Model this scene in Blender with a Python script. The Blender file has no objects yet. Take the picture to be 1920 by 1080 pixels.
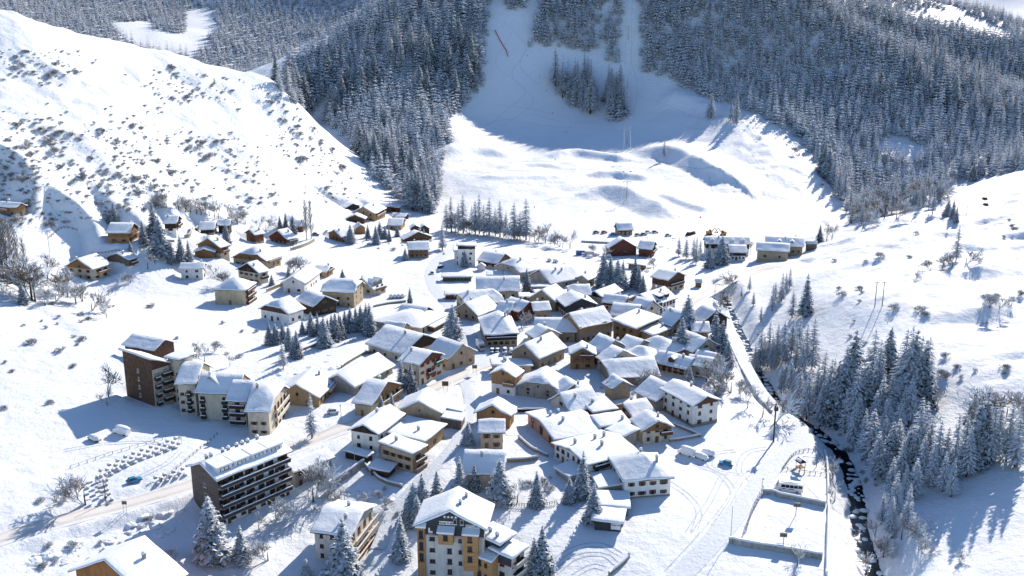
import bpy, bmesh, math, random
import numpy as np
from mathutils import Vector, Matrix, noise as mnoise

SC = bpy.context.scene
R = math.radians

# ---------------------------------------------------------------- camera
CAM_H, FPX, HORIZON_V = 123.0, 1850.0, 40.0          # metres above the village, focal length and horizon row in 1920x1080 px
PITCH = math.atan((540.0 - HORIZON_V) / FPX)
CP, SP = math.cos(PITCH), math.sin(PITCH)
cam_d = bpy.data.cameras.new("camera")
cam_d.sensor_width = 36.0
cam_d.lens = FPX / 1920.0 * 36.0
cam_d.clip_start, cam_d.clip_end = 1.0, 30000.0
cam = bpy.data.objects.new("camera", cam_d)
SC.collection.objects.link(cam)
cam.location = (0, 0, CAM_H)
cam.rotation_euler = (R(90) - PITCH, 0, 0)
SC.camera = cam

# ---------------------------------------------------------------- sky, sun, exposure
SUN_AZ, SUN_EL = 30.0, 30.0                            # degrees right of the view axis, and above the horizon
world = bpy.data.worlds.new("World")
SC.world = world
world.use_nodes = True
wn = world.node_tree
bg = wn.nodes["Background"]
sky = wn.nodes.new("ShaderNodeTexSky")
sky.sky_type = 'NISHITA'
sky.sun_disc = False
sky.sun_elevation = R(SUN_EL)
sky.sun_rotation = R(SUN_AZ)
sky.altitude = 1700.0
sky.air_density = 1.0
sky.dust_density = 0.2
sky.ozone_density = 3.0
wn.links.new(sky.outputs[0], bg.inputs[0])
bg.inputs[1].default_value = 0.125
sun_d = bpy.data.lights.new("sun", 'SUN')
sun_d.energy = 5.0
sun_d.angle = R(0.53)
sun_d.color = (1.0, 0.88, 0.75)
sun = bpy.data.objects.new("sun", sun_d)
SC.collection.objects.link(sun)
SUN_DIR = Vector((math.sin(R(SUN_AZ)) * math.cos(R(SUN_EL)), math.cos(R(SUN_AZ)) * math.cos(R(SUN_EL)), math.sin(R(SUN_EL))))
sun.rotation_euler = SUN_DIR.to_track_quat('Z', 'Y').to_euler()
sun.location = (200, 300, 600)
SC.view_settings.view_transform = 'Standard'
SC.view_settings.look = 'None'
SC.view_settings.gamma = 1.0
SC.view_settings.exposure = 0.52
SC.cycles.max_bounces = 6
SC.cycles.diffuse_bounces = 3
SC.cycles.transparent_max_bounces = 8
SC.cycles.use_adaptive_sampling = True

# ---------------------------------------------------------------- helpers
COL = SC.collection

def link(o, parent=None):
    COL.objects.link(o)
    if parent is not None:
        o.parent = parent
    return o

def empty(name, loc=(0, 0, 0), rz=0.0):
    o = bpy.data.objects.new(name, None)
    o.empty_display_size = 0.5
    o.location = loc
    o.rotation_euler = (0, 0, rz)
    return link(o)

def tag(o, label=None, cat=None, group=None, kind=None):
    if label: o["label"] = label
    if cat: o["category"] = cat
    if group: o["group"] = group
    if kind: o["kind"] = kind
    return o

class MB:
    """collects boxes, bars, tubes and polygons into one mesh"""
    def __init__(self):
        self.v, self.f = [], []
    def poly(self, pts):
        i = len(self.v); self.v += [tuple(p) for p in pts]
        self.f.append(tuple(range(i, i + len(pts))))
    def box(self, x0, x1, y0, y1, z0, z1):
        i = len(self.v)
        self.v += [(x0, y0, z0), (x1, y0, z0), (x1, y1, z0), (x0, y1, z0), (x0, y0, z1), (x1, y0, z1), (x1, y1, z1), (x0, y1, z1)]
        self.f += [(i, i+3, i+2, i+1), (i+4, i+5, i+6, i+7), (i, i+1, i+5, i+4), (i+1, i+2, i+6, i+5), (i+2, i+3, i+7, i+6), (i+3, i, i+4, i+7)]
    def prism(self, lower, upper):
        n = len(lower); i = len(self.v)
        self.v += [tuple(p) for p in lower] + [tuple(p) for p in upper]
        self.f.append(tuple(i + n - 1 - k for k in range(n)))
        self.f.append(tuple(i + n + k for k in range(n)))
        for k in range(n):
            self.f.append((i + k, i + (k + 1) % n, i + n + (k + 1) % n, i + n + k))
    def tube(self, a, b, r0, r1=None, n=6):
        r1 = r0 if r1 is None else r1
        a, b = Vector(a), Vector(b)
        d = (b - a)
        if d.length < 1e-6: return
        d.normalize()
        s = Vector((0, 0, 1)) if abs(d.z) < 0.9 else Vector((1, 0, 0))
        p = d.cross(s).normalized(); q = d.cross(p)
        lo, hi = [], []
        for k in range(n):
            t = 2 * math.pi * k / n
            o = p * math.cos(t) + q * math.sin(t)
            lo.append(a + o * r0); hi.append(b + o * r1)
        i = len(self.v)
        self.v += [tuple(x) for x in lo] + [tuple(x) for x in hi]
        for k in range(n):
            self.f.append((i + k, i + (k + 1) % n, i + n + (k + 1) % n, i + n + k))
        self.f.append(tuple(i + n - 1 - k for k in range(n)))
        self.f.append(tuple(i + n + k for k in range(n)))
    def mesh(self, name, mat=None, smooth=False):
        me = bpy.data.meshes.new(name)
        me.from_pydata(self.v, [], self.f)
        if mat is not None: me.materials.append(mat)
        if smooth:
            me.polygons.foreach_set("use_smooth", [True] * len(me.polygons))
        me.update()
        return me
    def build(self, name, mat=None, parent=None, smooth=False):
        return link(bpy.data.objects.new(name, self.mesh(name, mat, smooth)), parent)

def put(name, me, parent=None, loc=(0, 0, 0), rot=(0, 0, 0), sc=(1, 1, 1)):
    o = bpy.data.objects.new(name, me)
    o.location = loc; o.rotation_euler = rot; o.scale = sc
    return link(o, parent)

def ray(u, v):
    x, y = (u - 960.0) / FPX, -(v - 540.0) / FPX
    return (x, CP + y * SP, -SP + y * CP)

def project(p):
    dep = p[1] * CP - (p[2] - CAM_H) * SP
    up = p[1] * SP + (p[2] - CAM_H) * CP
    return 960 + FPX * p[0] / dep, 540 - FPX * up / dep

def z_at(v, Y):
    d = ray(960, v)
    return CAM_H + Y * d[2] / d[1]

def on_plane(u, v, z):
    d = ray(u, v); t = (z - CAM_H) / d[2]
    return Vector((d[0] * t, d[1] * t, z))

def in_poly(u, v, P):
    """vectorised point in polygon"""
    u = np.asarray(u); v = np.asarray(v)
    c = np.zeros(u.shape, bool); n = len(P)
    for i in range(n):
        x0, y0 = P[i]; x1, y1 = P[i - 1]
        if y0 == y1: continue
        c ^= ((y0 > v) != (y1 > v)) & (u < (x1 - x0) * (v - y0) / (y1 - y0) + x0)
    return c

# ---------------------------------------------------------------- materials
def new_mat(name, base=(0.5, 0.5, 0.5), rough=0.8, spec=0.3, metal=0.0):
    m = bpy.data.materials.new(name); m.use_nodes = True
    b = m.node_tree.nodes["Principled BSDF"]
    b.inputs["Base Color"].default_value = (*base, 1)
    b.inputs["Roughness"].default_value = rough
    b.inputs["Specular IOR Level"].default_value = spec
    b.inputs["Metallic"].default_value = metal
    return m, m.node_tree, b

def N(nt, t, **kw):
    n = nt.nodes.new(t)
    for k, val in kw.items():
        if k.startswith("i_"):
            n.inputs[int(k[2:]) if k[2:].isdigit() else k[2:]].default_value = val
        else:
            setattr(n, k, val)
    return n

def noise_node(nt, scale, detail=4.0, rough=0.6, coord="Object", vec=None, stretch=None):
    n = N(nt, "ShaderNodeTexNoise")
    n.inputs["Scale"].default_value = scale
    n.inputs["Detail"].default_value = detail
    n.inputs["Roughness"].default_value = rough
    src = vec
    if src is None:
        tc = N(nt, "ShaderNodeTexCoord"); src = tc.outputs[coord]
    if stretch:
        mp = N(nt, "ShaderNodeMapping"); mp.inputs["Scale"].default_value = stretch
        nt.links.new(src, mp.inputs["Vector"]); src = mp.outputs[0]
    nt.links.new(src, n.inputs["Vector"])
    return n

def ramp(nt, fac, stops):
    r = N(nt, "ShaderNodeValToRGB")
    el = r.color_ramp.elements
    while len(el) < len(stops): el.new(0.5)
    for e, (p, c) in zip(el, stops):
        e.position = p; e.color = (*c, 1) if len(c) == 3 else c
    nt.links.new(fac, r.inputs[0])
    return r

def mix(nt, fac, a, b):
    m = N(nt, "ShaderNodeMix", data_type='RGBA')
    def put_in(sock, x):
        if isinstance(x, tuple): sock.default_value = (*x, 1) if len(x) == 3 else x
        else: nt.links.new(x, sock)
    if isinstance(fac, float): m.inputs[0].default_value = fac
    else: nt.links.new(fac, m.inputs[0])
    put_in(m.inputs[6], a); put_in(m.inputs[7], b)
    return m.outputs[2]

def bump(nt, b, h, strength, dist):
    n = N(nt, "ShaderNodeBump"); n.inputs["Strength"].default_value = strength; n.inputs["Distance"].default_value = dist
    nt.links.new(h, n.inputs["Height"]); nt.links.new(n.outputs[0], b.inputs["Normal"])
    return n

def wall_mat(name, c, var=0.12, scale=0.6, rough=0.9):
    m, nt, b = new_mat(name, c, rough, 0.2)
    n = noise_node(nt, scale, 6, 0.65, stretch=(1, 1, 0.45))
    d = tuple(x * (1 - 2.2 * var) for x in c); l = tuple(min(1, x * (1 + var)) for x in c)
    r = ramp(nt, n.outputs[0], [(0.32, d), (0.52, c), (0.7, l)])
    n2 = noise_node(nt, 7, 3)
    o = N(nt, "ShaderNodeObjectInfo")
    hs = N(nt, "ShaderNodeHueSaturation")
    mr = N(nt, "ShaderNodeMapRange"); mr.inputs[3].default_value = 0.9; mr.inputs[4].default_value = 1.1
    nt.links.new(o.outputs["Random"], mr.inputs[0]); nt.links.new(mr.outputs[0], hs.inputs["Value"])
    nt.links.new(r.outputs[0], hs.inputs["Color"])
    nt.links.new(hs.outputs[0], b.inputs["Base Color"])
    bump(nt, b, n2.outputs[0], 0.35, 0.05)
    return m

def wood_mat(name, c, var=0.25, board=0.22, vertical=True):
    m, nt, b = new_mat(name, c, 0.75, 0.25)
    tc = N(nt, "ShaderNodeTexCoord")
    w = N(nt, "ShaderNodeTexWave", wave_type='BANDS', bands_direction='DIAGONAL' if vertical else 'Z')
    mp = N(nt, "ShaderNodeMapping"); mp.inputs["Scale"].default_value = (1, 1, 0.0) if vertical else (0, 0, 1)
    nt.links.new(tc.outputs["Object"], mp.inputs[0]); nt.links.new(mp.outputs[0], w.inputs["Vector"])
    w.inputs["Scale"].default_value = 0.5 / board / 2
    w.inputs["Distortion"].default_value = 0.3
    n = noise_node(nt, 1.2, 6, 0.7, vec=tc.outputs["Object"], stretch=(3, 3, 0.35) if vertical else (0.35, 0.35, 4))
    d = tuple(x * (1 - 1.9 * var) for x in c); l = tuple(min(1, x * (1 + 1.2 * var)) for x in c)
    r = ramp(nt, n.outputs[0], [(0.3, d), (0.5, c), (0.72, l)])
    seam = ramp(nt, w.outputs[1] if False else w.outputs[0], [(0.0, (0.55,) * 3), (0.18, (1,) * 3)])
    mm = N(nt, "ShaderNodeMix", data_type='RGBA', blend_type='MULTIPLY'); mm.inputs[0].default_value = 1.0
    nt.links.new(r.outputs[0], mm.inputs[6]); nt.links.new(seam.outputs[0], mm.inputs[7])
    nt.links.new(mm.outputs[2], b.inputs["Base Color"])
    bump(nt, b, w.outputs[0], 0.4, 0.03)
    return m

def stone_mat(name, c, scale=3.2):
    m, nt, b = new_mat(name, c, 0.95, 0.15)
    tc = N(nt, "ShaderNodeTexCoord")
    vo = N(nt, "ShaderNodeTexVoronoi"); vo.inputs["Scale"].default_value = scale
    nt.links.new(tc.outputs["Object"], vo.inputs["Vector"])
    d = tuple(x * 0.75 for x in c); l = tuple(min(1, x * 1.2) for x in c)
    sep = N(nt, "ShaderNodeSeparateColor"); nt.links.new(vo.outputs["Color"], sep.inputs[0])
    r = ramp(nt, sep.outputs[0], [(0.0, d), (0.5, c), (1.0, l)])
    e = N(nt, "ShaderNodeTexVoronoi", feature='DISTANCE_TO_EDGE'); e.inputs["Scale"].default_value = scale
    nt.links.new(tc.outputs["Object"], e.inputs["Vector"])
    er = ramp(nt, e.outputs["Distance"], [(0.0, (0.82,) * 3), (0.08, (1,) * 3)])
    mm = N(nt, "ShaderNodeMix", data_type='RGBA', blend_type='MULTIPLY'); mm.inputs[0].default_value = 1.0
    nt.links.new(r.outputs[0], mm.inputs[6]); nt.links.new(er.outputs[0], mm.inputs[7])
    nt.links.new(mm.outputs[2], b.inputs["Base Color"])
    bump(nt, b, er.outputs[0], 0.6, 0.05)
    return m

def snow_mat(name, c=(0.77, 0.83, 0.885), patch=None, thr=0.62, bscale=(0.35, 2.2), bstr=(0.5, 0.3)):
    m, nt, b = new_mat(name, c, 0.65, 0.25)
    tc = N(nt, "ShaderNodeTexCoord")
    n1 = noise_node(nt, bscale[0], 6, 0.55, vec=tc.outputs["Object"])
    n2 = noise_node(nt, bscale[1], 5, 0.6, vec=tc.outputs["Object"])
    b1 = N(nt, "ShaderNodeBump"); b1.inputs["Strength"].default_value = bstr[0]; b1.inputs["Distance"].default_value = 0.7
    b2 = N(nt, "ShaderNodeBump"); b2.inputs["Strength"].default_value = bstr[1]; b2.inputs["Distance"].default_value = 0.18
    nt.links.new(n1.outputs[0], b1.inputs["Height"]); nt.links.new(n2.outputs[0], b2.inputs["Height"])
    nt.links.new(b1.outputs[0], b2.inputs["Normal"]); nt.links.new(b2.outputs[0], b.inputs["Normal"])
    n4 = noise_node(nt, bscale[1] * 3.0, 8, 0.75, vec=tc.outputs["Object"], stretch=(1.0, 1.7, 1.0))
    b3 = N(nt, "ShaderNodeBump"); b3.inputs["Strength"].default_value = bstr[1] * 1.2; b3.inputs["Distance"].default_value = 0.1
    nt.links.new(n4.outputs[0], b3.inputs["Height"]); nt.links.new(b2.outputs[0], b3.inputs["Normal"]); nt.links.new(b3.outputs[0], b.inputs["Normal"])
    if patch:
        n3 = noise_node(nt, 0.55, 8, 0.7, vec=tc.outputs["Object"], stretch=(1, 1.6, 1))
        r = ramp(nt, n3.outputs[0], [(thr - 0.02, (0, 0, 0)), (thr + 0.02, (1, 1, 1))])
        nt.links.new(mix(nt, r.outputs[0], c, patch), b.inputs["Base Color"])
    return m

def frost_mat(name, dark, mid, lo, hi, snow=(0.74, 0.82, 0.9), nscale=1.3, amount=0.5):
    """needles or twigs that carry snow on whatever faces up"""
    m, nt, b = new_mat(name, dark, 0.85, 0.15)
    g = N(nt, "ShaderNodeNewGeometry")
    sx = N(nt, "ShaderNodeSeparateXYZ"); nt.links.new(g.outputs["Normal"], sx.inputs[0])
    n = noise_node(nt, nscale, 4, 0.7)
    ma = N(nt, "ShaderNodeMath", operation='MULTIPLY_ADD'); ma.inputs[1].default_value = amount; nt.links.new(n.outputs[0], ma.inputs[0])
    nt.links.new(sx.outputs[2], ma.inputs[2])
    mr = N(nt, "ShaderNodeMapRange", interpolation_type='SMOOTHSTEP'); mr.inputs[1].default_value = lo; mr.inputs[2].default_value = hi
    nt.links.new(ma.outputs[0], mr.inputs[0])
    o = N(nt, "ShaderNodeObjectInfo")
    base = mix(nt, o.outputs["Random"], dark, mid)
    nt.links.new(mix(nt, mr.outputs[0], base, snow), b.inputs["Base Color"])
    return m

M = {}
M['snow'] = snow_mat('snow', bscale=(0.3, 1.3), bstr=(0.75, 0.8))
M['roof_snow'] = snow_mat('roof_snow', bscale=(0.3, 1.2), bstr=(0.35, 0.25))
M['roof_snow_thin'] = snow_mat('roof_snow_thin', patch=(0.14, 0.11, 0.09), thr=0.66)
M['roof_snow_worn'] = snow_mat('roof_snow_worn', patch=(0.17, 0.13, 0.10), thr=0.70)
M['packed'] = snow_mat('packed', c=(0.61, 0.68, 0.76), bscale=(0.8, 3), bstr=(0.35, 0.5))
M['cream'] = wall_mat('cream', (0.53, 0.475, 0.38), 0.16)
M['yellow'] = wall_mat('yellow', (0.46, 0.385, 0.26))
M['beige'] = wall_mat('beige', (0.44, 0.35, 0.25))
M['tan'] = wall_mat('tan', (0.38, 0.27, 0.155))
M['orange'] = wall_mat('orange', (0.42, 0.19, 0.075))
M['white'] = wall_mat('white', (0.76, 0.74, 0.70), 0.08)
M['grey'] = wall_mat('grey', (0.36, 0.33, 0.29), 0.18)
M['ltgrey'] = wall_mat('ltgrey', (0.52, 0.50, 0.46), 0.14)
M['pink'] = wall_mat('pink', (0.58, 0.33, 0.26))
M['dgrey'] = wall_mat('dgrey', (0.055, 0.06, 0.065), 0.15)
M['slate'] = wall_mat('slate', (0.15, 0.125, 0.11), 0.25, 3.0)
M['brownpanel'] = wall_mat('brownpanel', (0.13, 0.075, 0.05), 0.25, 2.0)
M['concrete'] = wall_mat('concrete', (0.34, 0.33, 0.31), 0.18, 1.2)
M['stone'] = stone_mat('stone', (0.30, 0.25, 0.19))
M['stone_tan'] = stone_mat('stone_tan', (0.40, 0.33, 0.23))
M['wood'] = wood_mat('wood', (0.24, 0.135, 0.065), 0.3)
M['wood_orange'] = wood_mat('wood_orange', (0.37, 0.205, 0.095), 0.25)
M['wood_orange_h'] = wood_mat('wood_orange_h', (0.46, 0.26, 0.11), 0.2, 0.3, False)
M['wood_brown'] = wood_mat('wood_brown', (0.12, 0.062, 0.035))
M['wood_red'] = wood_mat('wood_red', (0.16, 0.055, 0.032))
M['wood_grey'] = wood_mat('wood_grey', (0.17, 0.145, 0.12), 0.3)
M['wood_dark'] = wood_mat('wood_dark', (0.04, 0.03, 0.024), 0.3)
M['fascia'] = wood_mat('fascia', (0.085, 0.055, 0.035), 0.3)
M['frame_w'] = new_mat('frame_w', (0.7, 0.68, 0.64), 0.6)[0]
M['frame_b'] = new_mat('frame_b', (0.11, 0.06, 0.035), 0.6)[0]
M['shutter'] = new_mat('shutter', (0.16, 0.085, 0.045), 0.7)[0]
M['shutter_r'] = new_mat('shutter_r', (0.4, 0.05, 0.04), 0.7)[0]
M['shutter_g'] = new_mat('shutter_g', (0.05, 0.16, 0.07), 0.7)[0]
M['glass'] = new_mat('glass', (0.018, 0.022, 0.028), 0.12, 0.5)[0]
M['metal'] = new_mat('metal', (0.36, 0.37, 0.38), 0.45, 0.5, 0.8)[0]
M['metal_dark'] = new_mat('metal_dark', (0.05, 0.05, 0.055), 0.5, 0.4, 0.3)[0]
M['white_paint'] = new_mat('white_paint', (0.8, 0.8, 0.8), 0.4, 0.5)[0]
M['letter'] = new_mat('letter', (0.82, 0.82, 0.82), 0.6, 0.2)[0]
M['letter_dark'] = new_mat('letter_dark', (0.03, 0.03, 0.03), 0.6, 0.2)[0]
M['red_paint'] = new_mat('red_paint', (0.45, 0.03, 0.03), 0.5)[0]
M['blue_paint'] = new_mat('blue_paint', (0.02, 0.13, 0.38), 0.35, 0.5)[0]
M['blue_car'] = new_mat('blue_car', (0.01, 0.22, 0.45), 0.3, 0.5)[0]
M['yellow_paint'] = new_mat('yellow_paint', (0.6, 0.24, 0.02), 0.5)[0]
M['tyre'] = new_mat('tyre', (0.02, 0.02, 0.02), 0.9, 0.1)[0]
M['bark'] = wall_mat('bark', (0.075, 0.055, 0.042), 0.3, 3.0)
M['spruce'] = frost_mat('spruce', (0.012, 0.022, 0.016), (0.032, 0.042, 0.028), 1.24, 1.42, nscale=1.15, amount=1.0)
M['larch'] = frost_mat('larch', (0.13, 0.088, 0.055), (0.27, 0.20, 0.14), 1.06, 1.34, nscale=1.15, amount=1.0)
M['twig'] = frost_mat('twig', (0.12, 0.09, 0.066), (0.25, 0.19, 0.14), 0.42, 0.8, nscale=1.6, amount=1.0)
M['forest'] = frost_mat('forest', (0.026, 0.034, 0.028), (0.095, 0.094, 0.078), 0.94, 1.2, nscale=0.5, amount=1.0)
M['forest_larch'] = frost_mat('forest_larch', (0.13, 0.098, 0.072), (0.28, 0.22, 0.172), 0.88, 1.16, nscale=0.5, amount=1.0)
def water_mat():
    m, nt, b = new_mat('water', (0.008, 0.014, 0.018), 0.08, 0.5)
    n = noise_node(nt, 1.5, 4); bump(nt, b, n.outputs[0], 0.5, 0.15)
    return m
M['water'] = water_mat()
M['rut_shade'] = snow_mat('rut_shade', c=(0.50, 0.58, 0.68), bscale=(0.8, 3))  # darker blue grey paints the shade inside the tyre ruts
M['rock'] = wall_mat('rock', (0.09, 0.085, 0.08), 0.3, 2.0)
def road_mat():
    m, nt, b = new_mat('road_slush', (0.5, 0.45, 0.36), 0.7)
    tc = N(nt, "ShaderNodeTexCoord")
    uv = N(nt, "ShaderNodeUVMap"); uv.uv_map = "UVMap"
    sx = N(nt, "ShaderNodeSeparateXYZ"); nt.links.new(uv.outputs[0], sx.inputs[0])
    n = noise_node(nt, 0.12, 6, 0.6, vec=tc.outputs["Object"])
    n2 = noise_node(nt, 1.3, 4, 0.6, vec=tc.outputs["Object"])
    ad = N(nt, "ShaderNodeMath", operation='MULTIPLY_ADD'); ad.inputs[1].default_value = 0.22; nt.links.new(n2.outputs[0], ad.inputs[0]); nt.links.new(sx.outputs[0], ad.inputs[2])
    r = ramp(nt, ad.outputs[0], [(0.10, (0.72, 0.76, 0.80)), (0.26, (0.52, 0.48, 0.41)), (0.38, (0.66, 0.66, 0.64)), (0.56, (0.70, 0.70, 0.68)), (0.72, (0.64, 0.63, 0.60)), (0.84, (0.53, 0.49, 0.42)), (0.98, (0.72, 0.76, 0.80))])
    r2 = ramp(nt, n.outputs[0], [(0.35, (0, 0, 0)), (0.7, (0.6,) * 3)])
    nt.links.new(mix(nt, r2.outputs[0], r.outputs[0], (0.72, 0.74, 0.76)), b.inputs["Base Color"])
    bump(nt, b, n2.outputs[0], 0.5, 0.08)
    return m
M['road'] = road_mat()

# ---------------------------------------------------------------- terrain
CTRL = []
def cz(u, v, z): CTRL.append(tuple(on_plane(u, v, z)))
def cy(u, v, Y):
    d = ray(u, v); t = Y / d[1]; CTRL.append((d[0] * t, Y, CAM_H + d[2] * t))
def cw(x, y, z): CTRL.append((x, y, z))
# village floor
for a in [(0,1000,0),(150,955,0),(300,925,0),(450,880,0),(620,812,0),(760,755,0),(900,680,0),(1000,620,0),(1000,560,0),(900,540,0),(820,520,0),
          (1150,560,0),(1150,700,0),(1000,760,-1),(1250,620,0),(1330,545,0),(1300,700,0),(1340,800,-1),(1400,640,-1),(1430,700,-1.5),(1500,800,-2),
          (850,820,-1),(960,860,-2),(1100,900,-3),(1250,940,-3.5),(1400,880,-3),(1300,1010,-4),(1450,960,-4),(1540,960,-4),(1545,1080,-6),(1300,1080,-6),
          (700,860,-1.5),(620,890,-3),(560,940,-6),(400,990,-5),(500,1010,-7.5),(330,980,-4.5),(250,1000,-3),(600,1060,-9),(700,1000,-7),(780,1080,-10),(1000,1080,-8),(200,1075,-5),
          (60,1075,-3),(1000,960,-4),(850,960,-5),
          (250,870,1.5),(150,850,2.5),(330,840,2),(420,800,1),(540,815,0),(240,750,4.5),(340,765,2.5),(480,720,2.5),(600,740,1.5),(640,680,2.5),
          (0,850,5),(0,700,10),(0,600,13),(80,760,7),(150,640,10),(300,620,7),(450,640,3),(560,600,2.5),(700,560,0),(600,480,1),(720,470,-1),(760,520,-0.5),
          (450,520,5),(350,500,8.5),(170,520,11),(850,470,-2),(1000,480,-3),(1100,480,-3),(1200,480,-3),(1400,490,-1.5),(1500,470,-1)]: cz(*a)
# left hill
for a in [(0,520,402),(0,400,442),(0,280,472),(0,150,540),(0,25,605),(200,75,668),(350,110,700),(480,140,725),(530,165,735),(660,310,722),(720,370,700),
          (200,200,572),(200,300,520),(200,380,482),(230,430,462),(350,400,510),(350,300,590),(350,200,645),(500,220,690),(500,300,640),(500,380,575),(450,430,532),
          (600,380,622),(640,420,592),(600,300,690),(720,400,650),(100,450,440),(100,150,570),(100,300,495)]: cy(*a)
# ski plain, pistes, forest mountain
for a in [(850,420,640),(1000,455,582),(1170,435,605),(1000,400,668),(900,350,742),(900,290,838),(1200,350,748),(1450,400,658),(1550,400,662),(1400,300,835),
          (1500,310,805),(1400,220,925),(1300,180,985),(1200,130,1030),(1000,300,840),(1000,250,925),(900,220,940),(1000,200,975),(1000,150,1010),(1000,70,1055),(960,0,1095),(1180,0,1100),(1180,70,1060),
          (1100,200,985),(1250,260,905),(760,0,1085),(650,85,1000),(540,150,900),(700,200,885),(700,300,785),(760,370,716),(850,100,1010),(850,250,860),(850,320,775),(800,390,690),
          (1600,372,800),(1650,345,838),(1540,200,985),(1540,100,1055),(1510,0,1115),(1400,0,1110),(1300,0,1105),(1700,100,1095),(1700,250,930),(1920,200,1000),(1920,290,890),
          (1800,300,870),(1800,150,1050),(1450,280,850),(1540,335,795)]: cy(*a)
for a in [(0,1250,182),(-90,1250,176),(150,1300,200),(300,1260,178),(-170,820,28),(-190,900,40),(-350,1150,55),(-240,900,38),(-340,860,48),(-480,850,70),  # unseen summit above the frame shaped low so sun reaches the ski plain
          (450,1230,60),(580,1180,25),(300,730,-16),(380,800,-6),(250,690,-14),(480,880,6),(0,1600,262),(250,1600,245)]: cw(*a)
# right bank hill
for a in [(1640,575,12),(1650,480,14),(1700,420,14),(1600,450,8),(1540,462,2.5),(1850,340,15),(1780,385,14),(1920,450,19),(1920,600,13),(1500,520,5.5),(1560,560,9),(1480,600,-1),
          (1440,640,-6),(1500,700,-4.5),(1600,700,4),(1700,650,10),(1750,750,4),(1850,700,11),(1920,800,8),(1700,900,-4),(1800,950,-0.5),(1920,950,4),(1700,1050,-6),
          (1850,1050,-1),(1920,1080,1.5),(1620,820,-4),(1560,740,-3),(1420,560,-2),(1450,520,1),(1780,540,16),(1850,850,5)]: cz(*a)
for a in [(1700,373,640),(1920,310,738),(1630,410,590)]: cy(*a)
# out of the picture, near
for a in [(-120,150,0),(0,120,-10),(120,150,-9),(200,130,2),(-200,180,4),(-330,300,25),(-420,420,60),(-520,560,110),(-600,700,150),(-700,900,150),(300,300,16),(400,420,32),(500,560,45),(560,700,50),(650,850,60),
          (-150,60,0),(150,60,0),(-400,100,40),(400,100,30)]: cw(*a)
# far mountains
for a in [(560,135,1240),(300,60,1380),(400,0,1650),(700,60,1450),(590,105,1330),(700,0,1620),(150,0,1560),(480,60,1480),(760,60,1350)]: cy(*a)
for a in [(-700,2600,620),(0,2600,760),(-1500,2600,700),(-1200,1500,220),(-2500,2500,700)]: cw(*a)
for a in [(1870,25,1500),(1920,48,1480),(1760,0,1560),(1650,30,1330),(1600,0,1420),(1920,120,1260),(1800,80,1310),(1700,40,1360)]: cy(*a)
for a in [(480,1160,55),(640,1160,40),(900,1850,40),(760,2000,50),(560,2200,250),(1100,1500,60),(1100,1100,40),(900,900,70),(2440,5000,150),(2600,5000,230),(3300,5000,800),(1700,5000,10),(1500,3500,-60),
          (2000,3500,-40),(1200,2600,-30),(4000,7000,900),(0,5000,1200),(-3000,5000,1200),(6000,5000,900),(2200,8000,100),(1500,1800,30)]: cw(*a)
CT = np.array(CTRL)
SHP = 14.0
def mq(ax, ay, bx, by):
    return np.sqrt((ax[:, None] - bx[None]) ** 2 + (ay[:, None] - by[None]) ** 2 + SHP ** 2)
A_ = -mq(CT[:, 0], CT[:, 1], CT[:, 0], CT[:, 1]) + np.eye(len(CT)) * 1.5
n_ = len(CT)
P_ = np.stack([np.ones(n_), CT[:, 0], CT[:, 1]], 1)
K_ = np.block([[A_, P_], [P_.T, np.zeros((3, 3))]])
W_ = np.linalg.solve(K_, np.concatenate([CT[:, 2], np.zeros(3)]))
def base_height(x, y):
    out = np.empty(len(x))
    for s in range(0, len(x), 20000):
        e = s + 20000
        out[s:e] = -mq(x[s:e], y[s:e], CT[:, 0], CT[:, 1]) @ W_[:n_] + W_[n_] + W_[n_ + 1] * x[s:e] + W_[n_ + 2] * y[s:e]
    return out

def axis(*segs):
    o = []
    for a, b, st in segs:
        n = max(1, int(round((b - a) / st))); o += list(np.linspace(a, b, n, endpoint=False))
    o.append(segs[-1][1])
    return np.array(o)
GX = axis((-6000, -2000, 160), (-2000, -1000, 25), (-1000, -340, 7), (-340, 340, 1.9), (340, 1000, 7), (1000, 2000, 25), (2000, 6000, 160))
GY = axis((0, 180, 6), (180, 650, 1.8), (650, 1120, 3.0), (1120, 2700, 14), (2700, 9000, 130))
XX, YY = np.meshgrid(GX, GY, indexing='xy')
ZZ = base_height(XX.ravel(), YY.ravel()).reshape(XX.shape)

_rs = np.random.RandomState(7)
_perm = _rs.rand(256, 256)
def vnoise(x, y):
    xi = np.floor(x).astype(int); yi = np.floor(y).astype(int)
    fx = x - xi; fy = y - yi
    fx = fx * fx * (3 - 2 * fx); fy = fy * fy * (3 - 2 * fy)
    a = _perm[yi & 255, xi & 255]; b = _perm[yi & 255, (xi + 1) & 255]; c = _perm[(yi + 1) & 255, xi & 255]; d = _perm[(yi + 1) & 255, (xi + 1) & 255]
    return (a * (1 - fx) + b * fx) * (1 - fy) + (c * (1 - fx) + d * fx) * fy - 0.5
def fbm(x, y, s, oct=4):
    o = np.zeros_like(x); am = 1.0
    for k in range(oct):
        o += am * vnoise(x / s + 17.3 * k, y / s + 5.1 * k); am *= 0.5; s *= 0.5
    return o

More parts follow.
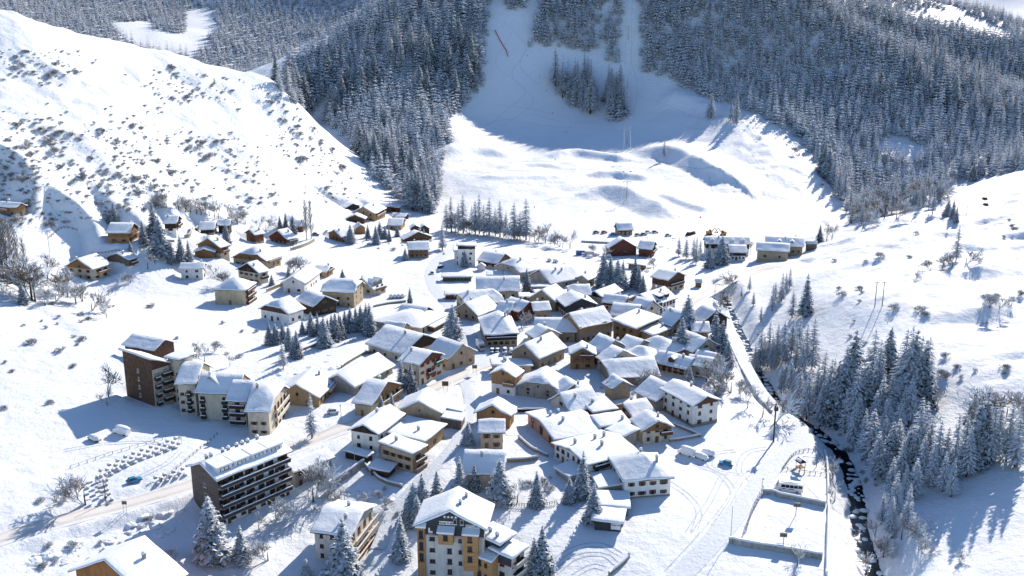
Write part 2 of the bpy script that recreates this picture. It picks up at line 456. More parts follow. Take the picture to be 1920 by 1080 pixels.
def sample(x, y):
    """height of the terrain sheet at world x, y (bilinear on its own grid)"""
    x = np.atleast_1d(np.asarray(x, float)); y = np.atleast_1d(np.asarray(y, float))
    i = np.clip(np.searchsorted(GX, x) - 1, 0, len(GX) - 2); j = np.clip(np.searchsorted(GY, y) - 1, 0, len(GY) - 2)
    fx = np.clip((x - GX[i]) / (GX[i + 1] - GX[i]), 0, 1); fy = np.clip((y - GY[j]) / (GY[j + 1] - GY[j]), 0, 1)
    return (ZZ[j, i] * (1 - fx) + ZZ[j, i + 1] * fx) * (1 - fy) + (ZZ[j + 1, i] * (1 - fx) + ZZ[j + 1, i + 1] * fx) * fy
def gz(x, y): return float(sample(x, y)[0])

_TT = np.concatenate([np.arange(150, 800, 0.7), np.arange(800, 3000, 3.0)])
def ground(u, v, near=None):
    """world point where the line of sight of pixel (u, v) of the 1920x1080 photograph meets the ground"""
    d = ray(u, v)
    t = _TT / d[1]
    X, Y, Z = d[0] * t, d[1] * t, CAM_H + d[2] * t
    h = sample(X, Y)
    k = np.nonzero(Z <= h)[0]
    k = k[k > 0]
    if near is not None: k = k[_TT[k] >= near]
    if len(k) == 0:
        return Vector((X[-1], Y[-1], h[-1]))
    k = k[0]; a, b = Z[k - 1] - h[k - 1], Z[k] - h[k]
    w = a / (a - b) if a > b else 1.0
    x, y = X[k - 1] + (X[k] - X[k - 1]) * w, Y[k - 1] + (Y[k] - Y[k - 1]) * w
    return Vector((x, y, gz(x, y)))

def resample(pts, step):
    pts = [np.array(p[:2]) for p in pts]
    # Catmull-Rom through the points, then even steps
    c = []
    P = [2 * pts[0] - pts[1]] + pts + [2 * pts[-1] - pts[-2]]
    for i in range(1, len(P) - 2):
        for t in np.linspace(0, 1, 24, endpoint=False):
            c.append(0.5 * ((2 * P[i]) + (P[i + 1] - P[i - 1]) * t + (2 * P[i - 1] - 5 * P[i] + 4 * P[i + 1] - P[i + 2]) * t * t + (3 * P[i] - P[i - 1] - 3 * P[i + 1] + P[i + 2]) * t ** 3))
    c.append(P[-2]); c = np.array(c)
    L = np.concatenate([[0], np.cumsum(np.hypot(*np.diff(c, axis=0).T))])
    s = np.arange(0, L[-1], step)
    return np.stack([np.interp(s, L, c[:, 0]), np.interp(s, L, c[:, 1])], 1)

def near_line(line, pad):
    """for grid points close to a world polyline: mask, distance, signed side (+ = left of travel), index of closest sample"""
    lo = line.min(0) - pad; hi = line.max(0) + pad
    m = (XX >= lo[0]) & (XX <= hi[0]) & (YY >= lo[1]) & (YY <= hi[1])
    idx = np.nonzero(m.ravel())[0]
    px, py = XX.ravel()[idx], YY.ravel()[idx]
    best = np.full(len(idx), 1e9); bi = np.zeros(len(idx), int)
    for s in range(0, len(idx), 40000):
        d2 = (px[s:s+40000, None] - line[None, :, 0]) ** 2 + (py[s:s+40000, None] - line[None, :, 1]) ** 2
        bi[s:s+40000] = d2.argmin(1); best[s:s+40000] = np.sqrt(d2.min(1))
    tn = np.gradient(line, axis=0)
    side = tn[bi, 0] * (py - line[bi, 1]) - tn[bi, 1] * (px - line[bi, 0])
    return idx, best, np.sign(side), bi

# banks and terraces: a crest line; the ground stands higher behind it and drops steeply on its near side
def bank(pix, h, wf, wn, flip=1):
    line = resample([ground(*p) for p in pix], 2.0)
    idx, d, sd, bi = near_line(line, max(wf, wn) + 4)
    sd = sd * flip
    t = np.minimum(bi, len(line) - 1 - bi) / max(1, len(line)); env = np.clip(t * 5, 0, 1)
    w = np.where(sd > 0, wf, wn)
    k = np.clip(1 - d / w, 0, 1); k = np.where(sd > 0, k * k * (3 - 2 * k), k)
    ZZ.ravel()[idx] += h * k * env
# ski plain earthworks (crest lines run left to right)
bank([(1085,372),(1150,366),(1200,384),(1262,412)], 7.5, 26, 15)
bank([(1228,362),(1280,382),(1340,397)], 2.6, 14, 5)
bank([(1180,287),(1250,292),(1310,318),(1378,362)], 9, 45, 15)
bank([(1030,298),(1080,290),(1130,296),(1200,300)], 4.5, 20, 9)
bank([(930,318),(1000,312),(1070,318)], 2.2, 16, 6)
bank([(830,288),(900,282),(960,290)], 3.0, 18, 8)
bank([(1100,330),(1160,328),(1230,338)], 4.0, 16, 8)
bank([(880,330),(950,336),(1060,334)], 1.6, 10, 4)
bank([(1290,290),(1340,318),(1400,355),(1440,380)], 2.2, 10, 4)
bank([(1235,185),(1290,195),(1335,215)], 5, 30, 14)
bank([(1325,402),(1380,392),(1420,372)], 2.0, 10, 5)
# right hill
# left hill
bank([(60,560),(120,600),(180,640)], 1.0, 8, 4)
bank([(380,300),(470,340),(560,375),(640,395)], 1.2, 7, 3.0)
bank([(60,120),(160,160),(260,190)], 1.2, 7, 3)
bank([(0,230),(120,250),(240,300)], 1.2, 7, 3)

# roughness grows away from the village
vil = np.clip((np.hypot((XX + 10) / 190.0, (YY - 410) / 190.0) - 0.95) / 0.6, 0, 1)
far = np.clip((YY - 1000) / 1500, 0, 1)
left = np.clip((-XX - 90) / 120, 0, 1) * np.clip((YY - 330) / 120, 0, 1)
right = np.clip((XX - 120) / 80, 0, 1)
ZZ += vil * (fbm(XX, YY, 46, 4) * 2.2 + fbm(XX + 300, YY, 9, 3) * 1.0 * (0.25 + left + right)) + fbm(XX, YY, 8, 3) * (0.35 + 0.9 * np.clip((-XX - 40) / 40, 0, 1) * (YY < 250)) * (YY < 700)
rh = np.clip((XX - 135) / 50, 0, 1) * np.clip((YY - 215) / 60, 0, 1) * np.clip((640 - YY) / 120, 0, 1)
ZZ += rh * (fbm(XX * 0.32 + 0.12 * YY + 90, YY * 1.15 - 0.25 * XX, 21, 5) * 5.2 + fbm(XX * 0.6 + YY * 0.35, YY - XX * 0.2, 8, 3) * 1.6)
lh = np.clip((-XX - 120) / 60, 0, 1) * np.clip((YY - 420) / 60, 0, 1) * (YY < 760)
ZZ += lh * fbm(XX * 0.6 + YY * 0.3, YY * 0.9 - XX * 0.4, 30, 5) * 3.8 + lh * fbm(XX, YY, 7, 3) * 0.9
ZZ += far * fbm(XX, YY, 320, 4) * 45
plain = np.clip(1.6 * (1 - np.hypot((XX - 90) / 240, (YY - 770) / 130)), 0, 1)
ZZ += plain * (fbm(XX * 0.7, YY, 16, 4) * 1.7)

# roads: a flat bed with ploughed snow banks
ROADS = []
def road_line(pix, width, bankh=0.7):
    line = resample([ground(*p) for p in pix], 1.5)
    z = sample(line[:, 0], line[:, 1])
    k = np.ones(17) / 17; z = np.convolve(np.pad(z, 8, mode='edge'), k, 'valid')
    idx, d, sd, bi = near_line(line, width + 7)
    hw = width / 2
    fz = ZZ.ravel()[idx]
    w = np.clip(1 - (d - hw - 0.6) / 4.0, 0, 1); w = w * w * (3 - 2 * w)
    nz = fz * (1 - w) + (z[bi] - 0.12) * w
    rough = 0.6 + 0.8 * (vnoise(XX.ravel()[idx] / 2.3, YY.ravel()[idx] / 2.3) + 0.5)
    nz += bankh * rough * np.exp(-((d - hw - 1.9) / 1.0) ** 2)
    ZZ.ravel()[idx] = nz
    ROADS.append((line, z, width))
    return len(ROADS) - 1
road_line([(-120,1062),(0,1012),(150,968),(340,915),(470,868),(620,812),(700,783),(770,750),(850,712),(905,688),(985,664)], 7.5, 0.9)
road_line([(905,688),(888,655),(876,620),(862,590),(838,566),(815,540),(808,510),(822,486),(850,464),(880,448)], 6.5, 0.5)
road_line([(1150,772),(1128,735),(1115,700),(1108,668),(1090,645)], 4.0, 0.2)
road_line([(1262,592),(1300,566),(1335,545),(1372,524),(1430,504),(1500,492)], 7.0, 0.6)
road_line([(1352,575),(1366,620),(1390,675),(1420,730),(1462,775),(1497,808),(1492,838),(1445,880),(1395,945),(1335,1015),(1262,1095)], 6.0, 0.5)
road_line([(860,700),(880,745),(872,800),(840,850),(790,900),(740,960),(705,1040)], 4.0, 0.4)
road_line([(1790,412),(1838,405),(1846,380),(1856,352),(1890,332),(1935,318)], 6.0, 0.5)

# river gully
RIV_PIX = [(1352,545),(1372,590),(1396,640),(1425,700),(1455,745),(1485,775),(1530,805),(1568,838),(1592,880),(1606,930),(1612,985),(1626,1040),(1650,1100)]
_rz = [-5.5,-6.5,-7.5,-8.5,-9,-9.5,-9.8,-10.2,-10.6,-11,-11.4,-11.8,-12.2]
RIV = resample([on_plane(u, v, z) for (u, v), z in zip(RIV_PIX, _rz)], 1.5)
RIVZ = np.interp(np.linspace(0, 1, len(RIV)), np.linspace(0, 1, len(_rz)), _rz)
idx, d, sd, bi = near_line(RIV, 26)
lim = RIVZ[bi] - 0.5 + np.clip(d - 1.9 - 0.9 * vnoise(XX.ravel()[idx] / 3.0, YY.ravel()[idx] / 3.0), 0, 99) ** 1.12 * np.where(sd > 0, 0.62, 0.75)
lim = lim + np.clip(d - 1.0, 0, 3) * 0.1
fz = ZZ.ravel()[idx]; ZZ.ravel()[idx] = np.minimum(fz, lim)

def grid_mesh(name, GX, GY, ZZ, mat):
    ny, nx = ZZ.shape
    co = np.empty((ny * nx, 3), np.float32)
    X2, Y2 = np.meshgrid(GX, GY, indexing='xy')
    co[:, 0], co[:, 1], co[:, 2] = X2.ravel(), Y2.ravel(), ZZ.ravel()
    i = np.arange((ny - 1) * (nx - 1)); r, c = i // (nx - 1), i % (nx - 1)
    a = r * nx + c
    q = np.stack([a, a + 1, a + nx + 1, a + nx], 1).astype(np.int32)
    me = bpy.data.meshes.new(name)
    me.vertices.add(len(co)); me.vertices.foreach_set("co", co.ravel())
    me.loops.add(q.size); me.loops.foreach_set("vertex_index", q.ravel())
    me.polygons.add(len(q)); me.polygons.foreach_set("loop_start", np.arange(0, q.size, 4, dtype=np.int32))
    me.polygons.foreach_set("use_smooth", np.ones(len(q), bool))
    me.materials.append(mat)
    me.update(calc_edges=True)
    return me
def ribbon(name, line, z, width, mat, lift=0.05, cols=8, parent=None, kind="structure", label=None):
    tn = np.gradient(line, axis=0); tn /= np.hypot(tn[:, 0], tn[:, 1])[:, None] + 1e-9
    nm = np.stack([-tn[:, 1], tn[:, 0]], 1)
    v, f, uv = [], [], []
    for i in range(len(line)):
        for c in range(cols + 1):
            t = c / cols
            p = line[i] + nm[i] * (0.5 - t) * width
            zz = (z[i] if z is not None else gz(*p)) + lift
            if z is not None: zz = max(zz, gz(*p) + 0.03) if 0 < c < cols else zz - 0.05
            v.append((p[0], p[1], zz)); uv.append((t, i * 0.1))
    for i in range(len(line) - 1):
        for c in range(cols):
            a = i * (cols + 1) + c
            f.append((a, a + cols + 1, a + cols + 2, a + 1))
    me = bpy.data.meshes.new(name); me.from_pydata(v, [], f); me.materials.append(mat)
    ul = me.uv_layers.new(name="UVMap")
    li = np.empty(len(me.loops), np.int32); me.loops.foreach_get("vertex_index", li)
    ul.data.foreach_set("uv", np.array(uv, np.float32)[li].ravel())
    me.polygons.foreach_set("use_smooth", [True] * len(me.polygons))
    o = link(bpy.data.objects.new(name, me), parent)
    if kind: o["kind"] = kind
    if label: o["label"] = label
    return o

PADS = []
def pad(C, ang, L, W, z):
    """cut the slope back to a level yard round a building"""
    ca, sa = math.cos(ang), math.sin(ang); rr = math.hypot(L, W) / 2 + 18
    i0, i1 = np.searchsorted(GX, (C.x - rr, C.x + rr)); j0, j1 = np.searchsorted(GY, (C.y - rr, C.y + rr))
    X, Y = XX[j0:j1, i0:i1] - C.x, YY[j0:j1, i0:i1] - C.y
    lx, ly = np.abs(X * ca + Y * sa) - L / 2 - 1.2, np.abs(-X * sa + Y * ca) - W / 2 - 1.2
    d = np.maximum(np.maximum(lx, ly), 0)
    ZZ[j0:j1, i0:i1] = np.minimum(ZZ[j0:j1, i0:i1], z + 0.05 + d * 1.2)

# ---------------------------------------------------------------- vegetation
def conifer(name, seed, h, rad, whorls, per, mat, droop=0.35, base=0.08, wid=0.32, seg=3, jag=True, sparse=0.0, power=0.85):
    """one crown mesh: whorls of drooping, roof-shaped branches with side twigs"""
    rnd = random.Random(seed); v, f = [], []
    for w in range(whorls):
        t = (w + rnd.uniform(-0.3, 0.3)) / whorls
        t = min(0.985, max(0.0, t))
        z = h * (base + (1 - base) * t)
        Lr = rad * (1 - t) ** power * (1 if t > 0.12 else 0.75 + 2 * t) + 0.12 * rad * (1 - t) + 0.02 * h * (1 - t)
        n = max(3, int(per * (0.55 + 0.45 * (1 - t))))
        a0 = rnd.uniform(0, 6.28)
        for k in range(n):
            if rnd.random() < sparse: continue
            a = a0 + 6.283 * k / n + rnd.uniform(-0.25, 0.25)
            L = Lr * rnd.uniform(0.7, 1.12)
            d = Vector((math.cos(a), math.sin(a), 0)); s = Vector((-d.y, d.x, 0))
            dr = droop * rnd.uniform(0.7, 1.3); zz = z + rnd.uniform(-0.01, 0.01) * h
            bw = wid * L * rnd.uniform(0.8, 1.2) + 0.012 * h
            rows = []
            for q in range(seg + 1):
                r = q / seg
                p = d * (L * r) + Vector((0, 0, zz - dr * L * r ** 1.5 + 0.10 * L * math.sin(r * 2.6)))
                ww = bw * (0.35 + 0.9 * r) * (1 - r ** 3) if q < seg else 0.0
                sag = 0.55 * ww
                rows.append((p - s * ww - Vector((0, 0, sag)), p, p + s * ww - Vector((0, 0, sag))))
            i = len(v)
            for ro in rows: v += [tuple(x) for x in ro]
            for q in range(seg):
                b = i + 3 * q
                f.append((b, b + 3, b + 4, b + 1)); f.append((b + 1, b + 4, b + 5, b + 2))
            if jag:
                for q in range(1, seg + 1):
                    for sg in (-1, 1):
                        p = rows[q - 1][1].lerp(rows[q][1], rnd.uniform(0.2, 0.8))
                        tl = bw * rnd.uniform(1.0, 1.8) * (1.15 - q / seg * 0.5)
                        e = p + s * (sg * tl) + d * (tl * 0.6) - Vector((0, 0, tl * rnd.uniform(0.3, 0.8)))
                        g = d * (bw * 0.35)
                        j = len(v); v += [tuple(p - g), tuple(p + g), tuple(e)]
                        f.append((j, j + 1, j + 2) if sg < 0 else (j, j + 2, j + 1))
    # leader
    i = len(v); r0 = 0.006 * h
    v += [(r0, 0, h * 0.93), (-r0, r0, h * 0.93), (-r0, -r0, h * 0.93), (0, 0, h * 0.99)]
    f += [(i, i + 1, i + 3), (i + 1, i + 2, i + 3), (i + 2, i, i + 3)]
    me = bpy.data.meshes.new(name); me.from_pydata(v, [], f); me.materials.append(mat); me.update()
    return me

def trunk_mesh(name, h, r, lean=0.0):
    mb = MB(); mb.tube((0, 0, -1.0), (lean, 0, h * 0.5), r, r * 0.6, 7); mb.tube((lean, 0, h * 0.5), (0, 0, h * 0.93), r * 0.6, 0.03, 6)
    return mb.mesh(name, M['bark'])

def bare(name, seed, h, spread, mat, levels=4, kids=4, r0=0.14, upright=0.5, first=0.15, multi=1, rmin=0.035):
    """leafless tree or shrub: forking three-sided twigs"""
    rnd = random.Random(seed); v, f = [], []
    def limb(p, d, L, r, lev):
        q = p + d * L
        s = d.cross(Vector((0.3, 0.2, 1)) if abs(d.z) < 0.9 else Vector((1, 0, 0))).normalized(); t = d.cross(s)
        r2 = max(rmin, r * 0.55); i = len(v)
        for c, rr in ((p, max(rmin, r)), (q, r2)):
            for k in range(3):
                a = 2.094 * k; v.append(tuple(c + (s * math.cos(a) + t * math.sin(a)) * rr))
        for k in range(3): f.append((i + k, i + (k + 1) % 3, i + 3 + (k + 1) % 3, i + 3 + k))
        f.append((i + 3, i + 4, i + 5))
        if lev == 0: return
        n = kids + rnd.randint(-1, 1)
        for k in range(max(2, n)):
            u = rnd.uniform(0.35, 1.0) if k else 1.0
            a = rnd.uniform(0, 6.28); o = rnd.uniform(0.35, 0.95) * spread
            nd = (d + (s * math.cos(a) + t * math.sin(a)) * o + Vector((0, 0, upright * 0.35))).normalized()
            limb(p.lerp(q, u), nd, L * rnd.uniform(0.62, 0.95), r2 * 0.85, lev - 1)
    for m in range(multi):
        a = rnd.uniform(0, 6.28); lean = 0.0 if multi == 1 else rnd.uniform(0.3, 1.0)
        limb(Vector((0, 0, -0.3)), Vector((math.cos(a) * lean, math.sin(a) * lean, 1)).normalized(), h * first * rnd.uniform(0.85, 1.1), r0, levels)
    zs = max(p[2] for p in v); k = h / zs
    v = [(x * k, y * k, z * k) for x, y, z in v]
    me = bpy.data.meshes.new(name); me.from_pydata(v, [], f); me.materials.append(mat); me.update()
    return me

SPRUCE = [conifer("spruce_crown", 10 + i, 18.0, [3.6, 3.1, 4.1, 2.7, 3.4][i], 30, 10, M['spruce'], droop=[0.42, 0.5, 0.38, 0.45, 0.55][i], base=0.05, wid=0.2) for i in range(5)]
LARCH = [conifer("larch_crown", 40 + i, 20.0, [3.0, 3.5, 2.6, 3.2][i], 34, 9, M['larch'], droop=0.3, base=0.14, wid=0.085, sparse=0.18, power=0.7) for i in range(4)]
SPRUCE_T = trunk_mesh("spruce_trunk", 18.0, 0.3)
LARCH_T = trunk_mesh("larch_trunk", 20.0, 0.3)
BARE = [bare("bare_crown", 60 + i, 9.0, 0.95, M['twig'], 5, 3, 0.16, 0.55, first=0.24, multi=1 + i % 2, rmin=0.04) for i in range(4)]
def poplar(name, seed, h):
    """slim upright crown: a stem with many steep twiggy branches"""
    rnd = random.Random(seed); mb = MB(); mb.tube((0, 0, -.5), (0, 0, h), .16, .04, 5)
    for k in range(70):
        t = rnd.uniform(.12, .97); z = h * t; a = rnd.uniform(0, 6.28); L = h * .2 * (1 - .75 * t) + .5
        d = Vector((math.cos(a) * .42, math.sin(a) * .42, 1)).normalized(); p = Vector((0, 0, z)); q = p + d * L
        mb.tube(p, q, .05, .035, 3)
        for _ in range(4):
            s = p.lerp(q, rnd.uniform(.3, 1)); b = rnd.uniform(0, 6.28); mb.tube(s, s + Vector((math.cos(b) * .5, math.sin(b) * .5, 1)).normalized() * L * rnd.uniform(.35, .6), .04, .03, 3)
    return mb.mesh(name, M['twig'])
POPLAR = [poplar("poplar_crown", 70 + i, 15.0) for i in range(2)]
SHRUB = [bare("shrub_twigs", 80 + i, 2.4, 1.2, M['twig'], 3, 4, 0.05, 0.4, first=0.4, multi=6, rmin=0.03) for i in range(5)]
BARE_T = trunk_mesh("bare_trunk", 4.0, 0.2)

def lowtree(name, seed, h, rad, mat, whorls=9, per=6):
    return conifer(name, seed, h, rad, whorls, per, mat, droop=0.5, base=0.02, wid=0.34, seg=2, jag=True, power=0.85)
FAR_SPRUCE = [lowtree("forest_spruce", 100 + i, 18.0, [3.3, 2.8, 3.8][i], M['forest'], 9, 6) for i in range(3)]
FAR_LARCH = [lowtree("forest_larch", 110 + i, 18.0, [2.8, 3.2][i], M['forest_larch'], 10, 6) for i in range(2)]

_rr = random.Random(5)
def tree(kind, p, h, label, group=None, seed=None):
    """one tree: an Empty at its foot that parents trunk and crown"""
    r = random.Random(seed if seed is not None else _rr.random())
    pool, tr, h0, nm, cat = {'spruce': (SPRUCE, SPRUCE_T, 18.0, 'spruce_tree', 'spruce'), 'larch': (LARCH, LARCH_T, 20.0, 'larch_tree', 'larch'),
                             'bare': (BARE, BARE_T, 9.0, 'bare_tree', 'tree'), 'poplar': (POPLAR, None, 15.0, 'poplar_tree', 'tree')}[kind]
    s = h / h0; w = s * r.uniform(0.95, 1.2) * (1.25 if kind == 'spruce' else 1.15)
    e = empty(nm, p, r.uniform(0, 6.28))
    e.scale = (w, w, s)
    put("crown", r.choice(pool), e)
    if tr: put("trunk", tr, e)
    tag(e, label, cat, group)
    return e

def shrub(p, h, label, group, seed=None):
    r = random.Random(seed if seed is not None else _rr.random())
    o = put("shrub", r.choice(SHRUB), None, p, (0, 0, r.uniform(0, 6.28)), (h / 2.4 * r.uniform(1.0, 1.5), h / 2.4 * r.uniform(1.0, 1.5), h / 2.4))
    tag(o, label, "shrub", group)
    return o

def px_height(p, dv):
    """metres that dv pixels span upwards at point p"""
    dep = p[1] * CP - (p[2] - CAM_H) * SP
    return dv * dep / FPX / CP

# ---- far forests: instances on points, one mass each
def inst_tree_group(srcs):
    ng = bpy.data.node_groups.new("scatter", 'GeometryNodeTree')
    ng.interface.new_socket("Geometry", in_out='INPUT', socket_type='NodeSocketGeometry')
    ng.interface.new_socket("Geometry", in_out='OUTPUT', socket_type='NodeSocketGeometry')
    gi = ng.nodes.new("NodeGroupInput"); go = ng.nodes.new("NodeGroupOutput")
    ip = ng.nodes.new("GeometryNodeInstanceOnPoints")
    jo = ng.nodes.new("GeometryNodeGeometryToInstance")
    for me in reversed(srcs):
        so = bpy.data.objects.new(me.name + "_source", me)          # never linked to the scene
        oi = ng.nodes.new("GeometryNodeObjectInfo"); oi.inputs[0].default_value = so
        oi.inputs["As Instance"].default_value = False
        ng.links.new(oi.outputs["Geometry"], jo.inputs[0])
    def attr(nm, typ):
        a = ng.nodes.new("GeometryNodeInputNamedAttribute"); a.data_type = typ; a.inputs[0].default_value = nm
        return a
    asc, arz, aix = attr("tree_scale", 'FLOAT_VECTOR'), attr("tree_turn", 'FLOAT_VECTOR'), attr("tree_index", 'INT')
    ip.inputs["Pick Instance"].default_value = True
    ng.links.new(gi.outputs[0], ip.inputs["Points"]); ng.links.new(jo.outputs[0], ip.inputs["Instance"])
    ng.links.new(asc.outputs[0], ip.inputs["Scale"]); ng.links.new(arz.outputs[0], ip.inputs["Rotation"]); ng.links.new(aix.outputs[0], ip.inputs["Instance Index"])
    ng.links.new(ip.outputs[0], go.inputs[0])
    return ng

def scatter_mass(name, pts, scales, index, srcs, label, cat):
    me = bpy.data.meshes.new(name); n = len(pts)
    me.vertices.add(n); me.vertices.foreach_set("co", np.asarray(pts, np.float32).ravel())
    rs = np.random.RandomState(n)
    a = me.attributes.new("tree_scale", 'FLOAT_VECTOR', 'POINT'); a.data.foreach_set("vector", np.asarray(scales, np.float32).ravel())
    t = np.zeros((n, 3), np.float32); t[:, 2] = rs.rand(n) * 6.28
    a = me.attributes.new("tree_turn", 'FLOAT_VECTOR', 'POINT'); a.data.foreach_set("vector", t.ravel())
    a = me.attributes.new("tree_index", 'INT', 'POINT'); a.data.foreach_set("value", np.asarray(index, np.int32))
    o = link(bpy.data.objects.new(name, me))
    md = o.modifiers.new("scatter", 'NODES'); md.node_group = inst_tree_group(srcs)
    return tag(o, label, cat, None, "stuff")

def poisson(x0, x1, y0, y1, step, seed, jit=0.42):
    rs = np.random.RandomState(seed)
    gx, gy = np.meshgrid(np.arange(x0, x1, step), np.arange(y0, y1, step))
    gx = gx + (np.arange(gx.shape[0]) % 2)[:, None] * step * 0.5
    return (gx + rs.uniform(-jit, jit, gx.shape) * step).ravel(), (gy + rs.uniform(-jit, jit, gx.shape) * step).ravel()

def proj_np(x, y, z):
    dep = y * CP - (z - CAM_H) * SP
    return 960 + FPX * x / dep, 540 - FPX * (y * SP + (z - CAM_H) * CP) / dep

FOREST_NEAR = [
    [(925,-60),(915,60),(905,110),(908,165),(880,192),(848,215),(845,262),(832,300),(826,345),(815,402),(765,392),(705,338),(660,272),(600,225),(515,172),(540,120),(640,70),(760,-20),(760,-60)],
    [(990,86),(1060,90),(1122,97),(1138,60),(1134,-60),(1010,-60),(1012,30)],
    [(1030,150),(1046,184),(1085,207),(1116,218),(1120,178),(1098,150)],
    [(1140,-60),(1166,-60),(1165,60),(1158,118),(1139,112)],
    [(1139,176),(1164,176),(1162,224),(1138,228)],
    [(1198,-60),(1200,132),(1262,152),(1330,186),(1395,205),(1440,226),(1500,262),(1545,330),(1572,372),(1602,392),(1700,380),(1800,340),(1925,318),(1990,250),(1990,170),(1925,180),(1700,90),(1520,-10),(1500,-60)],
    [(935,-60),(1000,-60),(985,12),(945,20)],
]
fx, fy = poisson(-420, 760, 660, 1340, 6.0, 11)
fz_ = sample(fx, fy)
fu, fv = proj_np(fx, fy, fz_)
inside = np.zeros(len(fx), bool)
for P in FOREST_NEAR: inside |= in_poly(fu, fv, P)
tall = in_poly(fu, fv, FOREST_NEAR[2]) | in_poly(fu, fv, FOREST_NEAR[4])
# forest goes on above the frame and on the ridges' far sides
above = (fv < -40) & (np.abs(fu - 1160) > 60) & (fu > 640) & (fu < 1700) & ((fu < 900) | (fu > 1010))
behind = (fy > 940) & (fx > 230)
keep = inside | above | (behind & (fu > 1400))
clr = fbm(fx, fy, 60, 3)
steep_gap = (clr < -0.33) & (fu > 1580) & (fv > 240)
keep &= ~steep_gap
keep |= tall
keep &= np.random.RandomState(3).rand(len(fx)) < 0.93
fx, fy, fz_, fu, fv, tall = [a[keep] for a in (fx, fy, fz_, fu, fv, tall)]
rs = np.random.RandomState(4)
fh = (11 + 13 * rs.rand(len(fx)) ** 1.1 + 4 * fbm(fx, fy, 90, 2)) * (1 + 0.25 * np.clip((fy - 850) / 200, 0, 1)) + np.where(tall, 6.0, 0)
flarch = (vnoise(fx / 55, fy / 55) + 0.35 * (rs.rand(len(fx)) - 0.5) + np.where(fu > 1350, 0.24, 0.04) + np.where(tall, 0.3, 0)) > 0.12
# the trees that show largest stand as single trees
size = np.where(inside[keep], fh / np.maximum(fy, 1) * (fv > 0), 0)
order = np.argsort(-size)
single = np.zeros(len(fx), bool); single[order[:130]] = True
for i in np.nonzero(single)[0]:
    side = "dark forest left of the pistes" if fu[i] < 930 else ("wood standing between the pistes" if fu[i] < 1190 else "forest right of the pistes")
    kd = 'larch' if flarch[i] else 'spruce'
    tree(kd, (fx[i], fy[i], fz_[i] - 0.2), fh[i] * 1.15, ("frosted brown larch" if flarch[i] else "snowy dark spruce") + " at the lower edge of the " + side, ("larches" if flarch[i] else "spruces") + " along the edge of the " + side, seed=int(i))
m = ~single
idx_ = np.where(flarch, 3 + (rs.rand(len(fx)) * 2).astype(int), (rs.rand(len(fx)) * 3).astype(int))
wf_ = fh / 18 * rs.uniform(0.95, 1.35, len(fx)); sc_ = np.stack([wf_, wf_, fh / 18], 1)
scatter_mass("forest", np.stack([fx, fy, fz_ - 0.4], 1)[m], sc_[m], idx_[m], FAR_SPRUCE + FAR_LARCH, "snow dusted conifer forest on the slopes beside the pistes", "forest")

# far mountains
fx, fy = poisson(-1500, 1500, 1120, 2300, 8.5, 21)
fz_ = sample(fx, fy); fu, fv = proj_np(fx, fy, fz_)
clr = fbm(fx, fy, 150, 4)
CLEAR = [[(575,78),(640,84),(640,118),(560,128),(520,118)], [(205,42),(285,40),(285,75),(235,72)], [(352,20),(395,14),(412,60),(365,85),(345,70)], [(1540,-10),(1562,-10),(1590,25),(1570,28)]]
keep = ((fu < 780) | (fu > 1500)) & (fu > -300) & (fu < 2200) & (clr > -0.42) & (fv > -120)
for P in CLEAR: keep &= ~in_poly(fu, fv, P)
keep &= ~((fx > -120) & (fx < 300) & (fy < 1700))
fx, fy, fz_, fu = fx[keep], fy[keep], fz_[keep], fu[keep]
rs = np.random.RandomState(14)
fh = 12 + 8 * rs.rand(len(fx))
fl = (vnoise(fx / 90, fy / 90) + 0.3 * (rs.rand(len(fx)) - 0.5)) > 0.0
idx_ = np.where(fl, 3 + (rs.rand(len(fx)) * 2).astype(int), (rs.rand(len(fx)) * 3).astype(int))
sc_ = np.repeat((fh / 18)[:, None], 3, 1); sc_[:, :2] *= 1.25
scatter_mass("far_forest", np.stack([fx, fy, fz_ - 0.5], 1), sc_, idx_, FAR_SPRUCE + FAR_LARCH, "far snow dusted forest on the mountains at the back", "forest")
print("FORESTS", len(fx))

# ---------------------------------------------------------------- buildings
CROP = {'A': (180, 600), 'B': (580, 560), 'C': (860, 500), 'D': (880, 650), 'E': (800, 400), 'F': (400, 360), 'G': (0, 340), 'H': (1200, 360),
        'I': (340, 810), 'J': (720, 810), 'K': (1080, 810), 'M': (0, 810)}
def cpx(c, p):
    o = CROP[c]; return (o[0] + p[0] / 4.0, o[1] + p[1] / 4.0)

def unit_window():
    f = MB(); t = 0.07
    f.box(-0.5, -0.5 + t, -0.06, 0.05, 0, 1); f.box(0.5 - t, 0.5, -0.06, 0.05, 0, 1)
    f.box(-0.5 + t, 0.5 - t, -0.06, 0.05, 1 - t, 1); f.box(-0.58, 0.58, -0.16, 0.05, -0.09, 0.07); f.box(-0.035, 0.035, -0.045, 0.04, 0.07, 1 - t)
    g = MB(); g.box(-0.5 + t, 0.5 - t, -0.025, 0.03, 0.07, 1 - t)
    return f, g
_f, _g = unit_window()
WIN = {k: _f.mesh("window", M[k]) for k in ('frame_w', 'frame_b')}
PANE = _g.mesh("pane", M['glass'])
_s = MB(); _s.box(-0.5, 0.5, -0.05, 0.0, 0, 1); _s.box(-0.42, 0.42, -0.075, -0.05, 0.08, 0.45); _s.box(-0.42, 0.42, -0.075, -0.05, 0.55, 0.92)
SHUT = {k: _s.mesh("shutter", M[k]) for k in ('shutter', 'shutter_r', 'shutter_g')}
_d = MB(); _d.box(-0.5, 0.5, -0.06, 0.04, 0, 1); _d.box(-0.4, 0.4, -0.09, -0.06, 0.06, 0.46); _d.box(-0.4, 0.4, -0.09, -0.06, 0.54, 0.94)
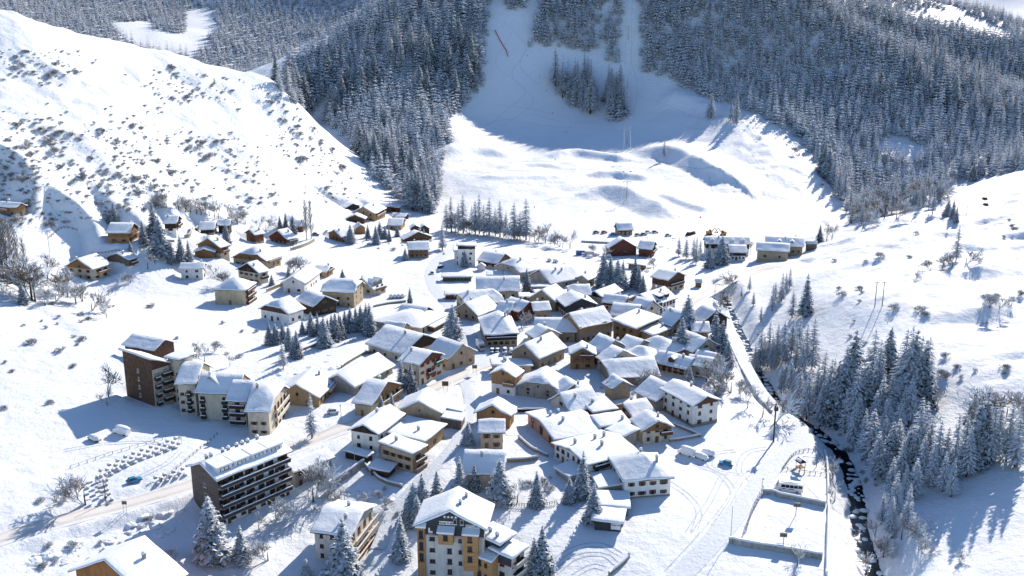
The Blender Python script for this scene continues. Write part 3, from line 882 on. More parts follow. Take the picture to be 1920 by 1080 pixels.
DOOR = {k: _d.mesh("door", M[k]) for k in ('wood', 'wood_brown', 'frame_b', 'frame_w')}
_c = MB(); _c.box(-0.35, 0.35, -0.3, 0.3, -1.2, 1.1); _c.box(-0.45, 0.45, -0.4, 0.4, 1.1, 1.22); _c.box(-0.25, 0.25, -0.2, 0.2, 1.22, 1.5)
CHIM = {k: _c.mesh("chimney", M[k]) for k in ('concrete', 'white', 'stone')}
_c = MB(); _c.prism([(-.45, -.4, 1.23), (.45, -.4, 1.23), (.45, .4, 1.23), (-.45, .4, 1.23)], [(-.3, -.25, 1.75), (.3, -.25, 1.75), (.3, .25, 1.75), (-.3, .25, 1.75)])
CHIM_SNOW = _c.mesh("snow", M['roof_snow'], True)

class Frame:
    """a wing of a building: its own local axes under the building's Empty"""
    def __init__(self, root, mat): self.root, self.m = root, mat
    def add(self, name, me, loc=(0, 0, 0), rz=0.0, sc=(1, 1, 1), parent=None):
        o = bpy.data.objects.new(name, me)
        local = Matrix.Translation(loc) @ Matrix.Rotation(rz, 4, 'Z') @ Matrix.Diagonal((*sc, 1))
        if parent is None:
            o.matrix_basis = self.m @ local; link(o, self.root)
        else:
            o.matrix_basis = parent.matrix_basis.inverted() @ self.m @ local; link(o, parent)
        return o

def roof_polys(typ, L, W, he, rise, sgn, k=0.9, t=0.5):
    hx, hy = L / 2, W / 2; hr = he + rise
    A, B, E, F = (-hx, -hy, he), (hx, -hy, he), (hx, hy, he), (-hx, hy, he)
    if typ == 'gable':
        C, D = (hx, 0, hr), (-hx, 0, hr)
        return [[A, B, C, D], [D, C, E, F]], [A, B, C, E, F, D]
    if typ == 'hip':
        q = max(0.15, hx - hy * k); C, D = (q, 0, hr), (-q, 0, hr)
        return [[A, B, C, D], [B, E, C], [E, F, D, C], [F, A, D]], [A, B, E, F]
    if typ in ('half', 'halfnear'):
        i = hy * (1 - t) * 0.9; zt = he + rise * t; yt = hy * (1 - t)
        A1, F1 = (-hx, -yt, zt), (-hx, yt, zt); D = (-hx + i, 0, hr)
        if typ == 'half':
            B1, E1 = (hx, -yt, zt), (hx, yt, zt); C = (hx - i, 0, hr)
            return [[A, B, B1, C, D, A1], [F1, D, C, E1, E, F], [A1, D, F1], [B1, E1, C]], [A, B, B1, E1, E, F, F1, A1]
        C = (hx, 0, hr)
        return [[A, B, C, D, A1], [F1, D, C, E, F], [A1, D, F1]], [A, B, C, E, F, F1, A1]
    if typ in ('shed', 'flat'):
        if sgn < 0: E, F = (hx, hy, hr), (-hx, hy, hr)
        else: A, B = (-hx, -hy, hr), (hx, -hy, hr)
        return [[A, B, E, F]], [A, B, E, F]
    if typ == 'shedx':                                            # falls along the length, high at the far end
        B, E = (hx, -hy, hr), (hx, hy, hr)
        return [[A, B, E, F]], [A, B, E, F]

def roof_slab(polys, outline, th):
    mb = MB()
    for p in polys:
        mb.poly(p); mb.poly([(x, y, z - th) for x, y, z in reversed(p)])
    n = len(outline)
    for k in range(n):
        a, b = outline[k], outline[(k + 1) % n]
        mb.poly([(a[0], a[1], a[2] - th), (b[0], b[1], b[2] - th), b, a])
    return mb

def snow_mesh(polys, outline, L, W, th, seed, mat, lump=0.13):
    hx, hy = L / 2, W / 2
    def mv(p, d, dz):
        x, y, z = p
        if abs(abs(x) - hx) < 0.02: x -= math.copysign(d, x)
        if abs(abs(y) - hy) < 0.02: y -= math.copysign(d, y)
        return (x, y, z + dz)
    bm = bmesh.new(); cache = {}
    def vt(c):
        k = (round(c[0], 3), round(c[1], 3), round(c[2], 3))
        if k not in cache: cache[k] = bm.verts.new(c)
        return cache[k]
    ins = min(0.35, W * 0.15, L * 0.15)
    top = []
    for p in polys:
        try: top.append(bm.faces.new([vt(mv(q, ins, th)) for q in p]))
        except ValueError: pass
    bmesh.ops.triangulate(bm, faces=[f for f in top if len(f.verts) > 4])
    for _ in range(2):
        bmesh.ops.subdivide_edges(bm, edges=bm.edges[:], cuts=1, use_grid_fill=True)
    r = Vector((seed * 13.7, seed * 3.1, 0))
    for v in bm.verts:
        nz = mnoise.noise(v.co * 0.45 + r) * lump * 2 + mnoise.noise(v.co * 1.3 + r) * lump
        v.co.z += nz
    rim = [e for e in bm.edges if e.is_boundary]
    # skirts: out and down along the border
    out = {}
    for e in rim:
        for v in e.verts:
            if v not in out:
                c = v.co; x, y = c.x, c.y
                ox = math.copysign(ins + 0.07, x) if abs(abs(x) - (hx - ins)) < 0.03 else 0
                oy = math.copysign(ins + 0.07, y) if abs(abs(y) - (hy - ins)) < 0.03 else 0
                m1 = bm.verts.new((x + ox * 0.8, y + oy * 0.8, c.z - th * 0.22)); m2 = bm.verts.new((x + ox, y + oy, c.z - th * 0.62)); m3 = bm.verts.new((x + ox * 0.9, y + oy * 0.9, c.z - th - 0.03))
                out[v] = (m1, m2, m3)
    for e in rim:
        a, b = e.verts; pa, pb = out[a], out[b]
        ch = [(a, b), (pa[0], pb[0]), (pa[1], pb[1]), (pa[2], pb[2])]
        for i in range(3):
            try: bm.faces.new((ch[i][0], ch[i + 1][0], ch[i + 1][1], ch[i][1]))
            except ValueError: pass
    bmesh.ops.recalc_face_normals(bm, faces=bm.faces[:])
    me = bpy.data.meshes.new("snow"); bm.to_mesh(me); bm.free()
    me.materials.append(mat); me.polygons.foreach_set("use_smooth", [True] * len(me.polygons)); me.update()
    return me

def wall_body(typ, L, W, ze, rise, pitch_t, z0, sgn, zcut=None, grow=0.0, t=0.5):
    """wall shell from z0 (or zcut) up to the underside of the roof; L, W are wall sizes, ze wall-top height at the eaves"""
    hx, hy = L / 2 + grow, W / 2 + grow; mb = MB(); zb = z0 if zcut is None else zcut
    if typ == 'hip': prof = [(-hy, ze), (hy, ze)]
    elif typ in ('shed', 'flat'): prof = [(-hy, ze), (hy, ze + rise)] if sgn < 0 else [(-hy, ze + rise), (hy, ze)]
    elif typ in ('half', 'halfnear'): prof = [(-hy, ze), (-hy * (1 - t), ze + rise * t), (hy * (1 - t), ze + rise * t), (hy, ze)]
    elif typ == 'shedx':
        mb.prism([(-hx, -hy, zb), (hx, -hy, zb), (hx, hy, zb), (-hx, hy, zb)], [(-hx, -hy, ze), (hx, -hy, ze + rise), (hx, hy, ze + rise), (-hx, hy, ze)])
        return mb
    else: prof = [(-hy, ze), (0, ze + rise), (hy, ze)]
    ring = [(-hy, zb)] + prof + [(hy, zb)]
    lo = [(-hx, y, z) for y, z in ring]; hi = [(hx, y, z) for y, z in ring]
    mb.prism(lo, hi)
    return mb

HOUSES = {}
STATS = []
def house(crop, n, vb, r, l, apex, ax, label, name='chalet', cat='house', wall='cream', top=None, topz=2.8, gable=None, roof='gable', oh=0.8, wg=None, ws=None,
          balc=(), chim=1, snow=None, th=None, shut=None, into=None, rise=None, L_=None, W_=None, base=None, frame='frame_b', chimm='concrete', fasc='fascia', win=1.0, near=None, he_=None, seed=None, group=None, door=True, z0=None, world=None):
    rnd = random.Random(label if seed is None else seed)
    if snow is None: snow = rnd.choice(['roof_snow', 'roof_snow', 'roof_snow', 'roof_snow_worn'])
    if th is None: th = rnd.uniform(0.3, 0.58)
    if shut is None and cat == 'house' and rnd.random() < 0.35: shut = 'shutter'
    n, r, l = cpx(crop, n), cpx(crop, r), cpx(crop, l)
    vb = CROP[crop][1] + vb / 4.0; va = CROP[crop][1] + apex / 4.0
    VP = 540 + FPX * CP / SP                              # verticals run to the nadir point
    ub = n[0] + (960 - n[0]) * (vb - n[1]) / (VP - n[1])
    g = ground(ub, vb, near)
    ze = z_at(n[1], g.y)
    hmin = he_ if he_ else (4.4 if cat in ('house', 'barn', 'building') else 2.3)
    if he_ or ze - g.z < (2.7 if cat in ('house', 'barn', 'building') else 2.0):     # foot hidden behind other things: stand the eaves corner hmin above the ground
        p = on_plane(n[0], n[1], g.z + hmin)
        for _ in range(4): p = on_plane(n[0], n[1], gz(p.x, p.y) + hmin)
        g = Vector((p.x, p.y, p.z - hmin)); ze = p.z
    Nn = Vector((g.x, g.y, ze))
    a = (on_plane(r[0], r[1], ze) - Nn).to_2d(); b = (on_plane(l[0], l[1], ze) - Nn).to_2d()
    al, be = math.atan2(a.y, a.x), math.atan2(b.y, b.x)
    dev = (be - al - math.pi / 2 + math.pi) % (2 * math.pi) - math.pi
    # trust the wall that runs more across the picture
    wa, wb = abs(r[0] - n[0]) + 1e-3, abs(l[0] - n[0]) + 1e-3
    al2 = al + dev * wb ** 2 / (wa ** 2 + wb ** 2)
    def span(u, ang, raw):
        dx, dy = math.cos(ang), math.sin(ang); kk = (u - 960) / FPX
        dep = Nn.y * CP - (Nn.z - CAM_H) * SP
        den = dx - kk * dy * CP
        if abs(den) < 0.3: return raw
        s = (kk * dep - Nn.x) / den
        return s if s > 1.5 else raw
    la = span(r[0], al2, a.length); lb = span(l[0], al2 + math.pi / 2, b.length)
    if ax == 'r':
        Lr, Wr, ang, sgn = la, lb, al2, -1
        if W_: Wr = W_
        if L_: Lr = L_
        cen = Vector((Lr / 2, Wr / 2))
    else:
        Lr, Wr, ang, sgn = lb, la, al2 + math.pi / 2, 1
        if W_: Wr = W_
        if L_: Lr = L_
        cen = Vector((Lr / 2, -Wr / 2))
    ca, sa = math.cos(ang), math.sin(ang)
    small = cat in ('house', 'barn', 'building')
    if not W_: Wr = max(Wr, 7.0 if small else 3.4)
    if not L_: Lr = max(Lr, 7.0 if small else 3.4)
    pitched = roof in ('gable', 'hip', 'half', 'halfnear')
    kz = (z_at(va, 100.0) - CAM_H) / 100.0
    dyc = abs(ca)                                         # metres away from the camera per metre across the ridge
    if pitched and rise is None:
        y0 = Nn.y + (abs(sa) * Lr / 2 if roof == 'hip' else 0)
        need = CAM_H + y0 * kz - ze
        w2 = 2 * need / (0.52 - kz * dyc)
        if not W_ and w2 > Wr and small: Wr = min(w2, Wr * 1.9, 24)
    cen = Vector((Lr / 2, Wr / 2)) if ax == 'r' else Vector((Lr / 2, -Wr / 2))
    C = Vector((Nn.x + ca * cen.x - sa * cen.y, Nn.y + sa * cen.x + ca * cen.y, g.z))
    gm = (Nn.x - sa * cen.y, Nn.y + ca * cen.y)
    hz = z_at(va, gm[1] if roof not in ('hip',) else C.y)
    if roof in ('shed', 'flat'): hz = z_at(va, Nn.y - sgn * ca * Wr)
    rs_ = (hz - ze) if rise is None else rise
    if rise is None:
        lo_, hi_ = (0.16, 0.66) if pitched else (0.0, 0.35)
        rs_ = min(max(rs_, lo_ * Wr / 2), hi_ * Wr / (2 if lo_ else 1))
    if small and into is None and crop in 'BCDE' and not L_:
        Lr *= 1.09; Wr *= 1.1; rs_ *= 1.06
    if world:                                             # ridge given as two world points: (front, back, width, rise, eaves height)
        f_, b_, Wr, rs_, he_w = world
        d_ = (b_ - f_).to_2d(); Lr = d_.length; ang = math.atan2(d_.y, d_.x); sgn = -1
        C = Vector(((f_.x + b_.x) / 2, (f_.y + b_.y) / 2, f_.z - rs_ - he_w)); g = C.copy(); ze = g.z + he_w
        ca, sa = math.cos(ang), math.sin(ang)
    he = ze - g.z
    STATS.append("%-28s L %.1f W %.1f he %.1f rise %.1f ang %.0f dev %.0f  @(%.0f,%.0f,%.1f)" % (label[:28], Lr, Wr, he, rs_, math.degrees(ang), math.degrees(dev), C.x, C.y, g.z))
    if not label.startswith(("grey boarded barn", "five storey", "grey hall with plain")): PADS.append((C.copy(), ang, Lr, Wr, g.z))
    if into is None:
        root = empty(name, C, ang); tag(root, label, cat, group)
        fr = Frame(root, Matrix.Identity(4))
    else:
        root = into['root']
        rm = Matrix.Translation(root.location) @ Matrix.Rotation(root.rotation_euler.z, 4, 'Z')
        fr = Frame(root, rm.inverted() @ Matrix.Translation(C) @ Matrix.Rotation(ang, 4, 'Z'))
    oh = min(oh, Wr * 0.12, Lr * 0.12)
    tp = rs_ / (Wr / 2) if roof in ('gable', 'hip', 'half', 'halfnear') else (rs_ / Wr if roof in ('shed', 'flat') else 0)
    th_r = 0.22
    zw = he + oh * tp - th_r - 0.01
    Lw, Ww = Lr - 2 * oh, Wr - 2 * oh
    rw = (rs_ - oh * tp) if roof in ('gable', 'hip', 'half', 'halfnear') else (rs_ * Ww / Wr if roof in ('shed', 'flat') else rs_ * Lw / Lr)
    if roof == 'half' or roof == 'halfnear':
        pass
    zbot = -6.0
    fr.add("wall", wall_body(roof, Lw, Ww, zw, rw, tp, zbot, sgn).mesh("wall", M[wall]))
    if top:
        fr.add("cladding", wall_body(roof, Lw, Ww, zw - 0.004, rw, tp, zbot, sgn, zcut=topz, grow=0.06).mesh("cladding", M[top]))
    if base:
        mb = MB(); mb.box(-Lw / 2 - 0.08, Lw / 2 + 0.08, -Ww / 2 - 0.08, Ww / 2 + 0.08, -6.01, base[1]); fr.add("plinth", mb.mesh("plinth", M[base[0]]))
    if gable and roof in ('gable', 'half', 'halfnear'):
        for sx in ((-1, 1) if roof != 'hip' else ()):
            mb = MB(); x0, x1 = (sx * (Lw / 2 + 0.065), sx * (Lw / 2 - 0.1))
            hy = Ww / 2 + 0.01; zg = zw - 0.5
            tri = [(-hy, zg), (hy, zg), (hy, zw - 0.02)] + ([(0, zw + rw - 0.02)] if roof == 'gable' or (roof == 'halfnear' and sx > 0) else [(hy * 0.5, zw + rw * 0.5 - 0.02), (-hy * 0.5, zw + rw * 0.5 - 0.02)]) + [(-hy, zw - 0.02)]
            mb.prism([(x0, y, z) for y, z in tri], [(x1, y, z) for y, z in tri]) if sx < 0 else mb.prism([(x1, y, z) for y, z in tri], [(x0, y, z) for y, z in tri])
            fr.add("gable_cladding", mb.mesh("gable_cladding", M[gable]))
    polys, outl = roof_polys(roof, Lr, Wr, he, rs_, sgn)
    ro = fr.add("roof", roof_slab(polys, outl, th_r).mesh("roof", M[fasc]))
    fr.add("snow", snow_mesh(polys, outl, Lr, Wr, th, rnd.random() * 40, M[snow]), parent=ro)
    def rz_at(x, y):
        if roof in ('gable', 'half', 'halfnear', 'hip'): 
            z = he + rs_ * (1 - abs(y) / (Wr / 2))
            return z
        if roof in ('shed', 'flat'): return he + rs_ * (0.5 - sgn * -1 * -y / Wr) if sgn > 0 else he + rs_ * (0.5 + y / Wr)
        return he + rs_ * (0.5 + x / Lr)
    for k in range(chim):
        cx, cyy = rnd.uniform(-0.32, 0.32) * Lr, rnd.choice((-1, 1)) * rnd.uniform(0.08, 0.22) * Wr
        c = fr.add("chimney", CHIM[chimm], (cx, cyy, rz_at(cx, cyy) + 0.2))
        fr.add("snow", CHIM_SNOW, (cx, cyy, rz_at(cx, cyy) + 0.2), parent=c)
    # openings: face 'g' is the gable end nearest the camera (x = -L/2), 's' the eaves side towards it
    def face(nm):
        if nm == 'g': return ((-Lw / 2), 0, -math.pi / 2, Ww)
        if nm == 'h': return ((Lw / 2), 0, math.pi / 2, Ww)
        if nm == 's': return (0, sgn * Ww / 2, 0 if sgn < 0 else math.pi, Lw)
        return (0, -sgn * Ww / 2, math.pi if sgn < 0 else 0, Lw)
    def at_face(nm, x, z, out=0.0):
        fx_, fy_, rz, _ = face(nm)
        dx, dy = math.cos(rz), math.sin(rz)
        return ((fx_ + dx * x + dy * out, fy_ + dy * x - dx * out, z), rz)
    clad = 0.06 if top else 0.0
    def window(nm, x, z, w=1.0, h=1.2, style=None, fk=None):
        o = clad if z > topz - 0.2 else (0.08 if base and z < base[1] else 0.0)
        if gable and nm in 'gh' and z + h > zw - 0.6: o = 0.068
        loc, rz = at_face(nm, x, z, o + 0.02)
        wn_ = fr.add("window", WIN[fk or frame], loc, rz, (w, 1, h))
        fr.add("pane", PANE, loc, rz, (w, 1, h), parent=wn_)
        st = style or shut
        if st:
            for sx in (-1, 1):
                l2, _ = at_face(nm, x + sx * (w * 0.5 + 0.28), z, o + 0.015)
                fr.add("shutter", SHUT[st], l2, rz, (0.5, 1, h), parent=wn_)
        return wn_
    doors = 0
    for nm, spec in (('g', wg), ('s', ws), ('h', wg), ('b', ws)):
        Lf = face(nm)[3]
        hidden = nm in 'hb'
        if spec == 0: continue
        cols, fl = spec if spec else (max(1, int((Lf - 0.8) / 3.3)), max(1, int((he + 0.3) / 2.75)))
        if hidden: cols = max(1, cols // 2)
        for k in range(fl):
            z = 0.95 + k * 2.75
            if z + 1.2 > zw - 0.1: z = zw - 1.35
            if z < 0.2: continue
            for c in range(cols):
                if rnd.random() < 0.13 and not spec: continue
                x = (c + 0.5) / cols * (Lf - 0.8) - (Lf - 0.8) / 2 + (rnd.uniform(-0.3, 0.3) if not spec else 0)
                if k == 0 and doors == 0 and door and not hidden and rnd.random() < 0.5:
                    loc, rz = at_face(nm, x, 0.0, (0.08 if base else 0) + 0.02); doors += 1
                    fr.add("door", DOOR[rnd.choice(['wood', 'wood_brown', 'frame_b'])], loc, rz, (1.1, 1, 2.1)); continue
                window(nm, x, z, rnd.choice([0.9, 1.0, 1.25, 1.5]) * win, rnd.choice([1.0, 1.2, 1.2]) * win)
        if nm in 'gh' and roof in ('gable', 'half', 'halfnear') and rs_ > 2.4:
            window(nm, 0, zw + 0.1, 0.9 * win, 1.0 * win)
    H = dict(root=root, fr=fr, L=Lw, W=Ww, Lr=Lr, Wr=Wr, he=he, rise=rs_, sgn=sgn, zw=zw, face=face, at=at_face, window=window, C=C, ang=ang, rz=rz_at, oh=oh, tp=tp)
    for bspec in balc: balcony(H, *bspec)
    HOUSES[label] = H
    return H

def balcony(H, nm, z, x0, x1, mat='wood', depth=1.3, closed=True, rail='panel', snow=True, slab=None):
    """slab, railing and a dark door behind; x0, x1 run 0..1 along the wall"""
    fr = H['fr']; Lf = H['face'](nm)[3]
    a, b = (x0 - 0.5) * Lf, (x1 - 0.5) * Lf
    loc, rz = H['at'](nm, 0, z, 0.0)
    mb = MB(); mb.box(a, b, -depth, 0.02, -0.16, 0.0)
    bo = fr.add("balcony", mb.mesh("balcony", M[slab or mat]), loc, rz)
    rb = MB()
    if rail == 'panel':
        rb.box(a, b, -depth - 0.03, -depth + 0.05, 0.08, 0.95); rb.box(a - 0.03, a + 0.05, -depth + 0.05, 0, 0.08, 0.95); rb.box(b - 0.05, b + 0.03, -depth + 0.05, 0, 0.08, 0.95)
    else:
        nb = max(2, int((b - a) / 0.3))
        for i in range(nb + 1):
            x = a + (b - a) * i / nb; rb.box(x - 0.03, x + 0.03, -depth - 0.02, -depth + 0.04, 0.0, 0.95)
        rb.box(a, b, -depth - 0.03, -depth + 0.05, 0.95, 1.03)
        for x in (a, b): rb.box(x - 0.04, x + 0.04, -depth + 0.05, 0, 0.9, 1.0)
    fr.add("railing", rb.mesh("railing", M[mat]), loc, rz, parent=bo)
    if snow:
        sb = MB(); sb.box(a - 0.05, b + 0.05, -depth - 0.1, -depth + 0.12, 1.0 if rail != 'panel' else 0.96, 1.18)
        fr.add("snow", sb.mesh("snow", M['roof_snow']), loc, rz, parent=bo)
    nd = max(1, int((b - a) / 3.2))
    for i in range(nd):
        x = a + (b - a) * (i + 0.5) / nd
        l2, r2 = H['at'](nm, x, z + 0.02, 0.03)
        w = fr.add("window", WIN['frame_b'], l2, r2, (1.5, 1, 2.0)); fr.add("pane", PANE, l2, r2, (1.5, 1, 2.0), parent=w)

def dormer(H, x, w=2.2, h=1.3, side=None, mat='white', gabled=True):
    """a small roofed dormer on the slope towards the camera, with its own window"""
    fr = H['fr']; s = H['sgn'] if side is None else side
    y0 = s * H['Wr'] * 0.36; z0 = H['rz'](0, y0); zr = H['rz'](0, 0)
    zt = z0 + h + 0.2
    yb = s * max(0.02 * H['Wr'], H['Wr'] / 2 * (1 - (zt + 0.5 - H['he']) / max(0.1, H['rise'])))
    mb = MB()
    if gabled:
        prof = [(x - w / 2, z0 - 0.6), (x + w / 2, z0 - 0.6), (x + w / 2, zt), (x, zt + 0.7), (x - w / 2, zt)]
    else:
        prof = [(x - w / 2, z0 - 0.6), (x + w / 2, z0 - 0.6), (x + w / 2, zt), (x - w / 2, zt)]
    ya, yz = (y0, yb) if s < 0 else (yb, y0)
    mb.prism([(p, ya, z) for p, z in reversed(prof)], [(p, yz, z) for p, z in reversed(prof)])
    d = fr.add("dormer", mb.mesh("dormer", M[mat]))
    rb = MB(); o = 0.25; e = s * 0.35
    y1 = y0 + e
    if gabled:
        for sx in (-1, 1):
            q = [(x, y1, zt + 0.72), (x + sx * (w / 2 + o), y1, zt - 0.2), (x + sx * (w / 2 + o), yb, zt - 0.2), (x, yb, zt + 0.72)]
            rb.prism(q, [(a, b, c + 0.35) for a, b, c in q])
    else:
        q = [(x - w / 2 - o, y1, zt), (x + w / 2 + o, y1, zt), (x + w / 2 + o, yb, zt + 0.5), (x - w / 2 - o, yb, zt + 0.5)]
        rb.prism(q, [(a, b, c + 0.4) for a, b, c in q])
    fr.add("snow", rb.mesh("snow", M['roof_snow']), parent=d)
    rz = 0 if s < 0 else math.pi
    wn_ = fr.add("window", WIN['frame_b'], (x, y0 + s * 0.02, z0 + 0.25), rz, (w * 0.6, 1, h * 0.75), parent=d)
    return d

def leanto(H, nm, x0, x1, depth, h_in, h_out, mat='wood_brown', snow=True):
    """low lean-to roof volume against a wall"""
    fr = H['fr']; Lf = H['face'](nm)[3]; a, b = (x0 - 0.5) * Lf, (x1 - 0.5) * Lf
    loc, rz = H['at'](nm, 0, 0, 0)
    mb = MB()
    mb.prism([(a, -depth, -5), (b, -depth, -5), (b, 0.02, -5), (a, 0.02, -5)], [(a, -depth, h_out), (b, -depth, h_out), (b, 0.02, h_in), (a, 0.02, h_in)])
    w = fr.add("annex", mb.mesh("annex", M[mat]), loc, rz)
    sb = MB(); o = 0.45
    q = [(a - o, -depth - o, h_out + 0.02), (b + o, -depth - o, h_out + 0.02), (b + o, 0.02, h_in + 0.05), (a - o, 0.02, h_in + 0.05)]
    sb.prism(q, [(x * 0.99, y * 0.97, z + 0.42) for x, y, z in q])
    fr.add("snow", sb.mesh("snow", M['roof_snow']), loc, rz, parent=w)
    g = MB(); 
    return w

def panel(H, nm, x0, x1, z0, z1, mat, out=0.06, name="panel"):
    """a flat cladding board on a wall face, proud of it"""
    fr = H['fr']; Lf = H['face'](nm)[3]; a, b = (x0 - 0.5) * Lf, (x1 - 0.5) * Lf
    loc, rz = H['at'](nm, 0, 0, 0)
    mb = MB(); mb.box(a, b, -out, 0.03, z0, z1)
    return fr.add(name, mb.mesh(name, M[mat]), loc, rz)

def bay(H, nm, x0, x1, z0, z1, depth, mat, wins, snow=True):
    """a projecting bay with its own little snowy roof and windows"""
    fr = H['fr']; Lf = H['face'](nm)[3]; a, b = (x0 - 0.5) * Lf, (x1 - 0.5) * Lf
    loc, rz = H['at'](nm, 0, 0, 0)
    mb = MB(); mb.box(a, b, -depth, 0.03, z0, z1)
    o = fr.add("bay", mb.mesh("bay", M[mat]), loc, rz)
    sb = MB(); q = [(a - .3, -depth - .4, z1 + .02), (b + .3, -depth - .4, z1 + .02), (b + .3, .1, z1 + .9), (a - .3, .1, z1 + .9)]
    sb.prism(q, [(x, y * .96, z + .4) for x, y, z in q]); fr.add("snow", sb.mesh("snow", M['roof_snow']), loc, rz, parent=o)
    for fx_, z, w, hh in wins:
        l2, r2 = H['at'](nm, a + (b - a) * fx_, z, depth + .02)
        fr.add("window", WIN['frame_b'], l2, r2, (w, 1, hh), parent=o); fr.add("pane", PANE, l2, r2, (w, 1, hh), parent=o)
    return o

def text_mesh(s, size, mat, depth=0.04):
    c = bpy.data.curves.new("lettering", 'FONT'); c.body = s; c.size = size; c.extrude = depth; c.align_x = 'CENTER'; c.align_y = 'CENTER'
    t = bpy.data.objects.new("lettering", c)
    COL.objects.link(t)
    dg = bpy.context.evaluated_depsgraph_get()
    me = bpy.data.meshes.new_from_object(t.evaluated_get(dg))
    bpy.data.objects.remove(t); bpy.data.curves.remove(c)
    me.materials.clear(); me.materials.append(mat); me.name = "lettering"
    me.transform(Matrix.Rotation(math.pi / 2, 4, 'X'))
    return me

def letters(H, nm, s, x, z, size, out, mat='letter', parent=None):
    loc, rz = H['at'](nm, x, z, out)
    return H['fr'].add("lettering", text_mesh(s, size, M[mat]), loc, rz, parent=parent)

# ---------------------------------------------------------------- houses on the left hillside
h = house
h('G', (115,200), 272, (195,192), (-70,190), 165, 'l', "timber chalet with stone ground floor at the left edge of the photo", wall='stone', top='wood_orange', topz=2.4, balc=[('s', 2.6, .1, .7, 'wood_orange')])
h('G', (970,388), 468, (1015,362), (790,388), 312, 'l', "orange timber chalet on the hillside, highest on the slope beside tall spruces", wall='wood_orange', top='wood', topz=3, balc=[('g', 2.6, .1, .9, 'wood_orange')])
h('G', (1325,316), 385, (1400,298), (1218,322), 257, 'l', "dark timber chalet with white plinth behind the tallest spruce", wall='wood_dark', base=('white', 2.0), balc=[('g', 2.5, .1, .9, 'wood_brown')])
h('G', (1612,362), 404, (1645,345), (1490,366), 303, 'l', "dark chalet with blue shaded roof below the bare tree row", wall='wood_dark', base=('beige', 1.2))
h('G', (1725,331), 350, (1748,318), (1625,333), 287, 'l', "small dark chalet behind another dark chalet, nearest the bare tree row", wall='wood_dark')
H1 = h('G', (1655,500), 578, (1730,466), (1535,482), 428, 'r', "brown boarded chalet with front balcony and brown garage wing", wall='wood', base=('cream', 2.2), balc=[('s', 2.5, .1, .9, 'wood_orange')], wg=0)
h('G', (1612,530), 578, (1650,512), (1445,534), 508, 'r', "garage wing", wall='wood', into=H1, chim=0, wg=0, ws=0)
h('G', (695,662), 752, (835,627), (535,652), 582, 'r', "cream chalet with brown boarded gable and wooden side balcony", wall='cream', gable='wood', top=None, balc=[('s', 2.7, .25, .95, 'wood_orange')], wg=(3,2))
h('G', (965,592), 668, (1045,570), (785,574), 540, 'r', "grey boarded barn with white plinth beside the cream chalet", name='barn', cat='barn', wall='wood_grey', base=('white', 1.6), wg=0, balc=[('s', 2.5, .1, .9, 'wood_brown')])
h('G', (1527,655), 740, (1540,640), (1338,658), 612, 'l', "small white house standing alone below the hillside chalets", wall='white', W_=8, wg=(1,2), ws=(2,2))
h('F', (240,740), 855, (325,680), (108,735), 640, 'r', "cream hip roofed house with stacked balconies, alone on the slope", wall='yellow', roof='hip', ws=(1,1), wg=(1,1), balc=[('s', .3, .1, .9, 'wood_brown'), ('s', 2.9, .1, .9, 'wood_brown'), ('s', 5.4, .1, .9, 'wood_brown')], chim=0)
h('F', (400,522), 584, (520,470), (226,500), 425, 'r', "large stone and cream house with half hipped roof and brown gable", wall='stone_tan', gable='wood', roof='halfnear', top='beige', topz=2.6, balc=[('s', 2.9, .1, .95, 'wood_orange')])
h('F', (345,612), 700, (410,582), (190,582), 535, 'r', "cream house with dark gable and glazed ground floor", wall='cream', gable='wood_dark', wg=(4,2), balc=[('s', 2.7, .1, .9, 'wood_brown')])
h('F', (310,326), 348, (375,314), (248,312), 282, 'r', "tiny brown chalet alone in the snowfield", wall='wood_red', base=('beige', .6))
h('F', (560,362), 404, (640,345), (440,342), 290, 'r', "dark red brown chalet with wide terrace beside the poplars", wall='wood_red', base=('grey', 1.6), balc=[('s', 1.6, 0, 1, 'wood_grey')])
h('F', (680,257), 302, (702,240), (612,258), 212, 'l', "brown chalet with blue shaded roof behind the poplars", wall='wood')
# upper hamlet
h('F', (1110,103), 128, (1135,88), (990,120), 88, 'r', "dark teal shed at the top of the upper hamlet", name='shed', cat='shed', wall='dgrey', wg=0, ws=(2,1), chim=0)
U = h('F', (1340,108), 132, (1372,96), (1155,114), 84, 'l', "long low brown house with orange end tower at the top of the upper hamlet", wall='wood_brown')
h('F', (1395,118), 156, (1425,110), (1345,118), 100, 'l', "orange tower", into=U, wall='wood_red', roof='flat', rise=.2, chim=0)
h('F', (1215,166), 224, (1300,136), (1085,162), 112, 'r', "biggest tan chalet of the upper hamlet", wall='tan', balc=[('s', 2.6, .1, .9, 'wood_orange')], wg=(3,2))
h('F', (1140,204), 240, (1205,196), (985,208), 172, 'r', "low dark boarded house below the biggest tan chalet", wall='wood_brown', chim=0)
h('F', (1440,188), 200, (1476,172), (1330,182), 162, 'l', "dark shed with snowy roof above the tan gabled chalet", name='shed', cat='shed', wall='wood_dark', chim=0, wg=0)
h('F', (1415,252), 288, (1485,218), (1300,252), 198, 'l', "tan chalet whose gable faces right in the upper hamlet", wall='tan', wg=(3,2))
h('F', (1150,272), 316, (1200,255), (1068,284), 246, 'r', "small bright orange gabled chalet among conifers", wall='wood_orange', wg=0)
V = h('F', (960,342), 382, (1060,335), (850,327), 286, 'r', "orange brown chalet with wide low roof at the lower left of the hamlet", wall='wood', balc=[('s', 1.2, 0, 1, 'wood_brown')])
h('F', (1560,272), 296, (1578,262), (1515,274), 248, 'r', "smaller of two tiny brown chalets at the right end of the hamlet", wall='wood_red', chim=0)
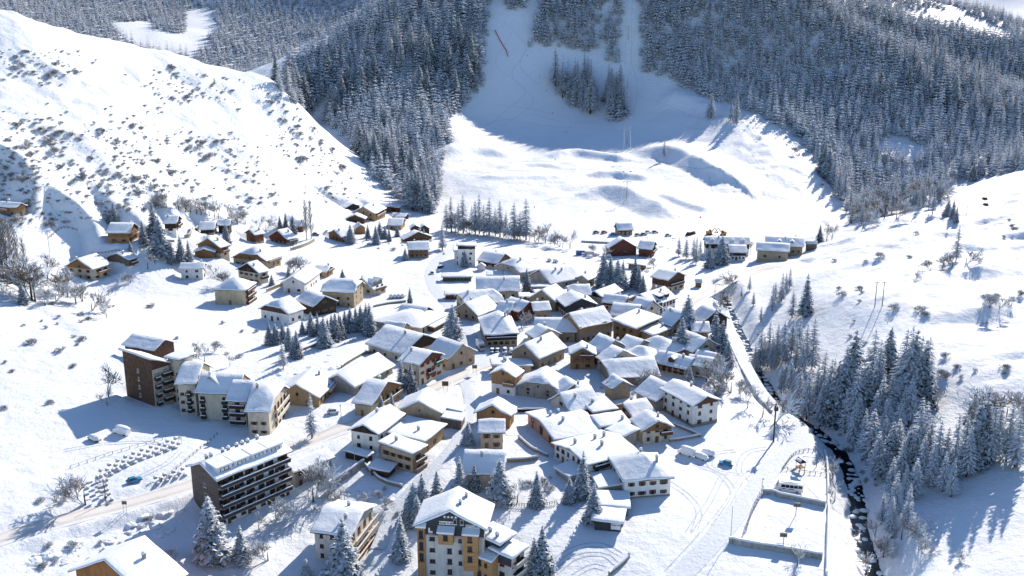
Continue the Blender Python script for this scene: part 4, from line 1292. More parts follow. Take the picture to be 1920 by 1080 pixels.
h('F', (1630,276), 300, (1645,266), (1590,278), 250, 'r', "right one of two tiny brown chalets at the end of the hamlet", wall='wood_brown', chim=0)
h('F', (1650,335), 372, (1672,322), (1425,358), 300, 'r', "wide gabled house with white band above the blue roofed chalet", wall='wood_brown', base=('white', 1.5), wg=(4,1))
h('F', (1625,432), 494, (1645,412), (1458,438), 370, 'l', "brown chalet with blue shaded roof beside the white field", wall='wood', base=('stone', 1.4), ws=(4,2))
h('F', (850,602), 648, (912,575), (740,597), 560, 'l', "tan house with balconied gable behind the big stone hostel", wall='tan', balc=[('g', 2.5, .1, .9, 'wood')])

# ---------------------------------------------------------------- stone hostel complex
K1 = h('F', (1062,757), 872, (1112,692), (800,747), 655, 'l', "big three storey stone hostel with half hipped roof and small square windows", name='hostel', cat='building', wall='stone_tan', roof='half', ws=(3,2), wg=(2,3), win=.8, chim=0)
h('F', (690,692), 765, (812,645), (552,696), 640, 'r', "white wing", into=K1, wall='white', wg=(2,1))
h('F', (745,862), 896, (848,802), (606,752), 782, 'l', "dark wing", into=K1, wall='wood_dark', chim=0, ws=0)
h('F', (565,922), 952, (695,862), (405,882), 822, 'r', "front wing", into=K1, wall='white', gable='wood_brown', roof='halfnear', chim=0)
T = h('F', (1205,738), 782, (1310,672), (1110,692), 645, 'r', "cream twin gabled house right of the stone hostel", wall='cream', balc=[('s', 2.4, .1, .9, 'wood')], wg=(2,1))
for x in (-.22, .22): dormer(T, x * T['L'], 3.2, 1.8, mat='cream')

# ---------------------------------------------------------------- centre left
Q = h('B', (832,218), 268, (1030,148), (495,178), 92, 'r', "low hall with wide blue shaded hip roof and stepped dark gables", name='hall', cat='building', wall='cream', roof='hip', chim=0, wg=0, ws=(6,1))
h('B', (838,152), 205, (915,118), (640,128), 62, 'l', "raised roof", into=Q, wall='wood_grey', chim=0, wg=0, ws=0)
h('B', (690,248), 268, (765,216), (540,228), 186, 'l', "entrance gable", into=Q, wall='tan', chim=0, ws=0, wg=0)
leanto(Q, 's', .25, .95, 3.0, 2.2, 1.7, 'wood_brown')
W1 = h('B', (700,412), 482, (985,318), (445,345), 275, 'l', "long cream house with dark boarded gable and two step white roof", wall='cream', gable='wood_dark', wg=(5,1), ws=(3,1))
h('B', (825,498), 655, (1002,432), (672,472), 405, 'l', "three storey cream house with red and green shutters and small balconies", wall='cream', gable='wood_brown', wg=(4,3), ws=(2,2), shut='shutter_r', balc=[('g', 2.6, .3, .6, 'wood_brown'), ('g', 5.2, .65, .95, 'shutter_g')])
h('B', (1040,455), 500, (1112,412), (885,388), 345, 'l', "beige house with striped white roof and wooden stairs behind the shuttered house", wall='beige', snow='roof_snow_thin')
h('B', (345,662), 722, (622,492), (120,612), 570, 'r', "wide grey barn hall with very large white roof", name='barn', cat='barn', wall='grey', chim=0, wg=0, ws=(4,1), base=('concrete', .8))
h('A', (1680,590), 662, (1815,532), (1435,587), 488, 'r', "tan gabled house with pink railed balcony behind the tall larch", wall='tan', wg=(2,1), balc=[('s', 2.2, .5, 1, 'pink')])
h('B', (475,797), 838, (692,667), (345,787), 628, 'l', "yellow house with blue shaded roof and timber gable beside two spruces", wall='yellow', gable='wood', balc=[('g', 2.2, .3, .95, 'wood')])
X1 = h('B', (985,862), 972, (1032,762), (735,847), 772, 'r', "plain beige barn with windowless gable and steep white roof", name='barn', cat='barn', wall='beige', wg=(2,1), ws=0, win=.5, chim=0)
leanto(X1, 's', .0, .55, 6.5, 3.6, 2.8, 'wood_grey'); leanto(X1, 's', .58, 1.0, 5.5, 4.2, 3.3, 'cream')
h('B', (520,1017), 1160, (705,902), (305,990), 945, 'r', "white two storey house with dark gable left of the wood balcony house", wall='white', gable='wood_dark', wg=(2,2), ws=(4,2), chim=1)
Y1 = h('I', (1735,168), 322, (1850,62), (1470,88), 60, 'r', "beige house with layered flat roofs and wooden balcony frames", wall='beige', roof='shed', rise=.8, wg=(4,2), balc=[('s', 2.7, .05, .95, 'wood'), ('s', .4, .05, .95, 'wood_orange')])
h('B', (870,1075), 1100, (1035,1000), (560,1030), 960, 'r', "rear wing", into=Y1, wall='tan', roof='shed', rise=.6, chim=1, wg=0)
h('I', (1560,302), 356, (1625,246), (1395,278), 212, 'r', "small brown shed with flat snowy roof in front of the beige house", name='shed', cat='shed', wall='wood_brown', roof='shed', rise=.5, chim=0, wg=0, ws=0)
h('I', (1395,190), 240, (1440,160), (1215,150), 118, 'r', "low dark garage dug in beside the white house", name='garage', cat='garage', wall='wood_dark', roof='shed', rise=.3, chim=0, wg=0, ws=0)
h('I', (845,312), 442, (1152,186), (780,215), 40, 'r', "grey hall with plain white roof behind the balcony block", name='hall', cat='building', wall='grey', rise=2.0, chim=0, wg=0, ws=(4,2))

# ---------------------------------------------------------------- village centre, back
E1 = h('E', (335,285), 388, (384,232), (205,288), 262, 'r', "white flat roofed apartment house with stepped top at the back of the village", name='apartment_house', cat='building', wall='white', roof='flat', rise=.3, wg=(3,2), balc=[('s', 2.6, .1, .9, 'cream'), ('s', 5.2, .1, .9, 'cream')], chim=2)
h('E', (375,246), 280, (388,225), (222,248), 215, 'r', "top storey", into=E1, wall='white', roof='flat', rise=.3, he_=11, chim=0, top='wood_dark', topz=9.3, ws=0)
h('E', (530,374), 418, (545,350), (382,352), 305, 'l', "brown house with blue shaded roof right of the flat roofed apartments", wall='wood_brown', base=('cream', 1.4))
h('E', (445,400), 432, (458,392), (378,402), 378, 'r', "little white gabled garage by the road", name='garage', cat='garage', wall='white', chim=0)
h('E', (345,478), 500, (362,462), (110,480), 447, 'l', "long low shed with even white roof beside the road", name='shed', cat='shed', wall='wood_grey', roof='shed', rise=.5, chim=0, ws=(8,1), W_=6)
h('E', (572,465), 480, (582,448), (445,466), 422, 'l', "low orange walled shed left of the grey hip roof", name='shed', cat='shed', wall='wood_orange', roof='shed', rise=.6, chim=0, W_=6)
h('E', (668,470), 488, (676,456), (578,470), 436, 'l', "low brown shed touching the orange walled shed", name='shed', cat='shed', wall='wood_brown', roof='shed', rise=.6, chim=0, W_=6)
h('E', (700,447), 482, (842,412), (590,407), 352, 'r', "grey house with blue shaded half hip roof behind the dark conifer", wall='grey', roof='half')
h('E', (690,582), 640, (702,548), (385,586), 478, 'l', "wide cream farmhouse with broad white roof turned to the viewer", wall='cream', roof='gable', ws=(4,1))
h('E', (935,528), 572, (1205,480), (790,472), 428, 'r', "long grey hall with gable end and long white roof", name='hall', cat='building', wall='grey', wg=0, chim=2)
h('E', (1210,503), 560, (1265,482), (1125,488), 470, 'r', "small beige house with snowy roof at the end of the long hall", wall='beige')
h('E', (925,552), 580, (935,540), (778,556), 526, 'l', "low shed with white flat roof behind another flat shed", name='shed', cat='shed', wall='grey', roof='flat', rise=.3, chim=0, W_=5)
h('E', (930,600), 622, (940,590), (810,604), 570, 'l', "low shed with blue shaded flat roof below the conifer", name='shed', cat='shed', wall='grey', roof='flat', rise=.3, chim=0, W_=6)
h('E', (878,630), 662, (885,618), (785,634), 602, 'l', "stone garage with lumpy white roof", name='garage', cat='garage', wall='stone', roof='flat', rise=.3, chim=0, W_=6)
h('E', (783,626), 652, (790,615), (690,628), 594, 'l', "stone garage left of the lumpy roofed garage", name='garage', cat='garage', wall='stone', roof='flat', rise=.3, chim=0, W_=6)
h('E', (250,610), 640, (262,595), (130,612), 588, 'l', "low brown shed by the bend of the street", name='shed', cat='shed', wall='wood_brown', roof='flat', rise=.3, chim=0, W_=6)
h('E', (295,692), 762, (570,667), (215,637), 592, 'r', "yellow farmhouse with long half hipped roof and small front gable", wall='yellow', roof='half', ws=(4,2), chim=2)
Z1 = h('E', (385,768), 815, (535,705), (345,692), 668, 'r', "brown grey house with ribbed white roof behind the veranda inn", wall='stone', snow='roof_snow_thin')
h('E', (625,745), 815, (662,720), (530,735), 668, 'l', "back wing", into=Z1, wall='ltgrey', chim=1)
h('E', (690,740), 770, (705,722), (560,700), 668, 'l', "narrow brown house with blue roof and peaked dormer behind the inn", wall='wood_red')
E11 = h('E', (437,908), 1002, (682,898), (405,832), 742, 'r', "veranda inn with dark timber balcony band and blue hip roof above the parked cars", name='inn', cat='building', wall='stone_tan', roof='hip', top='wood_dark', topz=3.2, ws=(5,2), wg=(4,2), balc=[('s', 3.2, .02, .98, 'wood_dark')], chim=2)
h('E', (803,732), 776, (930,724), (778,690), 670, 'r', "small stone cottage with one blue roof slope in the old centre", wall='stone', ws=(2,1))
h('E', (1078,616), 640, (1232,612), (1035,575), 540, 'r', "stone house with blue hip roof and dark chimney behind the dark sign gable", wall='stone', roof='halfnear', chimm='stone')
h('E', (965,668), 690, (1062,600), (925,600), 560, 'r', "stone house with bluish roof left of the dark sign gable", wall='stone', chim=0)
VR = h('E', (1045,699), 792, (1272,682), (975,646), 640, 'l', "charcoal gabled building with white lettering on its boards", name='tourist_office', cat='building', wall='ltgrey', top='dgrey', topz=2.6, wg=0, ws=(4,1), snow='roof_snow_thin', chim=1)
h('E', (1195,752), 785, (1215,742), (1112,755), 716, 'r', "little gabled porch in front of the charcoal building", name='porch', cat='porch', wall='white', chim=0, wg=0, ws=0)
h('E', (1322,632), 690, (1462,592), (1232,622), 585, 'r', "cream house with small dark gable behind the apartment row", wall='cream', gable='wood_dark')
h('E', (1318,668), 725, (1482,684), (1312,628), 610, 'r', "cream house with dark loggia band and blue roof left of the apartment row", wall='cream', top='wood_dark', topz=2.4, ws=(3,1), chim=1)
E16 = h('E', (1702,692), 788, (1870,622), (1512,642), 610, 'r', "white three storey apartment row with dark stacked balconies", name='apartment_row', cat='building', wall='white', ws=(7,3), gable='wood_orange', wg=0, chim=2, snow='roof_snow', balc=[('s', .4, .03, .28, 'wood_dark'), ('s', 3.0, .03, .28, 'wood_dark'), ('s', 5.6, .03, .28, 'wood_dark')])
for x in (-.05, .22): dormer(E16, x * E16['L'], 3.0, 1.2, mat='wood_dark', gabled=False)
E17 = h('E', (1572,782), 812, (1692,738), (1378,772), 690, 'l', "stepped row house with three overlapping white roofs", name='row_house', cat='house', wall='ltgrey', chim=0, wg=(2,1))
h('E', (1625,755), 800, (1692,725), (1500,720), 648, 'l', "upper step", into=E17, wall='ltgrey', chim=0)
h('E', (1152,860), 978, (1392,808), (1118,792), 752, 'r', "barn house with upright orange boards over stone ground floor", name='barn', cat='barn', wall='stone', top='wood_orange', topz=4.2, ws=(6,1), wg=0, snow='roof_snow_thin', chim=1)
h('E', (1128,892), 932, (1140,860), (965,890), 788, 'l', "stone house with wide blue shaded roof behind the cream gabled house", wall='stone', chim=0, L_=17, ws=(3,1))
h('E', (815,938), 1036, (990,908), (785,908), 868, 'l', "cream gabled house with stone base in the middle of the old centre", wall='cream', base=('stone', 1.8), wg=(2,2), ws=(1,2), chim=1)
R1 = h('E', (1572,864), 968, (1748,806), (1398,836), 790, 'r', "long red brown boarded building with outside stair and plain white roof", name='boarded_building', cat='building', wall='wood', roof='shed', rise=1.6, wg=(3,2), ws=(3,1), chim=1)
h('E', (1700,922), 975, (1852,868), (1545,888), 832, 'r', "lower wing", into=R1, wall='tan', roof='shed', rise=1.2, chim=1, wg=0)
h('H', (210,667), 768, (352,634), (75,642), 602, 'l', "house with dark brown gable over cream ground floor by the tan road", wall='cream', top='wood_brown', topz=3.4, wg=(3,2), balc=[('g', 3.4, .1, .9, 'wood_brown')])
h('E', (1575,258), 285, (1590,246), (1465,262), 196, 'r', "red brown gabled chalet, left one of the pair near the lift", wall='wood_red', chim=0)
h('E', (1690,272), 302, (1772,250), (1585,270), 214, 'l', "red brown chalet with blue roof, right one of the pair near the lift", wall='wood_red', balc=[('g', 2.2, .05, .95, 'wood_brown')], chim=0)
h('E', (1640,395), 420, (1690,378), (1500,385), 358, 'r', "low orange walled shed with white roof among the spruces", name='shed', cat='shed', wall='wood', roof='shed', rise=.6, chim=0)
# by the ski plain
L1 = h('H', (832,394), 482, (846,374), (490,390), 340, 'l', "long white and dark house with four roof dormers below the ski plain", name='guest_house', cat='building', wall='white', top='wood_dark', topz=4.0, ws=(7,2), chim=1)
for x in (-.36, -.12, .12, .36): dormer(L1, x * L1['L'], 1.8, 1.0, mat='white')
h('H', (808,458), 516, (826,436), (670,456), 402, 'l', "small house with blue roof and dark loggia below the dormered house", wall='white', top='wood_dark', topz=2.5, ws=(4,1), chim=0)
h('H', (1122,452), 514, (1152,430), (868,437), 392, 'l', "long tan stone barn with white doors by the ski plain", name='barn', cat='barn', wall='stone_tan', ws=(2,1), chim=0)
L4 = h('H', (1232,413), 472, (1247,396), (938,398), 346, 'l', "grey stone long house behind the tan stone barn", name='guest_house', cat='building', wall='stone', ws=(6,1), chim=2)
for x in (-.2, .15): dormer(L4, x * L4['L'], 2.0, 1.0, mat='grey')
h('H', (712,482), 506, (720,476), (665,484), 464, 'r', "tiny gabled hut in front of the blue roofed house", name='hut', cat='hut', wall='wood', chim=0, ws=0, wg=0)
h('H', (1335,392), 406, (1352,384), (1250,392), 350, 'l', "shed buried in snow at the right end of the long houses", name='shed', cat='shed', wall='wood_grey', chim=0, ws=0, wg=0)
h('H', (470,680), 696, (482,674), (420,680), 655, 'l', "small wooden hut beside the tan road", name='hut', cat='hut', wall='wood', chim=0, ws=0, wg=0)

# ---------------------------------------------------------------- village centre, front
h('C', (605,692), 725, (795,605), (578,650), 520, 'r', "stone house with big blue roof swooping low to the left", wall='stone', W_=13, chim=1)
h('C', (835,660), 772, (1000,664), (778,612), 612, 'l', "orange boarded chalet with balcony in the gable, in the old centre", wall='wood_orange', top='wood', topz=2.6, wg=(2,2), ws=(1,1), balc=[('g', 4.8, .4, .95, 'wood_brown')], chim=1)
h('C', (1062,662), 690, (1132,612), (952,588), 535, 'l', "grey house with steep white roof behind the orange boarded chalet", wall='grey', wg=(1,1))
h('C', (1112,722), 745, (1262,692), (1058,652), 632, 'l', "house with snow slid in stripes off its roof beside the lane", wall='grey', snow='roof_snow_thin', chim=0)
h('C', (1300,640), 668, (1385,612), (1180,602), 552, 'l', "stone house with blue roof left of the round edged hip roof", wall='stone', chim=0)
h('C', (1545,662), 695, (1618,585), (1322,578), 535, 'l', "big house with wide smooth hip roof in the middle right of the old centre", wall='stone', roof='hip', chim=1)
h('C', (1440,690), 712, (1484,668), (1242,662), 600, 'l', "house with small pyramid roof in front of the smooth hip roof", wall='wood_brown', roof='hip', chim=0)
Z2 = h('C', (1148,838), 900, (1497,816), (1095,762), 700, 'r', "big dark stone barn with L shaped blue roof", name='barn', cat='barn', wall='stone', roof='halfnear', ws=(2,1), wg=0, chim=1)
h('C', (1150,922), 952, (1312,892), (1092,770), 710, 'l', "barn wing", into=Z2, wall='stone', rise=2.6, wg=0, ws=0, chim=0)
c10 = h('C', (1702,770), 838, (1762,735), (1462,714), 690, 'l', "long cream house with one dormer and brown shutters on its side", wall='cream', ws=(5,2), shut='shutter', chim=1)
dormer(c10, 0, 2.4, 1.4, mat='wood_brown')
h('C', (1880,760), 800, (1900,740), (1710,735), 688, 'l', "grey house attached to the right end of the long cream house", wall='grey', chim=0)
h('C', (752,932), 1004, (768,850), (500,902), 832, 'r', "old grey stone barn with half hipped gable and two vents", name='barn', cat='barn', wall='grey', roof='halfnear', wg=(2,2), win=.7, chim=0, ws=0)
h('C', (960,938), 1004, (1032,886), (765,972), 880, 'r', "house with weathered grey boarded gable beside the grey stone barn", wall='wood_grey', wg=0, ws=0, chim=1)
h('C', (422,832), 978, (442,780), (250,806), 768, 'r', "tall narrow chalet with orange boards over white ground floor", wall='white', top='wood_orange', topz=3.6, wg=(2,1), chim=0, balc=[('g', 3.7, .55, 1, 'wood_orange')])
h('C', (545,742), 805, (556,735), (258,752), 668, 'r', "flat house with lumpy white roof behind the tall narrow chalet", wall='beige', roof='shed', rise=.6, chim=2)
d1 = h('D', (1405,412), 492, (1512,382), (1248,332), 300, 'l', "dark boarded house with snowy gable joined left of the large white house", wall='grey', top='wood_red', topz=3.6, chim=0, wg=(1,1))
d2 = h('D', (1675,442), 608, (1872,398), (1440,312), 372, 'l', "large white house with dark gable triangle at the right end of the village", wall='white', gable='wood_brown', wg=(2,3), ws=(4,3), base=('stone', 1.0), chim=1)
d3 = h('D', (1300,630), 738, (1497,607), (1215,568), 556, 'l', "cream house with boarded gable and railed corner balcony", wall='cream', top='wood', topz=4.0, wg=(3,2), balc=[('g', 2.7, .6, 1, 'wood_brown')], chim=1)
h('D', (1225,540), 600, (1405,498), (1150,478), 425, 'r', "back wing", into=d3, wall='beige', chim=1)
d4 = h('D', (890,882), 995, (1245,772), (640,702), 720, 'r', "white house with very wide plain roof and a row of small chimneys", wall='white', top=None, rise=1.5, wg=(6,2), ws=(3,1), chim=4)
balcony(d4, 's', 3.0, .1, .4, 'wood_dark'); leanto(d4, 'g', .55, .95, 6, 2.6, 2.0, 'grey')
k4 = h('K', (350,374), 514, (738,347), (262,272), 165, 'r', "white two storey house with heavy hip roof and brown shutters", wall='white', roof='hip', ws=(4,2), wg=(2,2), shut='shutter', base=('stone', .5), chim=2, th=.6)
leanto(k4, 'g', .2, .8, 6.5, 3.0, 2.4, 'grey')
h('D', (640,692), 775, (982,657), (440,606), 560, 'r', "pink walled house under a long blue roof", wall='pink', chim=3, wg=(3,2), ws=(2,1))
h('D', (985,602), 640, (1202,572), (930,546), 498, 'r', "grey stone outbuilding with flat white roof behind the very wide roof", name='outbuilding', cat='house', wall='stone', roof='shed', rise=.8, chim=1)
h('D', (1140,682), 725, (1236,658), (1040,640), 605, 'l', "low grey lean house with white roof right of the very wide roof", wall='grey', roof='shed', rise=.8, chim=0)
d7 = h('D', (930,497), 532, (1108,467), (835,445), 400, 'r', "orange boarded flat house with broken snow cover on the roof", wall='wood', roof='shed', rise=1.0, chim=1)
h('D', (760,500), 530, (1000,440), (700,412), 330, 'r', "rear wing", into=d7, wall='ltgrey', snow='roof_snow_thin', chim=2)
h('D', (305,522), 548, (325,472), (88,502), 445, 'r', "wooden gabled chalet with brown boards behind the tan house", wall='wood_orange', wg=(1,1), chim=0)
h('D', (262,644), 772, (316,592), (72,648), 548, 'l', "tan house with flat blue roof slope above two small window pairs", wall='beige', ws=(2,2), wg=(1,1), chim=0)
h('J', (905,322), 445, (918,285), (590,318), 142, 'l', "house with blue shaded roof and tall chimney hidden behind the spruce row", wall='grey', chim=1, ws=(2,1))
# small roofs that fill the old centre
h('C', (1210,610), 640, (1235,592), (1145,600), 560, 'l', "little shed roof between the old centre houses", name='shed', cat='shed', wall='stone', roof='shed', rise=.6, chim=0, wg=0, ws=0, W_=5)
h('C', (1760,640), 668, (1810,590), (1600,570), 545, 'l', "grey house with plain snowy roof beside the tall double spruce", wall='grey', chim=0)
h('C', (1885,490), 555, (1900,440), (1765,490), 418, 'l', "orange walled house at the right edge of the old centre", wall='wood', chim=1)
h('C', (1600,445), 480, (1648,385), (1490,400), 345, 'l', "house with white cross gable roof behind the red brown boarded building", wall='stone', chim=1)
h('C', (1830,420), 470, (1895,330), (1735,330), 270, 'l', "dark walled house with long white roof above the tall double spruce", wall='wood_dark', chim=1)
h('C', (1880,640), 690, (1905,615), (1755,640), 560, 'l', "flat roofed brown house with terrace right of the tall double spruce", wall='wood_red', roof='flat', rise=.3, chim=1)
h('C', (1895,715), 760, (1905,690), (1800,695), 655, 'l', "small tan house with blue roof at the edge above the river road", wall='beige', chim=0)
open("/tmp/hs.txt","w").write("\n".join(STATS)) if False else None

# ---------------------------------------------------------------- cream and brown apartment complex on the left
AC = h('A', (405,298), 662, (565,258), (168,230), 200, 'l', "stepped apartment complex with brown panelled tower, cream walls and blue shaded roofs", name='apartment_complex', cat='building', wall='brownpanel', roof='shed', rise=-3.2, chim=0, wg=0, ws=0, door=False)
panel(AC, 'g', 0, 1, -6, AC['zw'] - 3.4, 'cream')
for z in (1.2, 4.0, 6.8, 9.6):
    AC['window']('s', 0, z + .4, .8, 1.3, fk='frame_w')
    if z < AC['zw'] - 4.5:
        balcony(AC, 'g', z, .52, .98, 'wood_dark'); AC['window']('g', -.1 * AC['W'], z + .6, 1.0, .9); 
        balcony(AC, 'g', z - .6, .08, .34, 'wood_dark')
for k in range(1, 5): panel(AC, 's', 0, 1, 2.8 * k - .06, 2.8 * k + .06, 'wood_brown', .05, 'joint')
h('A', (435,232), 330, (607,190), (190,205), 150, 'l', "rear block", into=AC, wall='brownpanel', chim=0, wg=(2,1), ws=0)
h('A', (622,305), 640, (706,275), (540,285), 262, 'l', "stair tower", into=AC, wall='cream', roof='flat', rise=.3, wg=(1,3), ws=(2,4), chim=0)
b1 = h('A', (752,484), 715, (858,372), (603,483), 320, 'l', "second block", into=AC, wall='cream', wg=0, ws=(3,3), win=.8, chim=0, door=False)
b2 = h('A', (1062,560), 770, (1112,432), (738,547), 378, 'l', "third block", into=AC, wall='cream', wg=0, ws=0, chim=1, chimm='white', gable='pink', door=False)
b2g = h('A', (1070,612), 775, (1150,540), (840,552), 428, 'r', "cross gable", into=AC, wall='cream', wg=(5,3), ws=0, win=.8, chim=0, L_=9, door=False)
b3 = h('A', (1130,615), 805, (1196,470), (1030,605), 447, 'l', "fourth block", into=AC, wall='cream', wg=0, ws=0, chim=0, door=False)
b4 = h('A', (1308,694), 880, (1442,560), (1110,692), 480, 'l', "end block", into=AC, wall='cream', roof='halfnear', ws=(2,2), wg=0, win=.8, chim=1, chimm='stone')
for B_, spots in ((b1, [(.52, .72)]), (b2, [(.05, .17), (.62, .75)]), (b3, [(.05, .95)])):
    for a_, c_ in spots:
        for z in (.9, 3.5, 6.1):
            if z < B_['zw'] - 1.5: balcony(B_, 's', z, a_, c_, 'wood_dark', .9)
for z in (2.9, 5.5): balcony(b4, 'g', z, .25, .95, 'cream', 1.2)
for x in (.35, .55, .75): panel(b4, 'g', x - .06, x + .06, .2, 2.4, 'wood_dark', .05, 'arch')

# ---------------------------------------------------------------- balcony block
BB = h('I', (265,372), 735, (832,152), (30,302), 238, 'r', "five storey balcony block with slate gable and four snowy roof dormers", name='apartment_block', cat='building', wall='white', chim=0, wg=(1,4), ws=0, oh=1.0, win=.9, th=.5, door=False)
panel(BB, 'g', 0, 1, -6, BB['zw'], 'slate', .07)
mb = MB(); hy = BB['W'] / 2; zt = BB['zw']
tri = [(-hy, zt - .01), (hy, zt - .01), (0, zt + BB['rise'] * .93)]
mb.prism([(-BB['L'] / 2 - .07, y, z) for y, z in tri], [(-BB['L'] / 2 + .1, y, z) for y, z in tri]); BB['fr'].add("gable_cladding", mb.mesh("gable_cladding", M['slate']))
nfl = 5; fh_ = BB['zw'] / nfl
for k in range(nfl):
    z = k * fh_
    n_w = 7
    for c in range(n_w):
        x = (c + .5) / n_w * BB['L'] - BB['L'] / 2
        BB['window']('s', x - 1.0, z + 1.0, 1.5, 1.25, fk='frame_b')
        if c % 2 == k % 2:
            loc, rz = BB['at']('s', x + .9, z + .15, .03); BB['fr'].add("door", DOOR['wood_brown'], loc, rz, (1.0, 1, 2.1))
    if k: balcony(BB, 's', z, .0, 1.0, 'metal_dark', 1.5, slab='concrete')
for k in range(4): BB['window']('g', 0, 1.2 + k * fh_, 1.1, 1.2, fk='frame_w')
for x in (-.37, -.13, .12, .36): dormer(BB, x * BB['L'], 4.6, 1.3, mat='white', gabled=False)
for x in (-.42, -.36, -.2, -.12, .0, .08, .16, .3):
    z = BB['rz'](0, 1.0) + .2
    c_ = BB['fr'].add("chimney", CHIM['concrete'], (x * BB['L'], 1.0, z)); BB['fr'].add("snow", CHIM_SNOW, (x * BB['L'], 1.0, z), parent=c_)

# ---------------------------------------------------------------- small apartment house in front
AP = h('I', (1275,792), 1010, (1466,590), (965,757), 598, 'l', "pale grey apartment house with three long timber balconies on its right side", name='apartment_house', cat='building', wall='ltgrey', wg=0, ws=(3,3), chim=2, th=.6)
for z in (.3, 2.9, 5.4): balcony(AP, 'g', z, .02, .98, 'wood_orange' if z < 1 else 'cream', 1.6, rail='bars')

# ---------------------------------------------------------------- orange chalet cut by the lower left frame
h('M', (1010,1290), 1400, (1462,1078), (515,1068), 965, 'r', "orange walled chalet with wide tiled snow roof at the bottom left corner", wall='orange', wg=(3,1), ws=(2,1), chim=1, world=(on_plane(195, 1051, 8.5), on_plane(272, 1006, 8.5), 25.0, 6.2, 6.5), oh=1.2, balc=[('g', 2.2, .3, .7, 'wood_brown')])

# ---------------------------------------------------------------- hotel at the bottom
HO = h('J', (775,742), 1185, (930,565), (215,714), 598, 'r', "four star hotel with charcoal gable, orange timber bays and white signs", name='hotel', cat='hotel', wall='ltgrey', wg=0, ws=(2,3), chim=2, th=.6, chimm='stone', oh=.9)
zt = HO['zw']; Wd = HO['W']
panel(HO, 'g', 0, 1, zt - 2.6, zt + .01, 'dgrey', .07, 'cladding')
mb = MB(); hy = Wd / 2
tri = [(-hy, zt), (hy, zt), (0, zt + HO['rise'] * .93)]
mb.prism([(-HO['L'] / 2 - .07, y, z) for y, z in tri], [(-HO['L'] / 2 + .1, y, z) for y, z in tri]); HO['fr'].add("gable_cladding", mb.mesh("gable_cladding", M['dgrey']))
panel(HO, 'g', 0.12, 1, zt - 2.78, zt - 2.62, 'red_paint', .08, 'stripe'); panel(HO, 'g', 0.12, 1, zt - 2.62, zt - 2.56, 'white_paint', .08, 'stripe')
bay(HO, 'g', .0, .12, -4, zt - .6, .5, 'wood_orange', [(.5, zt - 3.6, 1.0, 2.2), (.5, zt - 6.6, 1.0, 2.2), (.5, zt - 9.6, 1.0, 2.2)])
bay(HO, 'g', .33, .55, zt - 4.2, zt - 1.2, 1.6, 'wood_orange_h', [(.5, zt - 3.1, 1.1, 1.5)])
bay(HO, 'g', .70, .92, zt - 11, zt - 1.4, 1.4, 'wood_orange_h', [(.45, zt - 3.3, 1.1, 1.5), (.45, zt - 5.8, 1.1, 1.5), (.45, zt - 8.5, 1.1, 1.5)])
for x, zs, w in ((-.28, (-4.2, -7.2, -10.2, -13.2), 1.3), (-.02, (-4.6, -7.4, -10.2, -13), 1.1), (.14, (-4.3, -7.3, -10.3), .8)):
    for z in zs:
        if zt + z > -1: HO['window']('g', x * Wd, zt + z, w, 1.0 if w != 1.1 else 1.4, fk='frame_b')
for x in (.07, .17): HO['window']('g', x * Wd, zt + .5, .8, 1.3, fk='frame_w')
sg1 = panel(HO, 'g', .33, .54, zt + .35, zt + 1.2, 'white_paint', .14, 'sign'); letters(HO, 'g', "Hotel II ski", -.065 * Wd, zt + .78, .8, .2, 'letter_dark', sg1)
sg2 = panel(HO, 'g', .72, .93, zt - .15, zt + .65, 'white_paint', .14, 'sign'); letters(HO, 'g', "SKITCHEN", .325 * Wd, zt + .25, .78, .2, 'letter_dark', sg2)
def star(r):
    mb = MB(); P = []
    for k in range(10):
        a = math.pi / 2 + k * math.pi / 5; q = r if k % 2 == 0 else r * .42; P.append((q * math.cos(a), q * math.sin(a)))
    mb.prism([(x, 0.0, z) for x, z in P], [(x, -.06, z) for x, z in P]); return mb.mesh("star", M['letter'])
STAR = star(.42)
for k in range(4):
    loc, rz = HO['at']('g', (-.085 + .055 * k) * Wd, zt + HO['rise'] * .93 - 1.75, .1); HO['fr'].add("star", STAR, loc, rz)
loc, rz = HO['at']('g', -.3 * Wd, zt - 1.3, .1)
mb = MB(); mb.box(-.5, .5, -.05, 0, -.55, -.3); mb.box(-.5, -.15, -.05, 0, -.3, .55); mb.box(-.5, .5, -.05, 0, -.85, -.68); HO['fr'].add("emblem", mb.mesh("emblem", M['letter']), loc, rz)
w2 = h('J', (870,854), 1190, (992,662), (700,772), 700, 'r', "middle wing", into=HO, wall='dgrey', roof='shed', rise=.8, chim=2, wg=0, ws=0, th=.6)
w3 = h('J', (963,957), 1230, (1086,782), (850,886), 800, 'r', "right wing", into=HO, wall='ltgrey', roof='shed', rise=.6, chim=0, wg=(1,3), ws=(3,3), top=None, th=.6)
panel(w3, 'g', 0, 1, w3['zw'] - 2.4, w3['zw'], 'dgrey', .07, 'cladding'); panel(w3, 'g', 0, 1, w3['zw'] - 2.6, w3['zw'] - 2.42, 'red_paint', .08, 'stripe')
for z in (1, 3.8, 6.6): balcony(w3, 's', z, .1, .9, 'cream', 1.2)
bay(w2, 'g', .0, .98, -3, w2['zw'] - 3.4, 3.0, 'wood_orange_h', [(.32, w2['zw'] - 5.4, 1.1, 1.5), (.68, w2['zw'] - 5.4, .8, 1.1), (.32, w2['zw'] - 8.4, 1.1, 1.5), (.68, w2['zw'] - 8.4, .8, 1.1)])
